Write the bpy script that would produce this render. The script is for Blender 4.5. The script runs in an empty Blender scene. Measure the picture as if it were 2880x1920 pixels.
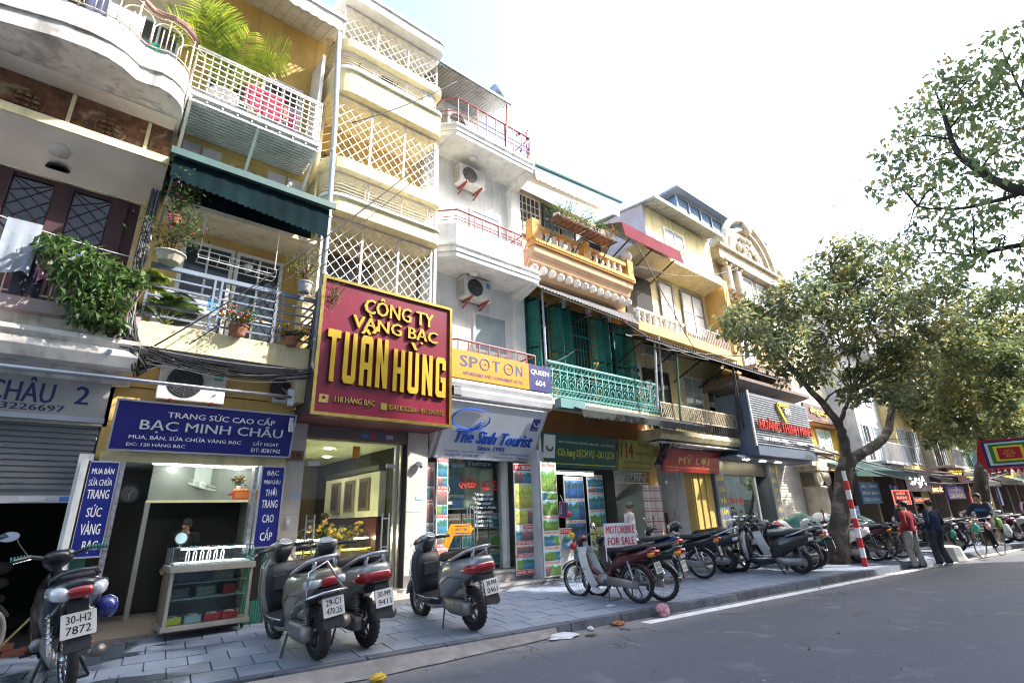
import bpy,math,random
import numpy as np
from mathutils import Vector,Matrix
rnd=random.Random(11)
rad=math.radians
SC=bpy.context.scene
COL=SC.collection

# ------------------------------------------------------------------ camera, sky, sun, exposure
cam_data=bpy.data.cameras.new('camera')
cam=bpy.data.objects.new('camera',cam_data)
COL.objects.link(cam)
SC.camera=cam
cam_data.sensor_width=36.0
cam_data.lens=17.9125
cam_data.clip_start=0.05
cam_data.clip_end=2000
cam.matrix_world=(Matrix.Translation((0,0,1.6)) @ Matrix.Rotation(rad(-40.177),4,'Z')
     @ Matrix.Rotation(rad(90+18.985),4,'X') @ Matrix.Rotation(rad(-1.89),4,'Z'))

SUN_AZ=rad(130)      # measured from +Y (street normal, into the houses) towards +X (up the street)
SUN_EL=rad(41)
world=bpy.data.worlds.new('World')
SC.world=world
world.use_nodes=True
wn=world.node_tree
bg=wn.nodes['Background']
sky=wn.nodes.new('ShaderNodeTexSky')
sky.sky_type='NISHITA'
sky.sun_disc=False
sky.sun_elevation=SUN_EL
sky.sun_rotation=SUN_AZ
sky.air_density=1.0
sky.dust_density=3.0
sky.ozone_density=1.0
wn.links.new(sky.outputs[0],bg.inputs['Color'])
bg.inputs['Strength'].default_value=0.15

sun_data=bpy.data.lights.new('sun','SUN')
sun_data.energy=2.05
sun_data.angle=rad(0.55)
sun_data.color=(1.0,0.965,0.92)
sun=bpy.data.objects.new('sun',sun_data)
COL.objects.link(sun)
sdir=Vector((math.sin(SUN_AZ)*math.cos(SUN_EL),math.cos(SUN_AZ)*math.cos(SUN_EL),math.sin(SUN_EL)))
sun.rotation_euler=sdir.to_track_quat('Z','Y').to_euler()
sun.location=(0,-20,40)

SC.view_settings.view_transform='Standard'
SC.view_settings.look='None'
SC.view_settings.exposure=2.4
SC.view_settings.gamma=1.0
SC.cycles.filter_width=1.1
SC.view_settings.use_curve_mapping=False

# ------------------------------------------------------------------ object helpers
ORG={}

def props(o,label=None,cat=None,group=None,kind=None):
 if label:o['label']=label
 if cat:o['category']=cat
 if group:o['group']=group
 if kind:o['kind']=kind
 return o

def thing(name,label,cat,loc=(0,0,0),group=None):
 o=bpy.data.objects.new(name,None)
 COL.objects.link(o)
 o.empty_display_size=0.2
 o.location=loc
 ORG[o.name]=Vector(loc)
 return props(o,label,cat,group)

def place(name,mesh,parent,loc=(0,0,0),rot=(0,0,0),scale=(1,1,1)):
 """a piece that shares its mesh with its likes; loc in world coordinates"""
 o=bpy.data.objects.new(name,mesh)
 COL.objects.link(o)
 base=ORG[parent.name] if parent else Vector((0,0,0))
 o.parent=parent
 o.location=Vector(loc)-base
 o.rotation_euler=rot
 o.scale=scale
 ORG[o.name]=Vector(loc)
 return o

def copy_tree(o,parent=None):
 c=o.copy()
 COL.objects.link(c)
 c.parent=parent
 ORG[c.name]=ORG.get(o.name,Vector())
 for ch in list(o.children):
  copy_tree(ch,c)
 return c

class MB:
 def __init__(s):
  s.v=[];s.f=[]
 def add(s,vs,fs):
  k=len(s.v)
  s.v+=[tuple(p) for p in vs]
  s.f+=[tuple(i+k for i in q) for q in fs]
  return s
 def box(s,x0,x1,y0,y1,z0,z1):
  return s.add([(x0,y0,z0),(x1,y0,z0),(x1,y1,z0),(x0,y1,z0),(x0,y0,z1),(x1,y0,z1),(x1,y1,z1),(x0,y1,z1)],
     [(0,3,2,1),(4,5,6,7),(0,1,5,4),(1,2,6,5),(2,3,7,6),(3,0,4,7)])
 def hexa(s,p):
  """8 corners: bottom ring 0-3, top ring 4-7"""
  return s.add(p,[(0,3,2,1),(4,5,6,7),(0,1,5,4),(1,2,6,5),(2,3,7,6),(3,0,4,7)])
 def quad(s,a,b,c,d):
  return s.add([a,b,c,d],[(0,1,2,3)])
 def slab(s,a,b,c,d,t):
  """a sheet of thickness t behind the quad a b c d"""
  a,b,c,d=map(Vector,(a,b,c,d))
  n=(b-a).cross(d-a).normalized()*-t
  return s.add([a,b,c,d,a+n,b+n,c+n,d+n],[(0,1,2,3),(7,6,5,4),(1,0,4,5),(2,1,5,6),(3,2,6,7),(0,3,7,4)])
 def bar(s,a,b,w,h=None,up=(0,0,1)):
  a=Vector(a);b=Vector(b);h=h or w
  d=(b-a).normalized();u=Vector(up)
  if abs(d.dot(u))>.99:u=Vector((0,1,0))
  r=d.cross(u).normalized()*w/2;u=r.cross(d).normalized()*h/2
  return s.hexa([a-r-u,a+r-u,a+r+u,a-r+u,b-r-u,b+r-u,b+r+u,b-r+u])
 def tube(s,pts,r,n=6,closed=False,caps=True):
  pts=[Vector(p) for p in pts];m=len(pts)
  rs=r if isinstance(r,(list,tuple)) else [r]*m
  k=len(s.v);u=None
  for i,p in enumerate(pts):
   if closed:d=pts[(i+1) % m]-pts[i-1]
   else:d=pts[min(i+1,m-1)]-pts[max(i-1,0)]
   if d.length<1e-9:d=Vector((0,0,1))
   d.normalize()
   if u is None:
    u=d.orthogonal().normalized()
   else:
    u=u-d*u.dot(d)
    u=u.normalized() if u.length>1e-6 else d.orthogonal().normalized()
   w=d.cross(u)
   for j in range(n):
    a=2*math.pi*j/n
    s.v.append(tuple(p+(u*math.cos(a)+w*math.sin(a))*rs[i]))
  for i in range(m if closed else m-1):
   i2=(i+1) % m
   for j in range(n):
    j2=(j+1) % n
    s.f.append((k+i*n+j,k+i*n+j2,k+i2*n+j2,k+i2*n+j))
  if caps and not closed:
   s.f.append(tuple(k+j for j in reversed(range(n))))
   s.f.append(tuple(k+(m-1)*n+j for j in range(n)))
  return s
 def prism(s,poly,f0,f1):
  """poly: 2-D points; f0/f1 map a 2-D point to the two 3-D ends"""
  n=len(poly)
  k=len(s.v)
  s.v+=[tuple(f0(*p)) for p in poly]+[tuple(f1(*p)) for p in poly]
  s.f.append(tuple(k+i for i in range(n)))
  s.f.append(tuple(k+n+i for i in reversed(range(n))))
  for i in range(n):
   j=(i+1) % n
   s.f.append((k+j,k+i,k+n+i,k+n+j))
  return s
 def prz(s,poly,z0,z1):
  return s.prism(poly[::-1],lambda x,y:(x,y,z0),lambda x,y:(x,y,z1))
 def prx(s,poly,x0,x1):
  return s.prism(poly,lambda y,z:(x0,y,z),lambda y,z:(x1,y,z))
 def pry(s,poly,y0,y1):
  return s.prism(poly,lambda x,z:(x,y0,z),lambda x,z:(x,y1,z))
 def loft(s,rings,caps=True,closed=True):
  n=len(rings[0]);k=len(s.v)
  for r_ in rings:s.v+=[tuple(p) for p in r_]
  for i in range(len(rings)-1):
   for j in range(n if closed else n-1):
    j2=(j+1) % n
    s.f.append((k+i*n+j,k+i*n+j2,k+(i+1)*n+j2,k+(i+1)*n+j))
  if caps and closed:
   s.f.append(tuple(k+j for j in reversed(range(n))))
   s.f.append(tuple(k+(len(rings)-1)*n+j for j in range(n)))
  return s
 def lathe(s,prof,c=(0,0,0),n=14,M=None):
  rings=[]
  for r_,z in prof:
   ring=[Vector((r_*math.cos(2*math.pi*j/n),r_*math.sin(2*math.pi*j/n),z)) for j in range(n)]
   if M is not None:ring=[M @ p for p in ring]
   rings.append([p+Vector(c) for p in ring])
  return s.loft(rings)
 def torus(s,c,ax,R_,r_,n=24,m=8,a0=0,a1=None,sq=1.0):
  """ax 'x','y','z': the axle"""
  full=a1 is None
  a1=2*math.pi if full else a1
  cnt=n if full else n+1
  k=len(s.v)
  for i in range(cnt):
   a=a0+(a1-a0)*i/n
   for j in range(m):
    b=2*math.pi*j/m
    rr=R_+r_*math.cos(b);w=r_*sq*math.sin(b)
    p={'y':(rr*math.cos(a),w,rr*math.sin(a)),'x':(w,rr*math.cos(a),rr*math.sin(a)),'z':(rr*math.cos(a),rr*math.sin(a),w)}[ax]
    s.v.append((c[0]+p[0],c[1]+p[1],c[2]+p[2]))
  for i in range(n):
   i2=(i+1) % cnt
   for j in range(m):
    j2=(j+1) % m
    s.f.append((k+i*m+j,k+i*m+j2,k+i2*m+j2,k+i2*m+j))
  return s
 def ball(s,c,rx,ry=None,rz=None,n=10,m=7):
  ry=ry or rx;rz=rz or rx
  rings=[]
  for i in range(m+1):
   t=math.pi*i/m
   rings.append([(c[0]+rx*max(math.sin(t),.02)*math.cos(2*math.pi*j/n),c[1]+ry*max(math.sin(t),.02)*math.sin(2*math.pi*j/n),c[2]-rz*math.cos(t)) for j in range(n)])
  return s.loft(rings)
 def mesh(s,name,mat=None,smooth=False):
  me=bpy.data.meshes.new(name)
  me.from_pydata([tuple(p) for p in s.v],[],s.f)
  if mat:me.materials.append(mat)
  if smooth:me.shade_smooth()
  me.update()
  return me
 def build(s,name,mat,parent=None,smooth=False,label=None,cat=None,group=None,kind=None,bev=0):
  if parent is not None:base=ORG[parent.name]
  else:
   a=np.array(s.v)
   base=Vector(((a[:,0].min()+a[:,0].max())/2,(a[:,1].min()+a[:,1].max())/2,a[:,2].min()))
  s.v=[(p[0]-base[0],p[1]-base[1],p[2]-base[2]) for p in s.v]
  me=s.mesh(name,mat,smooth)
  o=bpy.data.objects.new(name,me)
  COL.objects.link(o)
  if parent is None:o.location=base
  else:o.parent=parent
  ORG[o.name]=Vector(base)
  if bev:
   m=o.modifiers.new('soft_edge','BEVEL');m.width=bev;m.segments=2;m.limit_method='ANGLE'
  return props(o,label,cat,group,kind)

def BX(name,mat,parent,*b,**k):
 return MB().box(*b).build(name,mat,parent,**k)

# ------------------------------------------------------------------ materials
_m={}
def mat(name,col,rough=.7,metal=0.,var=.12,scale=2.5,bump=.15,bscale=50,dirt=0.,dcol=(.06,.05,.04),dscale=1.2,
  streak=0.,rand=0.,emis=0.,ecol=None,spec=.5,trans=0.,coat=0.):
 if name in _m:return _m[name]
 m=bpy.data.materials.new(name);m.use_nodes=True
 nt=m.node_tree;N=nt.nodes;L=nt.links
 b=N['Principled BSDF']
 b.inputs['Roughness'].default_value=rough
 b.inputs['Metallic'].default_value=metal
 b.inputs['Specular IOR Level'].default_value=spec
 b.inputs['Coat Weight'].default_value=coat
 geo=N.new('ShaderNodeNewGeometry')
 def noise(sc,det=4,vec=None,dist=0):
  t=N.new('ShaderNodeTexNoise');t.inputs['Scale'].default_value=sc;t.inputs['Detail'].default_value=det
  t.inputs['Distortion'].default_value=dist
  L.new(vec or geo.outputs['Position'],t.inputs['Vector']);return t
 def mix(fac,a,bb,typ='MIX'):
  x=N.new('ShaderNodeMix');x.data_type='RGBA';x.blend_type=typ
  for i,v in ((0,fac),(6,a),(7,bb)):
   if hasattr(v,'default_value') or hasattr(v,'links'):L.new(v,x.inputs[i])
   elif i==0:x.inputs[0].default_value=v
   else:x.inputs[i].default_value=(*v[:3],1)
  return x.outputs[2]
 def ramp(src,lo,hi):
  r_=N.new('ShaderNodeMapRange');r_.inputs['From Min'].default_value=lo;r_.inputs['From Max'].default_value=hi
  L.new(src,r_.inputs['Value']);return r_.outputs[0]
 lo=tuple(c*(1-var) for c in col);hi=tuple(min(1,c*(1+var)) for c in col)
 c=mix(ramp(noise(scale).outputs['Fac'],.3,.7),lo,hi)
 if streak:
  mp=N.new('ShaderNodeMapping');mp.inputs['Scale'].default_value=(7,7,.5)
  L.new(geo.outputs['Position'],mp.inputs['Vector'])
  f=ramp(noise(1.0,5,mp.outputs[0]).outputs['Fac'],.52,.75)
  mu=N.new('ShaderNodeMath');mu.operation='MULTIPLY';L.new(f,mu.inputs[0]);mu.inputs[1].default_value=streak
  c=mix(mu.outputs[0],c,dcol)
 if dirt:
  f=ramp(noise(dscale,8,dist=.6).outputs['Fac'],.55,.68)
  mu=N.new('ShaderNodeMath');mu.operation='MULTIPLY';L.new(f,mu.inputs[0]);mu.inputs[1].default_value=dirt
  c=mix(mu.outputs[0],c,dcol)
 if rand:
  oi=N.new('ShaderNodeObjectInfo')
  mr=N.new('ShaderNodeMapRange');mr.inputs['To Min'].default_value=1-rand;mr.inputs['To Max'].default_value=1+rand
  L.new(oi.outputs['Random'],mr.inputs['Value'])
  hs=N.new('ShaderNodeHueSaturation');L.new(c,hs.inputs['Color']);L.new(mr.outputs[0],hs.inputs['Value']);c=hs.outputs[0]
 L.new(c,b.inputs['Base Color'])
 if bump:
  bp=N.new('ShaderNodeBump');bp.inputs['Strength'].default_value=bump;bp.inputs['Distance'].default_value=.01
  L.new(noise(bscale,3).outputs['Fac'],bp.inputs['Height']);L.new(bp.outputs[0],b.inputs['Normal'])
 if emis:
  b.inputs['Emission Color'].default_value=(*(ecol or col),1)
  b.inputs['Emission Strength'].default_value=emis
 if trans:
  b.inputs['Transmission Weight'].default_value=trans
 _m[name]=m
 return m

def glass_mat(name,tint=(.85,.95,.92),refl=.12,rough=.02,opacity=0.):
 if name in _m:return _m[name]
 m=bpy.data.materials.new(name);m.use_nodes=True
 nt=m.node_tree;N=nt.nodes;L=nt.links
 out=N['Material Output'];N.remove(N['Principled BSDF'])
 t=N.new('ShaderNodeBsdfTransparent');t.inputs[0].default_value=(*tint,1)
 g=N.new('ShaderNodeBsdfGlossy');g.inputs['Roughness'].default_value=rough;g.inputs['Color'].default_value=(.9,.95,1,1)
 lw=N.new('ShaderNodeLayerWeight');lw.inputs['Blend'].default_value=.25
 mr=N.new('ShaderNodeMapRange');mr.inputs['To Min'].default_value=refl;mr.inputs['To Max'].default_value=.7
 L.new(lw.outputs['Fresnel'],mr.inputs['Value'])
 x=N.new('ShaderNodeMixShader');L.new(mr.outputs[0],x.inputs[0]);L.new(t.outputs[0],x.inputs[1]);L.new(g.outputs[0],x.inputs[2])
 L.new(x.outputs[0],out.inputs[0])
 _m[name]=m
 return m

def leaf_mat(name,a,b_,tl=.35,rough=.45,scale=3.,third=None):
 if name in _m:return _m[name]
 m=bpy.data.materials.new(name);m.use_nodes=True
 nt=m.node_tree;N=nt.nodes;L=nt.links
 b=N['Principled BSDF'];b.inputs['Roughness'].default_value=rough
 geo=N.new('ShaderNodeNewGeometry')
 n1=N.new('ShaderNodeTexNoise');n1.inputs['Scale'].default_value=scale;n1.inputs['Detail'].default_value=5
 L.new(geo.outputs['Position'],n1.inputs['Vector'])
 cr=N.new('ShaderNodeValToRGB')
 cr.color_ramp.elements[0].position=.32;cr.color_ramp.elements[0].color=(*a,1)
 cr.color_ramp.elements[1].position=.62;cr.color_ramp.elements[1].color=(*b_,1)
 if third:
  e=cr.color_ramp.elements.new(.72);e.color=(*third,1)
 add=N.new('ShaderNodeMath');add.operation='MULTIPLY_ADD'
 L.new(geo.outputs['Random Per Island'],add.inputs[0]);add.inputs[1].default_value=.34
 sub=N.new('ShaderNodeMath');sub.operation='SUBTRACT';L.new(n1.outputs['Fac'],sub.inputs[0]);sub.inputs[1].default_value=.17
 L.new(sub.outputs[0],add.inputs[2]);L.new(add.outputs[0],cr.inputs[0])
 L.new(cr.outputs[0],b.inputs['Base Color'])
 tr=N.new('ShaderNodeBsdfTranslucent');L.new(cr.outputs[0],tr.inputs[0])
 hs=N.new('ShaderNodeHueSaturation');hs.inputs['Value'].default_value=1.6;hs.inputs['Hue'].default_value=.49
 L.new(cr.outputs[0],hs.inputs['Color']);L.new(hs.outputs[0],tr.inputs[0])
 x=N.new('ShaderNodeMixShader');x.inputs[0].default_value=tl
 L.new(b.outputs[0],x.inputs[1]);L.new(tr.outputs[0],x.inputs[2]);L.new(x.outputs[0],N['Material Output'].inputs[0])
 _m[name]=m
 return m

def photo_mat(name,skyc,mid,low,seed=0.,scale=3.):
 """a printed landscape photograph: flat print with sky, hills and water"""
 if name in _m:return _m[name]
 m=bpy.data.materials.new(name);m.use_nodes=True
 nt=m.node_tree;N=nt.nodes;L=nt.links
 b=N['Principled BSDF'];b.inputs['Roughness'].default_value=.35
 tc=N.new('ShaderNodeTexCoord');oi=N.new('ShaderNodeObjectInfo')
 sep=N.new('ShaderNodeSeparateXYZ');L.new(tc.outputs['Generated'],sep.inputs[0])
 vm=N.new('ShaderNodeVectorMath');vm.operation='ADD';L.new(tc.outputs['Generated'],vm.inputs[0])
 sc=N.new('ShaderNodeMath');sc.operation='MULTIPLY';L.new(oi.outputs['Random'],sc.inputs[0]);sc.inputs[1].default_value=37+seed
 L.new(sc.outputs[0],vm.inputs[1])
 n1=N.new('ShaderNodeTexNoise');n1.noise_dimensions='4D';n1.inputs['Scale'].default_value=scale;n1.inputs['Detail'].default_value=4;n1.inputs['Distortion'].default_value=.3
 L.new(vm.outputs[0],n1.inputs['Vector']);L.new(sc.outputs[0],n1.inputs['W'])
 ad=N.new('ShaderNodeMath');ad.operation='MULTIPLY_ADD';L.new(n1.outputs['Fac'],ad.inputs[0]);ad.inputs[1].default_value=.85;L.new(sep.outputs['Z'],ad.inputs[2])
 cr=N.new('ShaderNodeValToRGB');cr.color_ramp.interpolation='LINEAR'
 els=cr.color_ramp.elements
 els[0].position=.3;els[0].color=(*[c*.6 for c in low],1)
 els[1].position=.98;els[1].color=(*skyc,1)
 for p,c_ in ((.55,low),(.68,mid),(.8,[min(1,c*1.6) for c in mid]),(.86,[min(1,c*1.25) for c in skyc])):
  e=els.new(p);e.color=(*c_,1)
 mp=N.new('ShaderNodeMath');mp.operation='MULTIPLY';L.new(ad.outputs[0],mp.inputs[0]);mp.inputs[1].default_value=.63
 L.new(mp.outputs[0],cr.inputs[0])
 n2=N.new('ShaderNodeTexNoise');n2.inputs['Scale'].default_value=16;n2.inputs['Detail'].default_value=5;L.new(vm.outputs[0],n2.inputs['Vector']);nr=N.new('ShaderNodeMapRange');nr.inputs[1].default_value=.32;nr.inputs[2].default_value=.68;L.new(n2.outputs['Fac'],nr.inputs[0]);hs=N.new('ShaderNodeHueSaturation');hs.inputs['Saturation'].default_value=.9
 x=N.new('ShaderNodeMix');x.data_type='RGBA';x.blend_type='OVERLAY';x.inputs[0].default_value=.55
 L.new(cr.outputs[0],hs.inputs['Color']);L.new(hs.outputs[0],x.inputs[6]);L.new(nr.outputs[0],x.inputs[7])
 L.new(x.outputs[2],b.inputs['Base Color'])
 _m[name]=m
 return m

WHITE=mat('white_paint',(.78,.77,.74),.6,dirt=.25,dcol=(.45,.42,.38),streak=.25)
PLASTER_W=mat('white_plaster',(.77,.775,.74),.85,streak=.5,dirt=.15,dcol=(.42,.42,.42))
GREYW=mat('pale_grey_paint',(.5,.5,.52),.7)
BLACK=mat('black_metal',(.02,.02,.022),.4)
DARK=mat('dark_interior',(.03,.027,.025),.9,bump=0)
CHROME=mat('chrome',(.7,.7,.72),.15,1.,bump=0)
STEEL=mat('galvanised_steel',(.42,.44,.47),.35,.8)
ALU=mat('aluminium',(.55,.55,.56),.35,.7)
GLASS=glass_mat('shop_glass',(.92,.97,.94),.02)
WGLASS=mat('window_glass',(.05,.06,.07),.08,0,bump=0,spec=.9)
PGLASS=mat('pale_window_glass',(.35,.42,.47),.12,0,bump=0,spec=.9)
CABLE=mat('cable_black',(.015,.015,.016),.6,bump=0)
LIT=mat('lit_tube',(.9,.95,1),.5,emis=9,ecol=(.88,.95,1),bump=0)
LITW=mat('lit_warm',(1,.9,.7),.5,emis=30,ecol=(1,.85,.55),bump=0)
TERRA=mat('terracotta_pot',(.3,.12,.07),.8,dirt=.3)
REDP=mat('red_paint_iron',(.3,.055,.05),.55,dirt=.2)

# ------------------------------------------------------------------ lettering
_tc={}
def text_mesh(s,bold=.012,shear=0.,spacing=1.,ext=.0):
 key=(s,bold,shear,spacing)
 if key in _tc:return _tc[key]
 c=bpy.data.curves.new('lettering','FONT')
 c.body=s;c.size=1;c.extrude=0;c.shear=shear;c.space_character=spacing
 c.align_x='CENTER';c.resolution_u=2;c.space_line=.95
 o=bpy.data.objects.new('lettering',c);COL.objects.link(o)
 dg=bpy.context.evaluated_depsgraph_get()
 me=bpy.data.meshes.new_from_object(o.evaluated_get(dg))
 v=np.empty(len(me.vertices)*3);me.vertices.foreach_get('co',v);v=v.reshape(-1,3)
 f=[tuple(p.vertices) for p in me.polygons]
 bpy.data.objects.remove(o);bpy.data.curves.remove(c);bpy.data.meshes.remove(me)
 if bold>.004:     # a heavier face: the same glyphs laid over one another, each a hair in front of the last
  bb=min(bold,.022);sh=[(-bb,0),(bb,0)]
  n0=len(v);v0=v.copy();v=np.concatenate([v0+np.array([a,b,0]) for a,b in sh]);f=[tuple(i+k*n0 for i in q) for k in range(len(sh)) for q in f]
  v[:,2]=np.repeat(np.arange(len(sh))*.0004,n0)
 zz=v[:,2].copy();v[:,2]=0
 lo,hi=v.min(0),v.max(0)
 v=(v-(lo+hi)/2)/np.maximum(hi-lo,1e-6);v[:,2]=zz   # unit box centred on the middle
 _tc[key]=(v,f,(hi-lo)[0]/(hi-lo)[1])
 return _tc[key]

class Frame:
 """a flat face: origin, x direction, up direction; its normal looks at the street"""
 def __init__(s,o,x=(1,0,0),u=(0,0,1)):
  s.o=Vector(o);s.x=Vector(x).normalized();s.u=Vector(u).normalized();s.n=s.x.cross(s.u).normalized()
 def p(s,a,b,c=0.):return s.o+s.x*a+s.u*b+s.n*c

def letters(txt,fr,a,b,w,h,m,parent,lift=.004,thick=0.,bold=.012,shear=0.,spacing=1.,name='lettering',side=None):
 """lettering centred on (a, b) of the face, w wide and h high; thick > 0 gives raised letters"""
 if not txt:return None
 txt=txt.replace('\u0110','\u00d0')
 v,f,asp=text_mesh(txt,bold,shear,spacing)
 if w is None:w=h*asp
 if h is None:h=w/asp
 mb=MB()
 pts=[fr.p(a+q[0]*w,b+q[1]*h,lift+thick+q[2]) for q in v]
 mb.add(pts,f)
 if thick:
  k=len(pts)
  pts2=[fr.p(a+q[0]*w,b+q[1]*h,lift) for q in v]
  mb.v+=[tuple(q) for q in pts2]
  cnt={}
  for q in f:
   for i in range(len(q)):
    e=(q[i],q[(i+1) % len(q)]);cnt[e]=cnt.get(e,0)+1
  for (i,j) in list(cnt):
   if (j,i) not in cnt:mb.f.append((j,i,i+k,j+k))
 return mb.build(name,m,parent)

def panel(name,fr,a0,a1,b0,b1,t,m,parent,lift=0.,**k):
 mb=MB()
 mb.hexa([fr.p(a0,b0,lift-t),fr.p(a1,b0,lift-t),fr.p(a1,b0,lift),fr.p(a0,b0,lift),
   fr.p(a0,b1,lift-t),fr.p(a1,b1,lift-t),fr.p(a1,b1,lift),fr.p(a0,b1,lift)])
 return mb.build(name,m,parent,**k)

def border(name,fr,a0,a1,b0,b1,w,m,parent,lift=.012,t=.05):
 mb=MB()
 def pc(x0,x1,y0,y1):
  mb.hexa([fr.p(x0,y0,lift-t),fr.p(x1,y0,lift-t),fr.p(x1,y0,lift),fr.p(x0,y0,lift),
    fr.p(x0,y1,lift-t),fr.p(x1,y1,lift-t),fr.p(x1,y1,lift),fr.p(x0,y1,lift)])
 pc(a0-w,a1+w,b0-w,b0);pc(a0-w,a1+w,b1,b1+w);pc(a0-w,a0,b0,b1);pc(a1,a1+w,b0,b1)
 return mb.build(name,m,parent)

# ------------------------------------------------------------------ leaves
def leaf_cloud(name,pts,size,m,parent,droop=.3,aspect=.45,jitter=.4,kind='stuff',rng=None,up=None):
 """one leaf (4 triangles folded on its midrib) per point"""
 rng=rng or np.random.default_rng(5)
 P=np.array(pts,float);n=len(P)
 base=np.array(ORG[parent.name]) if parent else np.zeros(3)
 yaw=rng.uniform(0,2*np.pi,n);pit=rng.normal(-droop,.5,n);rol=rng.normal(0,.6,n)
 L_=size*rng.uniform(1-jitter,1+jitter,n)
 d=np.stack([np.cos(yaw)*np.cos(pit),np.sin(yaw)*np.cos(pit),np.sin(pit)],1)
 s=np.stack([-np.sin(yaw),np.cos(yaw),np.zeros(n)],1)
 nn=np.cross(d,s)
 s2=s*np.cos(rol)[:,None]+nn*np.sin(rol)[:,None]
 n2=np.cross(d,s2)
 W=(L_*aspect)[:,None];L1=L_[:,None]
 a=P;tip=P+d*L1-n2*L1*.1
 mid=P+d*L1*.5
 l=mid+s2*W*.5+n2*W*.15;r_=mid-s2*W*.5+n2*W*.15
 V=np.stack([a,l,tip,r_],1).reshape(-1,3)-base
 idx=np.arange(n)[:,None]*4
 F=np.concatenate([idx+[0,1,2],idx+[0,2,3]],1).reshape(-1,3)
 me=bpy.data.meshes.new(name)
 me.vertices.add(len(V));me.vertices.foreach_set('co',V.ravel())
 me.loops.add(F.size);me.loops.foreach_set('vertex_index',F.ravel().astype(np.int32))
 me.polygons.add(len(F));me.polygons.foreach_set('loop_start',np.arange(0,F.size,3,dtype=np.int32))
 me.update(calc_edges=True)
 me.materials.append(m)
 o=bpy.data.objects.new(name,me);COL.objects.link(o)
 o.parent=parent
 ORG[o.name]=Vector(base)
 if kind:o['kind']=kind
 return o

def blob(c,r_,n,rng,flat=.75,shell=.35):
 """n points in an uneven clump"""
 v=rng.normal(size=(n,3));v /= np.linalg.norm(v,axis=1)[:,None]
 rr=r_*(rng.uniform(shell,1,n)) ** .6
 v=v*rr[:,None];v[:,2] *= flat
 return v+np.array(c)
# ------------------------------------------------------------------ road, kerb, pavement
KS=-0.115                                   # the kerb runs slightly towards the camera's side
def kerb_y(x):return 6.60+KS*x
def pz(x,y):return 0.115+0.031*(y-kerb_y(x)) if y>kerb_y(x) else 0.115
kd=Vector((1,KS,0)).normalized();kn=Vector((-kd.y,kd.x,0))
def kp(s,t,z=0.):                          # s along the kerb, t away from the road
 q=Vector((0,6.60,0))+kd*s+kn*t
 return (q.x,q.y,z)

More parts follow.
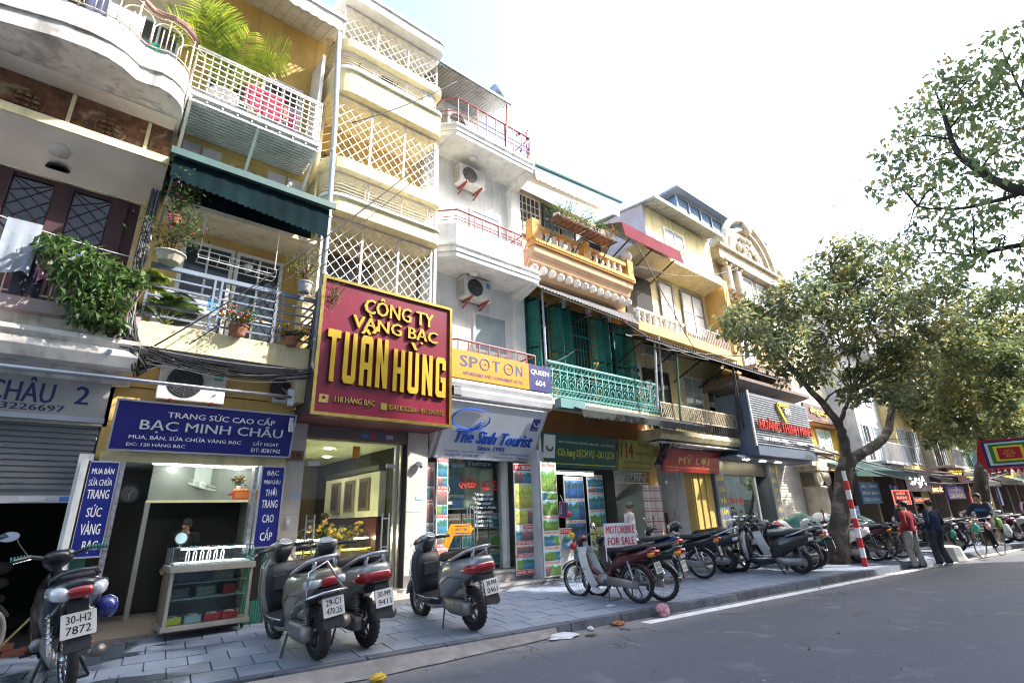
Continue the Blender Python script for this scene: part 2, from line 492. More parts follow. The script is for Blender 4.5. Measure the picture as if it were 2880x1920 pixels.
def road_mat():
 m=bpy.data.materials.new('asphalt');m.use_nodes=True
 nt=m.node_tree;N=nt.nodes;L=nt.links;b=N['Principled BSDF']
 geo=N.new('ShaderNodeNewGeometry')
 def noise(sc,det,dist=0,sc3=None):
  t=N.new('ShaderNodeTexNoise');t.inputs['Scale'].default_value=sc;t.inputs['Detail'].default_value=det;t.inputs['Distortion'].default_value=dist
  if sc3:
   mp=N.new('ShaderNodeMapping');mp.inputs['Scale'].default_value=sc3;mp.inputs['Rotation'].default_value=(0,0,.115)
   L.new(geo.outputs['Position'],mp.inputs['Vector']);L.new(mp.outputs[0],t.inputs['Vector'])
  else:L.new(geo.outputs['Position'],t.inputs['Vector'])
  return t.outputs['Fac']
 def mr(src,a,bb,c=0,d=1):
  r_=N.new('ShaderNodeMapRange');r_.inputs[1].default_value=a;r_.inputs[2].default_value=bb;r_.inputs[3].default_value=c;r_.inputs[4].default_value=d
  L.new(src,r_.inputs[0]);return r_.outputs[0]
 def mix(f,a,c,typ='MIX'):
  x=N.new('ShaderNodeMix');x.data_type='RGBA';x.blend_type=typ
  L.new(f,x.inputs[0])
  for i,v in ((6,a),(7,c)):
   if isinstance(v,tuple):x.inputs[i].default_value=(*v,1)
   else:L.new(v,x.inputs[i])
  return x.outputs[2]
 c=mix(mr(noise(.5,5,0,(.25,1.2,1)),.3,.7),(.070,.082,.106),(.102,.116,.142))
 c=mix(mr(noise(28,5),.35,.65,0,.55),c,(.055,.058,.068));c=mix(mr(noise(24,3),.62,.72,0,.8),c,(.17,.175,.19))
 c=mix(mr(noise(260,2),.55,.75),c,(.17,.17,.18))
 c=mix(mr(noise(230,2),.28,.42,.7,0),c,(.03,.03,.033))
 # dust spread along the gutter and pale worn blots
 sep=N.new('ShaderNodeSeparateXYZ');L.new(geo.outputs['Position'],sep.inputs[0])
 ma=N.new('ShaderNodeMath');ma.operation='MULTIPLY_ADD';L.new(sep.outputs[0],ma.inputs[0]);ma.inputs[1].default_value=.115;L.new(sep.outputs[1],ma.inputs[2])
 gut=mr(ma.outputs[0],5.75,6.35)
 gn=N.new('ShaderNodeMath');gn.operation='MULTIPLY';L.new(gut,gn.inputs[0]);L.new(mr(noise(3,6,.5),.25,.6,.45,1.),gn.inputs[1])
 c=mix(gn.outputs[0],c,(.20,.195,.19))
 c=mix(mr(noise(1.6,4,1.),.60,.70,0,.7),c,(.15,.155,.17));c=mix(mr(noise(.9,6,2.),.62,.70,0,.6),c,(.05,.053,.06));c=mix(mr(noise(9,2,0),.72,.76,0,.6),c,(.26,.26,.28))
 vo=N.new('ShaderNodeTexVoronoi');vo.feature='DISTANCE_TO_EDGE';vo.inputs['Scale'].default_value=.55
 wob=N.new('ShaderNodeVectorMath');wob.operation='ADD'
 t=N.new('ShaderNodeTexNoise');t.inputs['Scale'].default_value=2.5;t.inputs['Detail'].default_value=6;L.new(geo.outputs['Position'],t.inputs['Vector'])
 L.new(geo.outputs['Position'],wob.inputs[0]);L.new(t.outputs['Color'],wob.inputs[1]);L.new(wob.outputs[0],vo.inputs['Vector'])
 ck=N.new('ShaderNodeMath');ck.operation='MULTIPLY';L.new(mr(vo.outputs['Distance'],.004,.012,1,0),ck.inputs[0]);L.new(mr(noise(.35,2),.45,.6),ck.inputs[1])
 ck2=N.new('ShaderNodeMath');ck2.operation='MULTIPLY';L.new(ck.outputs[0],ck2.inputs[0]);L.new(mr(ma.outputs[0],4.9,5.9),ck2.inputs[1])
 c=mix(ck2.outputs[0],c,(.02,.02,.02))
 L.new(c,b.inputs['Base Color']);b.inputs['Roughness'].default_value=.78
 bp=N.new('ShaderNodeBump');bp.inputs['Strength'].default_value=.5;bp.inputs['Distance'].default_value=.006
 L.new(noise(240,2),bp.inputs['Height']);L.new(bp.outputs[0],b.inputs['Normal'])
 return m
ROAD=road_mat()

def stone_mat(name,tiles=False):
 """blue-grey paving stone: dusty dry patches, dark wet patches towards the left"""
 m=bpy.data.materials.new(name);m.use_nodes=True
 nt=m.node_tree;N=nt.nodes;L=nt.links;b=N['Principled BSDF']
 geo=N.new('ShaderNodeNewGeometry')
 def noise(sc,det=4,dist=0.,sc3=None):
  t=N.new('ShaderNodeTexNoise');t.inputs['Scale'].default_value=sc;t.inputs['Detail'].default_value=det;t.inputs['Distortion'].default_value=dist
  if sc3:
   mp=N.new('ShaderNodeMapping');mp.inputs['Scale'].default_value=sc3
   L.new(geo.outputs['Position'],mp.inputs['Vector']);L.new(mp.outputs[0],t.inputs['Vector'])
  else:L.new(geo.outputs['Position'],t.inputs['Vector'])
  return t.outputs['Fac']
 def mr(src,a,bb,c=0,d=1):
  r_=N.new('ShaderNodeMapRange');r_.inputs[1].default_value=a;r_.inputs[2].default_value=bb;r_.inputs[3].default_value=c;r_.inputs[4].default_value=d
  L.new(src,r_.inputs[0]);return r_.outputs[0]
 def mix(f,a,c):
  x=N.new('ShaderNodeMix');x.data_type='RGBA';L.new(f,x.inputs[0])
  for i,v in ((6,a),(7,c)):
   if isinstance(v,tuple):x.inputs[i].default_value=(*v,1)
   else:L.new(v,x.inputs[i])
  return x.outputs[2]
 oi=N.new('ShaderNodeObjectInfo')
 c=mix(mr(noise(2.2,6,.3),.3,.7),(.17,.205,.265),(.27,.31,.375))
 if tiles:
  c=mix(mr(oi.outputs['Random'],0,1,0,.8),c,(.20,.24,.31))
 else:
  c=mix(mr(noise(1.1,3),.35,.65,0,.7),c,(.20,.24,.31))
 c=mix(mr(noise(90,3),.6,.8,0,.5),c,(.36,.37,.39))
 c=mix(mr(noise(6,6,1.),.58,.72,0,.35),c,(.28,.26,.24))
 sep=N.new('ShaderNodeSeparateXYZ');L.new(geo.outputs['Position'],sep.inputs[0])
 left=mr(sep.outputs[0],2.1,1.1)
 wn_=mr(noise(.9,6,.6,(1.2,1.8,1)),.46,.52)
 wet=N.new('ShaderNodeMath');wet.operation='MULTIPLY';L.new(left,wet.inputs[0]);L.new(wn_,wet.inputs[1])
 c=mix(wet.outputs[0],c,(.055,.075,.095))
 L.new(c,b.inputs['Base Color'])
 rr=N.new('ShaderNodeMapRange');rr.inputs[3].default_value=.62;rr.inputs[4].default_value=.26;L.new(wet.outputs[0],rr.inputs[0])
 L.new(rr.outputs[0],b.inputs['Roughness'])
 bp=N.new('ShaderNodeBump');bp.inputs['Strength'].default_value=.25;bp.inputs['Distance'].default_value=.004
 L.new(noise(60),bp.inputs['Height']);L.new(bp.outputs[0],b.inputs['Normal'])
 return m
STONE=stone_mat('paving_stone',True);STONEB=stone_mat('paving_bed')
JOINT=mat('joint_mortar',(.12,.125,.135),.95,dirt=.3)
KERB=mat('kerb_stone',(.085,.10,.125),.75,var=.3,scale=6,dirt=.4,dcol=(.2,.19,.18),rand=.25)

MB().quad((-60,-60,0),(260,-60,0),(260,160,0),(-60,160,0)).build('road',ROAD,kind='structure')
mk=MB()
for a,b in ((7.15,30),(33,60)):
 # the painted edge line, a thin worn film on the asphalt
 y=lambda x,o:6.30-.11*x+o
 n=24
 for i in range(n):
  xa=a+(b-a)*i/n;xb=a+(b-a)*(i+1)/n
  mk.quad((xa,y(xa,-.1),.004),(xb,y(xb,-.1),.004),(xb,y(xb,.1),.004),(xa,y(xa,.1),.004))
LINE=mat('road_line_paint',(.8,.8,.8),.7,dirt=.35,dcol=(.2,.2,.21),dscale=5)
mk.build('road_marking',LINE,kind='structure')

pave=MB().hexa([kp(-8,.16,-.1),kp(90,.16,-.1),(90,20,-.1),(-9,20,-.1),
    kp(-8,.16,.09),kp(90,.16,.09),(90,20,.09+.031*23),(-9,20,.09+.031*12.4)]).build('pavement',JOINT,kind='structure')
# kerb stones, each a part of the pavement
kb=MB().hexa([(0,0,0),(.985,0,0),(.985,.15,0),(0,.15,0),(.003,.02,.115),(.982,.02,.115),(.982,.15,.118),(.003,.15,.118)]).mesh('kerb_stone',KERB)
ang=math.atan(KS)
for i in range(-7,60):
 q=kp(i,0,-.002+rnd.uniform(-.004,.004)-(.055 if i<4 and rnd.random()<.3 else 0))
 place('kerb_stone',kb,pave,q,(0,0,ang+rnd.uniform(-.004,.004)))
# paving tiles: near ones are parts, the far ones one stuff part
TS=.42
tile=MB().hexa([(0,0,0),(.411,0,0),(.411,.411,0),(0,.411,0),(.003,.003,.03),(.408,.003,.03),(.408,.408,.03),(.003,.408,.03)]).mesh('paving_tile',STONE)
far=MB();cnt=0
tilt=math.atan(.031)
for i in range(-6,100):
 for j in range(0,12):
  s=i*TS+(.21 if j % 2 else 0);t=.16+j*TS
  q=kp(s,t);x,y=q[0],q[1]
  if y>9.25 or y-kerb_y(x)<0:continue
  z=pz(x,y)-.032+rnd.uniform(-.0025,.0025)
  if x<9.6 and (x>-.6) and cnt<300 and not (j>6 and x<.3):
   place('paving_tile',tile,pave,(x,y,z),(tilt+rnd.uniform(-.004,.004),rnd.uniform(-.004,.004),ang));cnt+=1
  else:
   a=[kp(s+.003,t+.003),kp(s+.411,t+.003),kp(s+.411,t+.411),kp(s+.003,t+.411)]
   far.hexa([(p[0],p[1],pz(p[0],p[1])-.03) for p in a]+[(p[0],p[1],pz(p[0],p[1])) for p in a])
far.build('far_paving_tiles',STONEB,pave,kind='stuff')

# broken concrete strip in the gutter where the kerb has sunk
CONC=mat('gutter_concrete',(.24,.225,.21),.9,var=.2,scale=5,dirt=.5,dcol=(.1,.095,.09),bump=.4,bscale=30)
g=MB();prof=[]
n=26
for i in range(n+1):
 s=-1.5+7.2*i/n
 prof.append((s,-.05-.52*(1-i/n) ** .7-rnd.uniform(0,.07)))
for i in range(n):
 (s0,t0),(s1,t1)=prof[i],prof[i+1]
 for k in range(3):
  f0,f1=k/3,(k+1)/3
  def pt(s,t,f):
   return kp(s,t*(1-f),.012+.085*f)
  g.quad(pt(s0,t0,f0),pt(s1,t1,f0),pt(s1,t1,f1),pt(s0,t0,f1))
g.build('gutter',CONC,kind='structure')
# far ground-level land beyond the street is hidden by houses; pavement across the street behind the camera
MB().hexa([(-20,-14,-.1),(90,-14,-.1),(90,-9.6,-.1),(-20,.6,-.1),(-20,-14,.115),(90,-14,.115),(90,-9.6,.115),(-20,.6,.115)]).build('far_side_pavement',STONEB,kind='structure')
# ------------------------------------------------------------------ shared builders for the houses
YEL=mat('yellow_limewash',(.66,.44,.15),.85,var=.12,dirt=.35,dcol=(.34,.22,.10),streak=.5)
YELP=mat('pale_yellow_paint',(.76,.66,.38),.85,var=.1,dirt=.3,dcol=(.42,.33,.2),streak=.6)
CREAM=mat('cream_paint',(.78,.70,.52),.85,var=.1,dirt=.3,dcol=(.36,.29,.22),streak=.6)
SOFFIT=mat('soffit_plaster',(.80,.73,.62),.9,var=.14,scale=1.3,dirt=.25,dcol=(.4,.34,.27))
OLDW=mat('weathered_whitewash',(.70,.66,.60),.9,var=.2,dirt=.6,dcol=(.2,.17,.16),streak=.6,dscale=2.2)
ORANGE=mat('orange_limewash',(.66,.33,.09),.85,var=.15,dirt=.35,dcol=(.4,.22,.1),streak=.3)
TIN=mat('corrugated_tin',(.40,.40,.40),.5,.5,dirt=.5,dcol=(.22,.17,.13),dscale=2)
GREENTIN=mat('green_tin',(.05,.115,.105),.5,dirt=.2)
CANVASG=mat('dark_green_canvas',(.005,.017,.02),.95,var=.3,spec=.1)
CANVASW=mat('pale_canvas',(.66,.62,.56),.9,var=.08,streak=.3)
TEALP=mat('teal_paint',(.03,.27,.23),.55,var=.2,dirt=.25,dcol=(.02,.1,.09))
TEALL=mat('light_teal_iron',(.16,.42,.40),.5,var=.15)
WFRAME=mat('white_iron',(.75,.73,.68),.5,dirt=.2,dcol=(.4,.25,.15))
CREAMIRON=mat('cream_iron',(.72,.60,.45),.6,dirt=.4,dcol=(.35,.16,.08),dscale=6)
WOODR=mat('dark_red_wood',(.055,.018,.02),.55,var=.3)
STONEP=mat('beige_stone_cladding',(.52,.47,.42),.45,var=.12,dirt=.3,dcol=(.35,.28,.22),dscale=3)
GRANITE=mat('speckled_granite',(.30,.28,.27),.35,var=.5,scale=60,bump=.1)
GOLD=mat('polished_gold',(.75,.52,.15),.22,1.,var=.15,scale=9,bump=.1,bscale=12)
CLOTHR=mat('red_patterned_cloth',(.55,.08,.13),.9,var=.6,scale=14)
GREYPIPE=mat('grey_plastic_pipe',(.42,.46,.52),.45)

def window(parent,x0,x1,z0,z1,y,fm,gm,nx=2,nz=2,fw=.05,name='window',d=.05,label=None):
 """frame is the part; every pane is a sub-part"""
 m=MB()
 m.box(x0-fw,x1+fw,y-d,y+.02,z0-fw,z0);m.box(x0-fw,x1+fw,y-d,y+.02,z1,z1+fw)
 m.box(x0-fw,x0,y-d,y+.02,z0,z1);m.box(x1,x1+fw,y-d,y+.02,z0,z1)
 t=fw*.55
 for i in range(1,nx):
  x=x0+(x1-x0)*i/nx;m.box(x-t/2,x+t/2,y-d*.9,y+.01,z0,z1)
 for j in range(1,nz):
  z=z0+(z1-z0)*j/nz
  for i in range(nx):
   a=x0+(x1-x0)*i/nx+(t/2 if i else 0);b=x0+(x1-x0)*(i+1)/nx-(t/2 if i<nx-1 else 0)
   m.box(a,b,y-d*.8,y+.01,z-t/2,z+t/2)
 f=m.build(name,fm,parent,label=label)
 for i in range(nx):
  for j in range(nz):
   a=x0+(x1-x0)*i/nx+.002;b=x0+(x1-x0)*(i+1)/nx-.002
   c=z0+(z1-z0)*j/nz+.002;e=z0+(z1-z0)*(j+1)/nz-.002
   BX('pane',gm,f,a,b,y-d*.45,y-d*.25,c,e)
 return f

def corrugated(name,a,b,c,d,m,parent,n=24,amp=.018,t=.006):
 """sheet a-b (front edge, left to right) to d-c (back edge); waves run front to back; real thickness"""
 a,b,c,d=map(Vector,(a,b,c,d))
 nn=(b-a).cross(d-a).normalized()
 mb=MB();k=n*4;vs=[]
 for off in (0,-t):
  for (p,q) in ((a,b),(d,c)):
   for i in range(k+1):
    w=amp*math.sin(i/k*n*2*math.pi)
    vs.append(p.lerp(q,i/k)+nn*(w+off))
 K=k+1;fs=[]
 for i in range(k):
  fs.append((i,i+1,K+i+1,K+i));fs.append((2*K+i+1,2*K+i,3*K+i,3*K+i+1))
  fs.append((i+1,i,2*K+i,2*K+i+1));fs.append((K+i,K+i+1,3*K+i+1,3*K+i))
 mb.add(vs,fs)
 return mb.build(name,m,parent)

def scallop(name,x0,x1,y,z1,z0,m,parent,n=14,z1b=None,z0b=None,t=.006):
 """hanging canvas valance with a scalloped lower edge"""
 mb=MB();k=n*6
 z1b=z1 if z1b is None else z1b;z0b=z0 if z0b is None else z0b
 for i in range(k):
  f0,f1=i/k,(i+1)/k
  sc=lambda f:.035*abs(math.sin(f*n*math.pi))
  yy=lambda f:y+.004*math.sin(f*n*2.3)
  def q(f,top,o):
   zt=z1+(z1b-z1)*f;zb=z0+(z0b-z0)*f-sc(f)
   return (x0+(x1-x0)*f,yy(f)+o,zt if top else zb)
  mb.hexa([q(f0,0,0),q(f1,0,0),q(f1,0,t),q(f0,0,t),q(f0,1,0),q(f1,1,0),q(f1,1,t),q(f0,1,t)])
 return mb.build(name,m,parent)

def ac_unit(label,x,y,z,w=.8,h=.55,d=.3,facing='y',brackets=True,grille=None,sticker=None,group='air conditioner units on the facades'):
 t=thing('air_conditioner',label,'air conditioner',(x,y,z),group)
 body=mat('ac_casing',(.62,.61,.58),.5,dirt=.35,dcol=(.4,.33,.26),dscale=4)
 gm=grille or mat('ac_grille',(.10,.10,.10),.6)
 MB().box(x-w/2,x+w/2,y,y+d,z,z+h).build('casing',body,t,bev=.015)
 cx=x-w*.12;cz=z+h/2;r_=h*.41
 MB().lathe([(r_,0),(r_,.01),(0.001,.011)],(cx,y-.002,cz),24,Matrix.Rotation(rad(90),3,'X')).build('fan_opening',BLACK,t)
 g_=MB()
 for k in range(1,8):
  g_.torus((cx,y-.018,cz),'y',r_*k/7.5,.004,20,4)
 for k in range(8):
  a=k*math.pi/4;g_.bar((cx,y-.02,cz),(cx+r_*math.cos(a),y-.02,cz+r_*math.sin(a)),.007)
 g_.build('fan_grille',gm,t)
 gs=MB()
 for k in range(9):gs.box(x-w/2-.004,x-w/2,y+.03,y+d-.03,z+.06+k*(h-.12)/9,z+.06+k*(h-.12)/9+.02)
 gs.build('side_vent',mat('ac_slots',(.25,.25,.24),.7),t)
 if sticker:MB().box(x+w*.3,x+w*.44,y-.003,y,z+h*.62,z+h*.9).build('sticker',sticker,t)
 if brackets:
  for s_ in (-.3,.3):
   MB().bar((x+w*s_,y+.5,z-.02),(x+w*s_,y-.1,z-.02),.04).bar((x+w*s_,y-.08,z-.02),(x+w*s_,y+.45,z-.22),.03).build('bracket',REDP,t)
 return t

def sagging(a,b,sag,n=16):
 a=Vector(a);b=Vector(b)
 return [a.lerp(b,i/n)-Vector((0,0,sag*4*(i/n)*(1-i/n))) for i in range(n+1)]

def wire(label,pts,r=.008,m=None,cat='cable',group='cables strung along and across the street'):
 return MB().tube(pts,r,5).build('cable',m or CABLE,None,smooth=True,label=label,cat=cat,group=group)

def hang_cloth(name,label,cat,x,y,z,w,h,m,n=8,group='laundry hung on the balconies',tilt=0.):
 mb=MB();rows=[]
 ph=rnd.random()*6
 for o in (0,.008):
  for j in range(5):
   rows.append([(x-w/2+w*i/n,y+.03*math.sin(i*1.7+ph)*(j/4)+o,z-h*j/4-.04*math.sin(i*.9+ph)*(j/4)+tilt*(i/n)) for i in range(n+1)])
 for o in (0,5):
  for j in range(4):
   k=len(mb.v);mb.v+=rows[o+j]+rows[o+j+1]
   for i in range(n):mb.f.append((k+i,k+i+1,k+n+2+i,k+n+1+i) if o else (k+i+1,k+i,k+n+1+i,k+n+2+i))
 return mb.build(name,m,None,smooth=True,label=label,cat=cat,group=group)

def slats(parent,name,m,n,f):
 """n like pieces, f(i) -> (mesh, loc, rot)"""
 for i in range(n):
  me,loc,rot=f(i)
  place(name,me,parent,loc,rot)

_lm={}
def plant(label,x,y,z,pot_r=.14,pot_h=.2,r=.3,h=.4,n=260,lm=None,size=.06,potm=None,flowers=None,cat='plant',group='potted plants on the balconies',droop=.2,stems=6,seed=1):
 t=thing('potted_plant',label,cat,(x,y,z),group)
 MB().lathe([(pot_r*.7,0),(pot_r*.72,.01),(pot_r,pot_h*.85),(pot_r*1.08,pot_h*.86),(pot_r*1.08,pot_h),(pot_r*.9,pot_h),(pot_r*.9,pot_h*.9),(.001,pot_h*.9)],(x,y,z),14).build('pot',potm or TERRA,t,smooth=False)
 rng=np.random.default_rng(seed)
 st=MB();pts=[]
 BR=mat('stem_brown',(.12,.08,.05),.9)
 for k in range(stems):
  a=rng.uniform(0,6.28);rr=r*rng.uniform(.3,1);hh=h*rng.uniform(.6,1.1)
  p1=Vector((x+rr*.3*math.cos(a),y+rr*.3*math.sin(a),z+pot_h+hh*.5));p2=Vector((x+rr*math.cos(a),y+rr*math.sin(a),z+pot_h+hh))
  st.tube([(x,y,z+pot_h*.85),p1,p2],[.012,.009,.005],5)
  for q in range(n // stems):
   f=rng.uniform(.35,1.1);c=Vector((x,y,z+pot_h)).lerp(p2,f)
   pts.append((c.x+rng.normal(0,r*.22),c.y+rng.normal(0,r*.22),c.z+rng.normal(0,h*.12)))
 st.build('stem',BR,t)
 leaf_cloud('foliage',pts,size,lm or LEAF,t,droop=droop,rng=rng)
 if flowers:
  fm,nf,fs=flowers
  fmb=MB()
  for k in range(nf):
   c=pts[int(rng.integers(len(pts)))]
   fmb.ball((c[0],c[1]-.02,c[2]+.02),fs,fs,fs*.7,6,4)
  fmb.build('flowers',fm,t,kind='stuff')
 return t

LEAF=leaf_mat('leaf_green',(.035,.075,.02),(.09,.16,.04))
LEAFD=leaf_mat('leaf_dark',(.02,.05,.018),(.06,.12,.035),.25)
LEAFY=leaf_mat('leaf_yellowgreen',(.09,.14,.02),(.22,.28,.04),.45)
PALMM=leaf_mat('palm_green',(.10,.17,.02),(.28,.36,.04),.5,third=(.45,.40,.06))

def palm(label,x,y,z,h,r,n=14,seed=3,group=None,pot=True,m=None,name='palm_plant'):
 t=thing(name,label,'palm',(x,y,z),group)
 rng=np.random.default_rng(seed)
 if pot:MB().lathe([(.13,0),(.16,.02),(.24,.3),(.26,.31),(.26,.36),(.2,.36),(.2,.33),(.001,.33)],(x,y,z),16).build('pot',mat('white_ceramic',(.72,.72,.7),.35,dirt=.2),t,smooth=True)
 zb=z+(.33 if pot else 0)
 st=MB();lf=MB()
 for k in range(n):
  a=rng.uniform(0,6.28);el=rng.uniform(.75,1.35) if r/h>.3 else rng.uniform(1.15,1.5);L_=h*rng.uniform(.75,1.1)
  pts=[]
  d=Vector((math.cos(a),math.sin(a),0));p=Vector((x+.03*d.x,y+.03*d.y,zb));e=el
  for q in range(9):
   pts.append(p.copy());p=p+(d*math.cos(e)+Vector((0,0,1))*math.sin(e))*L_/8*(1 if q else 1.3);e -= (.13+.03*q)*min(1,(r/h)*2)
  st.tube(pts,[.012-.001*q for q in range(9)],4)
  side=d.cross(Vector((0,0,1)))
  for q in range(22):
   f=.28+.72*q/22;i=min(7,int(f*8));c=pts[i].lerp(pts[i+1],f*8-i)
   tang=(pts[i+1]-pts[i]).normalized()
   ll=L_*.34*math.sin(math.pi*(.12+.8*(f-.28)/.72))+.05
   for s_ in (-1,1):
    dr=(side*s_+tang*.55+Vector((0,0,.12-.25*rng.random()))).normalized()
    e1=c+dr*ll;mid=c+dr*ll*.5+Vector((0,0,.03))
    wv=tang*.011
    lf.add([c-wv,c+wv,mid+wv*1.3,e1,mid-wv*1.3],[(0,1,2,4),(4,2,3)])
 st.build('stalk',mat('palm_stalk',(.25,.28,.06),.6),t)
 lf.build('fronds',m or PALMM,t,kind='stuff')
 return t
# ================================================================== house with the curved balconies (far left)
H1=thing('townhouse','weathered cream townhouse with curved concrete balconies beside the green awning','house',(-1.9,9.8,.12))
BX('wall',CREAM,H1,-4.2,.05,9.8,15,6.9,13.5)
BX('upper_wall',YEL,H1,.05,.28,9.7,15,4.7,13.5,label='bright yellow end pier')
MB().hexa([(-4.2,9.75,3.6),(.2,9.75,3.6),(.2,15,3.6),(-4.2,15,3.6),(-4.2,9.75,4.3),(.2,9.75,4.3),(.2,15,4.3),(-4.2,15,4.3)]).build('floor_band',CREAM,H1)
# ground floor: open shop with a half lowered shutter
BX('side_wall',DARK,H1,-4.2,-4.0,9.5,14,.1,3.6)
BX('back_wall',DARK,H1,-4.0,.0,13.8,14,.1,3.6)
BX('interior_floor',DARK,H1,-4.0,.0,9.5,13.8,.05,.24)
BX('pillar',PLASTER_W,H1,-.02,.14,9.15,14,.1,2.6)
BX('lintel',CREAM,H1,-4.2,.2,9.3,9.75,3.0,3.6)
sh=MB().box(-4.1,.12,9.36,9.40,2.06,3.1).build('roller_shutter',mat('shutter_grey',(.21,.215,.22),.5,.3,dirt=.3),H1)
for i in range(13):BX('slat',_m['shutter_grey'],sh,-4.1,.12,9.33,9.357,2.14+i*.075,2.14+i*.075+.055)
BX('bottom_rail',GREYW,H1,-4.1,.13,9.33,9.41,1.97,2.06)
for i,(a,c_) in enumerate(((-1.05,(.2,.3,.5)),(-.52,(.6,.6,.6)),(-.12,(.1,.2,.5)))):
 BX('sticker',mat('sticker_%d' % i,c_,.5),H1,a,a+.26,9.322,9.328,1.985,2.045)
# sacks stacked in the dark
SACK=mat('sack_cloth',(.10,.085,.07),.9)
for i in range(5):
 for j in range(2):
  MB().ball((-.75-j*.55,10.7,.34+i*.2),.3,.22,.11).build('rice_sack',SACK,None,smooth=True,label='%s brown sack up in the %s stack inside the dark shuttered shop' % (['lowest','second','third','fourth','top'][i],['right','left'][j]),cat='sack',group='sacks in the dark shop')
for k,(bx,by,bz_) in enumerate([(-.3,9.3,.2),(-.55,9.34,.2),(-.42,9.33,.27),(-.15,9.42,.2),(-.7,9.3,.2)]):
 MB().box(bx,bx+.21,by,by+.1,bz_,bz_+.065).build('brick',mat('brick_red',(.30,.10,.06),.9,var=.3),None,label=['loose red brick nearest the white pillar foot','loose red brick next along from the pillar foot','loose red brick lying on top of two others','loose red brick set back against the pillar','loose red brick farthest from the pillar by the dark shop'][k],cat='brick',group='loose bricks by the dark shop')
MB().tube([(-.35,9.2,.3),(.12,8.95,.95)],.014,6).build('broom_handle',mat('bamboo',(.38,.33,.14),.6),None,label='bamboo stick leaning beside the black motorbike',cat='stick')
# grey slab over the shop
sl=MB().prx([(8.62,3.72),(8.56,3.86),(8.62,3.98),(8.56,4.04),(8.56,4.1),(8.7,4.12),(9.9,4.12),(9.9,3.58),(9.1,3.58),(9.0,3.72)],-4.2,.36).build('canopy_slab',OLDW,H1,label='mould-stained grey slab over the shutter')
MB().box(-4.2,.30,8.72,8.9,4.35,4.52).build('balcony_kerb',mat('pinkish_stone',(.42,.33,.32),.8,dirt=.4),H1)
MB().box(-4.2,.28,8.9,9.8,4.12,4.36).build('balcony_floor',OLDW,H1)
MB().tube([(.03,8.58,3.9),(.03,8.50,3.89)],.035,8).build('drain_spout',STEEL,H1)
# balcony railing with arches
b1=MB().tube([(-4.2,8.8,5.17),(.25,8.8,5.17)],.045,6).build('balcony_rail',mat('pink_rail',(.45,.30,.28),.6,dirt=.3),H1)
arch=MB()
arch.torus((0,0,0),'y',.24,.011,14,5,0,math.pi)
arch.tube([(-.09,0,-.42),(-.09,0,.02),(-.05,0,.12)],.010,5).tube([(.09,0,-.42),(.09,0,.02),(.05,0,.12)],.010,5).tube([(0,0,-.42),(0,0,.35)],.010,5)
am=arch.mesh('rail_arch',CREAMIRON,True)
for i in range(8):place('rail_arch',am,b1,(-4.0+i*.56,8.8,4.82))
for i in range(9):place('rail_post',MB().tube([(0,0,-.3),(0,0,.35)],.014,5).mesh('rail_post',CREAMIRON) if i==0 else pm,b1,(-4.28+i*.56,8.8,4.82));pm=bpy.data.meshes['rail_post']
MB().tube([(-4.2,8.8,4.6),(.25,8.8,4.6)],.012,5).build('bottom_rail',CREAMIRON,b1)
# dark red folding doors, first floor
dr=MB().box(-4.2,.0,9.86,9.9,4.3,6.92).build('door_wall',WOODR,H1)
for i in range(6):
 x0=-.28-i*.72
 lf=MB().box(x0-.10,x0+.12,9.80,9.857,4.36,6.86).build('door_stile',WOODR,dr)
 g_=MB().box(x0-.58,x0-.12,9.846,9.852,5.3,6.8).build('door_glass',WGLASS,dr)
 gr=MB()
 for k in range(-3,8):
  za=5.3+k*.25
  def cl(x,z):return (x,9.838,min(6.8,max(5.3,z)))
  gr.bar(cl(x0-.58,za),cl(x0-.12,za+.46),.012);gr.bar(cl(x0-.58,za+.46),cl(x0-.12,za),.012)
 gr.build('door_grille',WOODR,dr)
 BX('door_panel',WOODR,dr,x0-.58,x0-.12,9.81,9.855,4.4,5.2)
# ledge with yellow edge and carved brown frieze above
MB().hexa([(-4.2,9.0,7.32),(.22,9.0,7.30),(.22,9.84,6.9),(-4.2,9.84,6.9),(-4.2,9.0,7.44),(.22,9.0,7.42),(.22,9.84,7.44),(-4.2,9.84,7.44)]).build('ledge',SOFFIT,H1)
BX('ledge_edge',YELP,H1,-4.2,.225,8.96,8.998,7.31,7.45)
FRZ=mat('mouldy_frieze',(.16,.075,.04),.95,var=.5,scale=7,dirt=.6,dcol=(.4,.3,.2),dscale=5,bump=.6,bscale=25)
fz=MB().box(-4.2,.2,9.30,9.84,7.45,8.22).build('frieze',FRZ,H1)
for i in range(4):
 BX('frieze_rib',YELP,fz,-.16-i*1.0,-.11-i*1.0,9.26,9.298,7.46,8.18)
 MB().torus((-.62-i*1.0,9.295,7.8),'y',.2,.02,18,6).build('frieze_medallion',FRZ,fz)
 for a in range(3):
  for b in range(3):BX('frieze_stud',FRZ,fz,-.76-i+a*.1,-.69-i+a*.1,9.262,9.298,7.68+b*.09,7.74+b*.09)
MB().lathe([(.001,-.1),(.12,-.08),(.15,0),(.13,.03)],(-1.13,9.35,7.18),18).build('dome_lamp',mat('lamp_opal',(.6,.57,.5),.4),None,smooth=True,label='round opal ceiling lamp under the ledge of the curved balcony house',cat='lamp')
MB().lathe([(.15,0),(.15,.03),(.11,.03),(.11,0)],(-1.12,9.62,6.99),8).build('hex_vent',BLACK,H1)
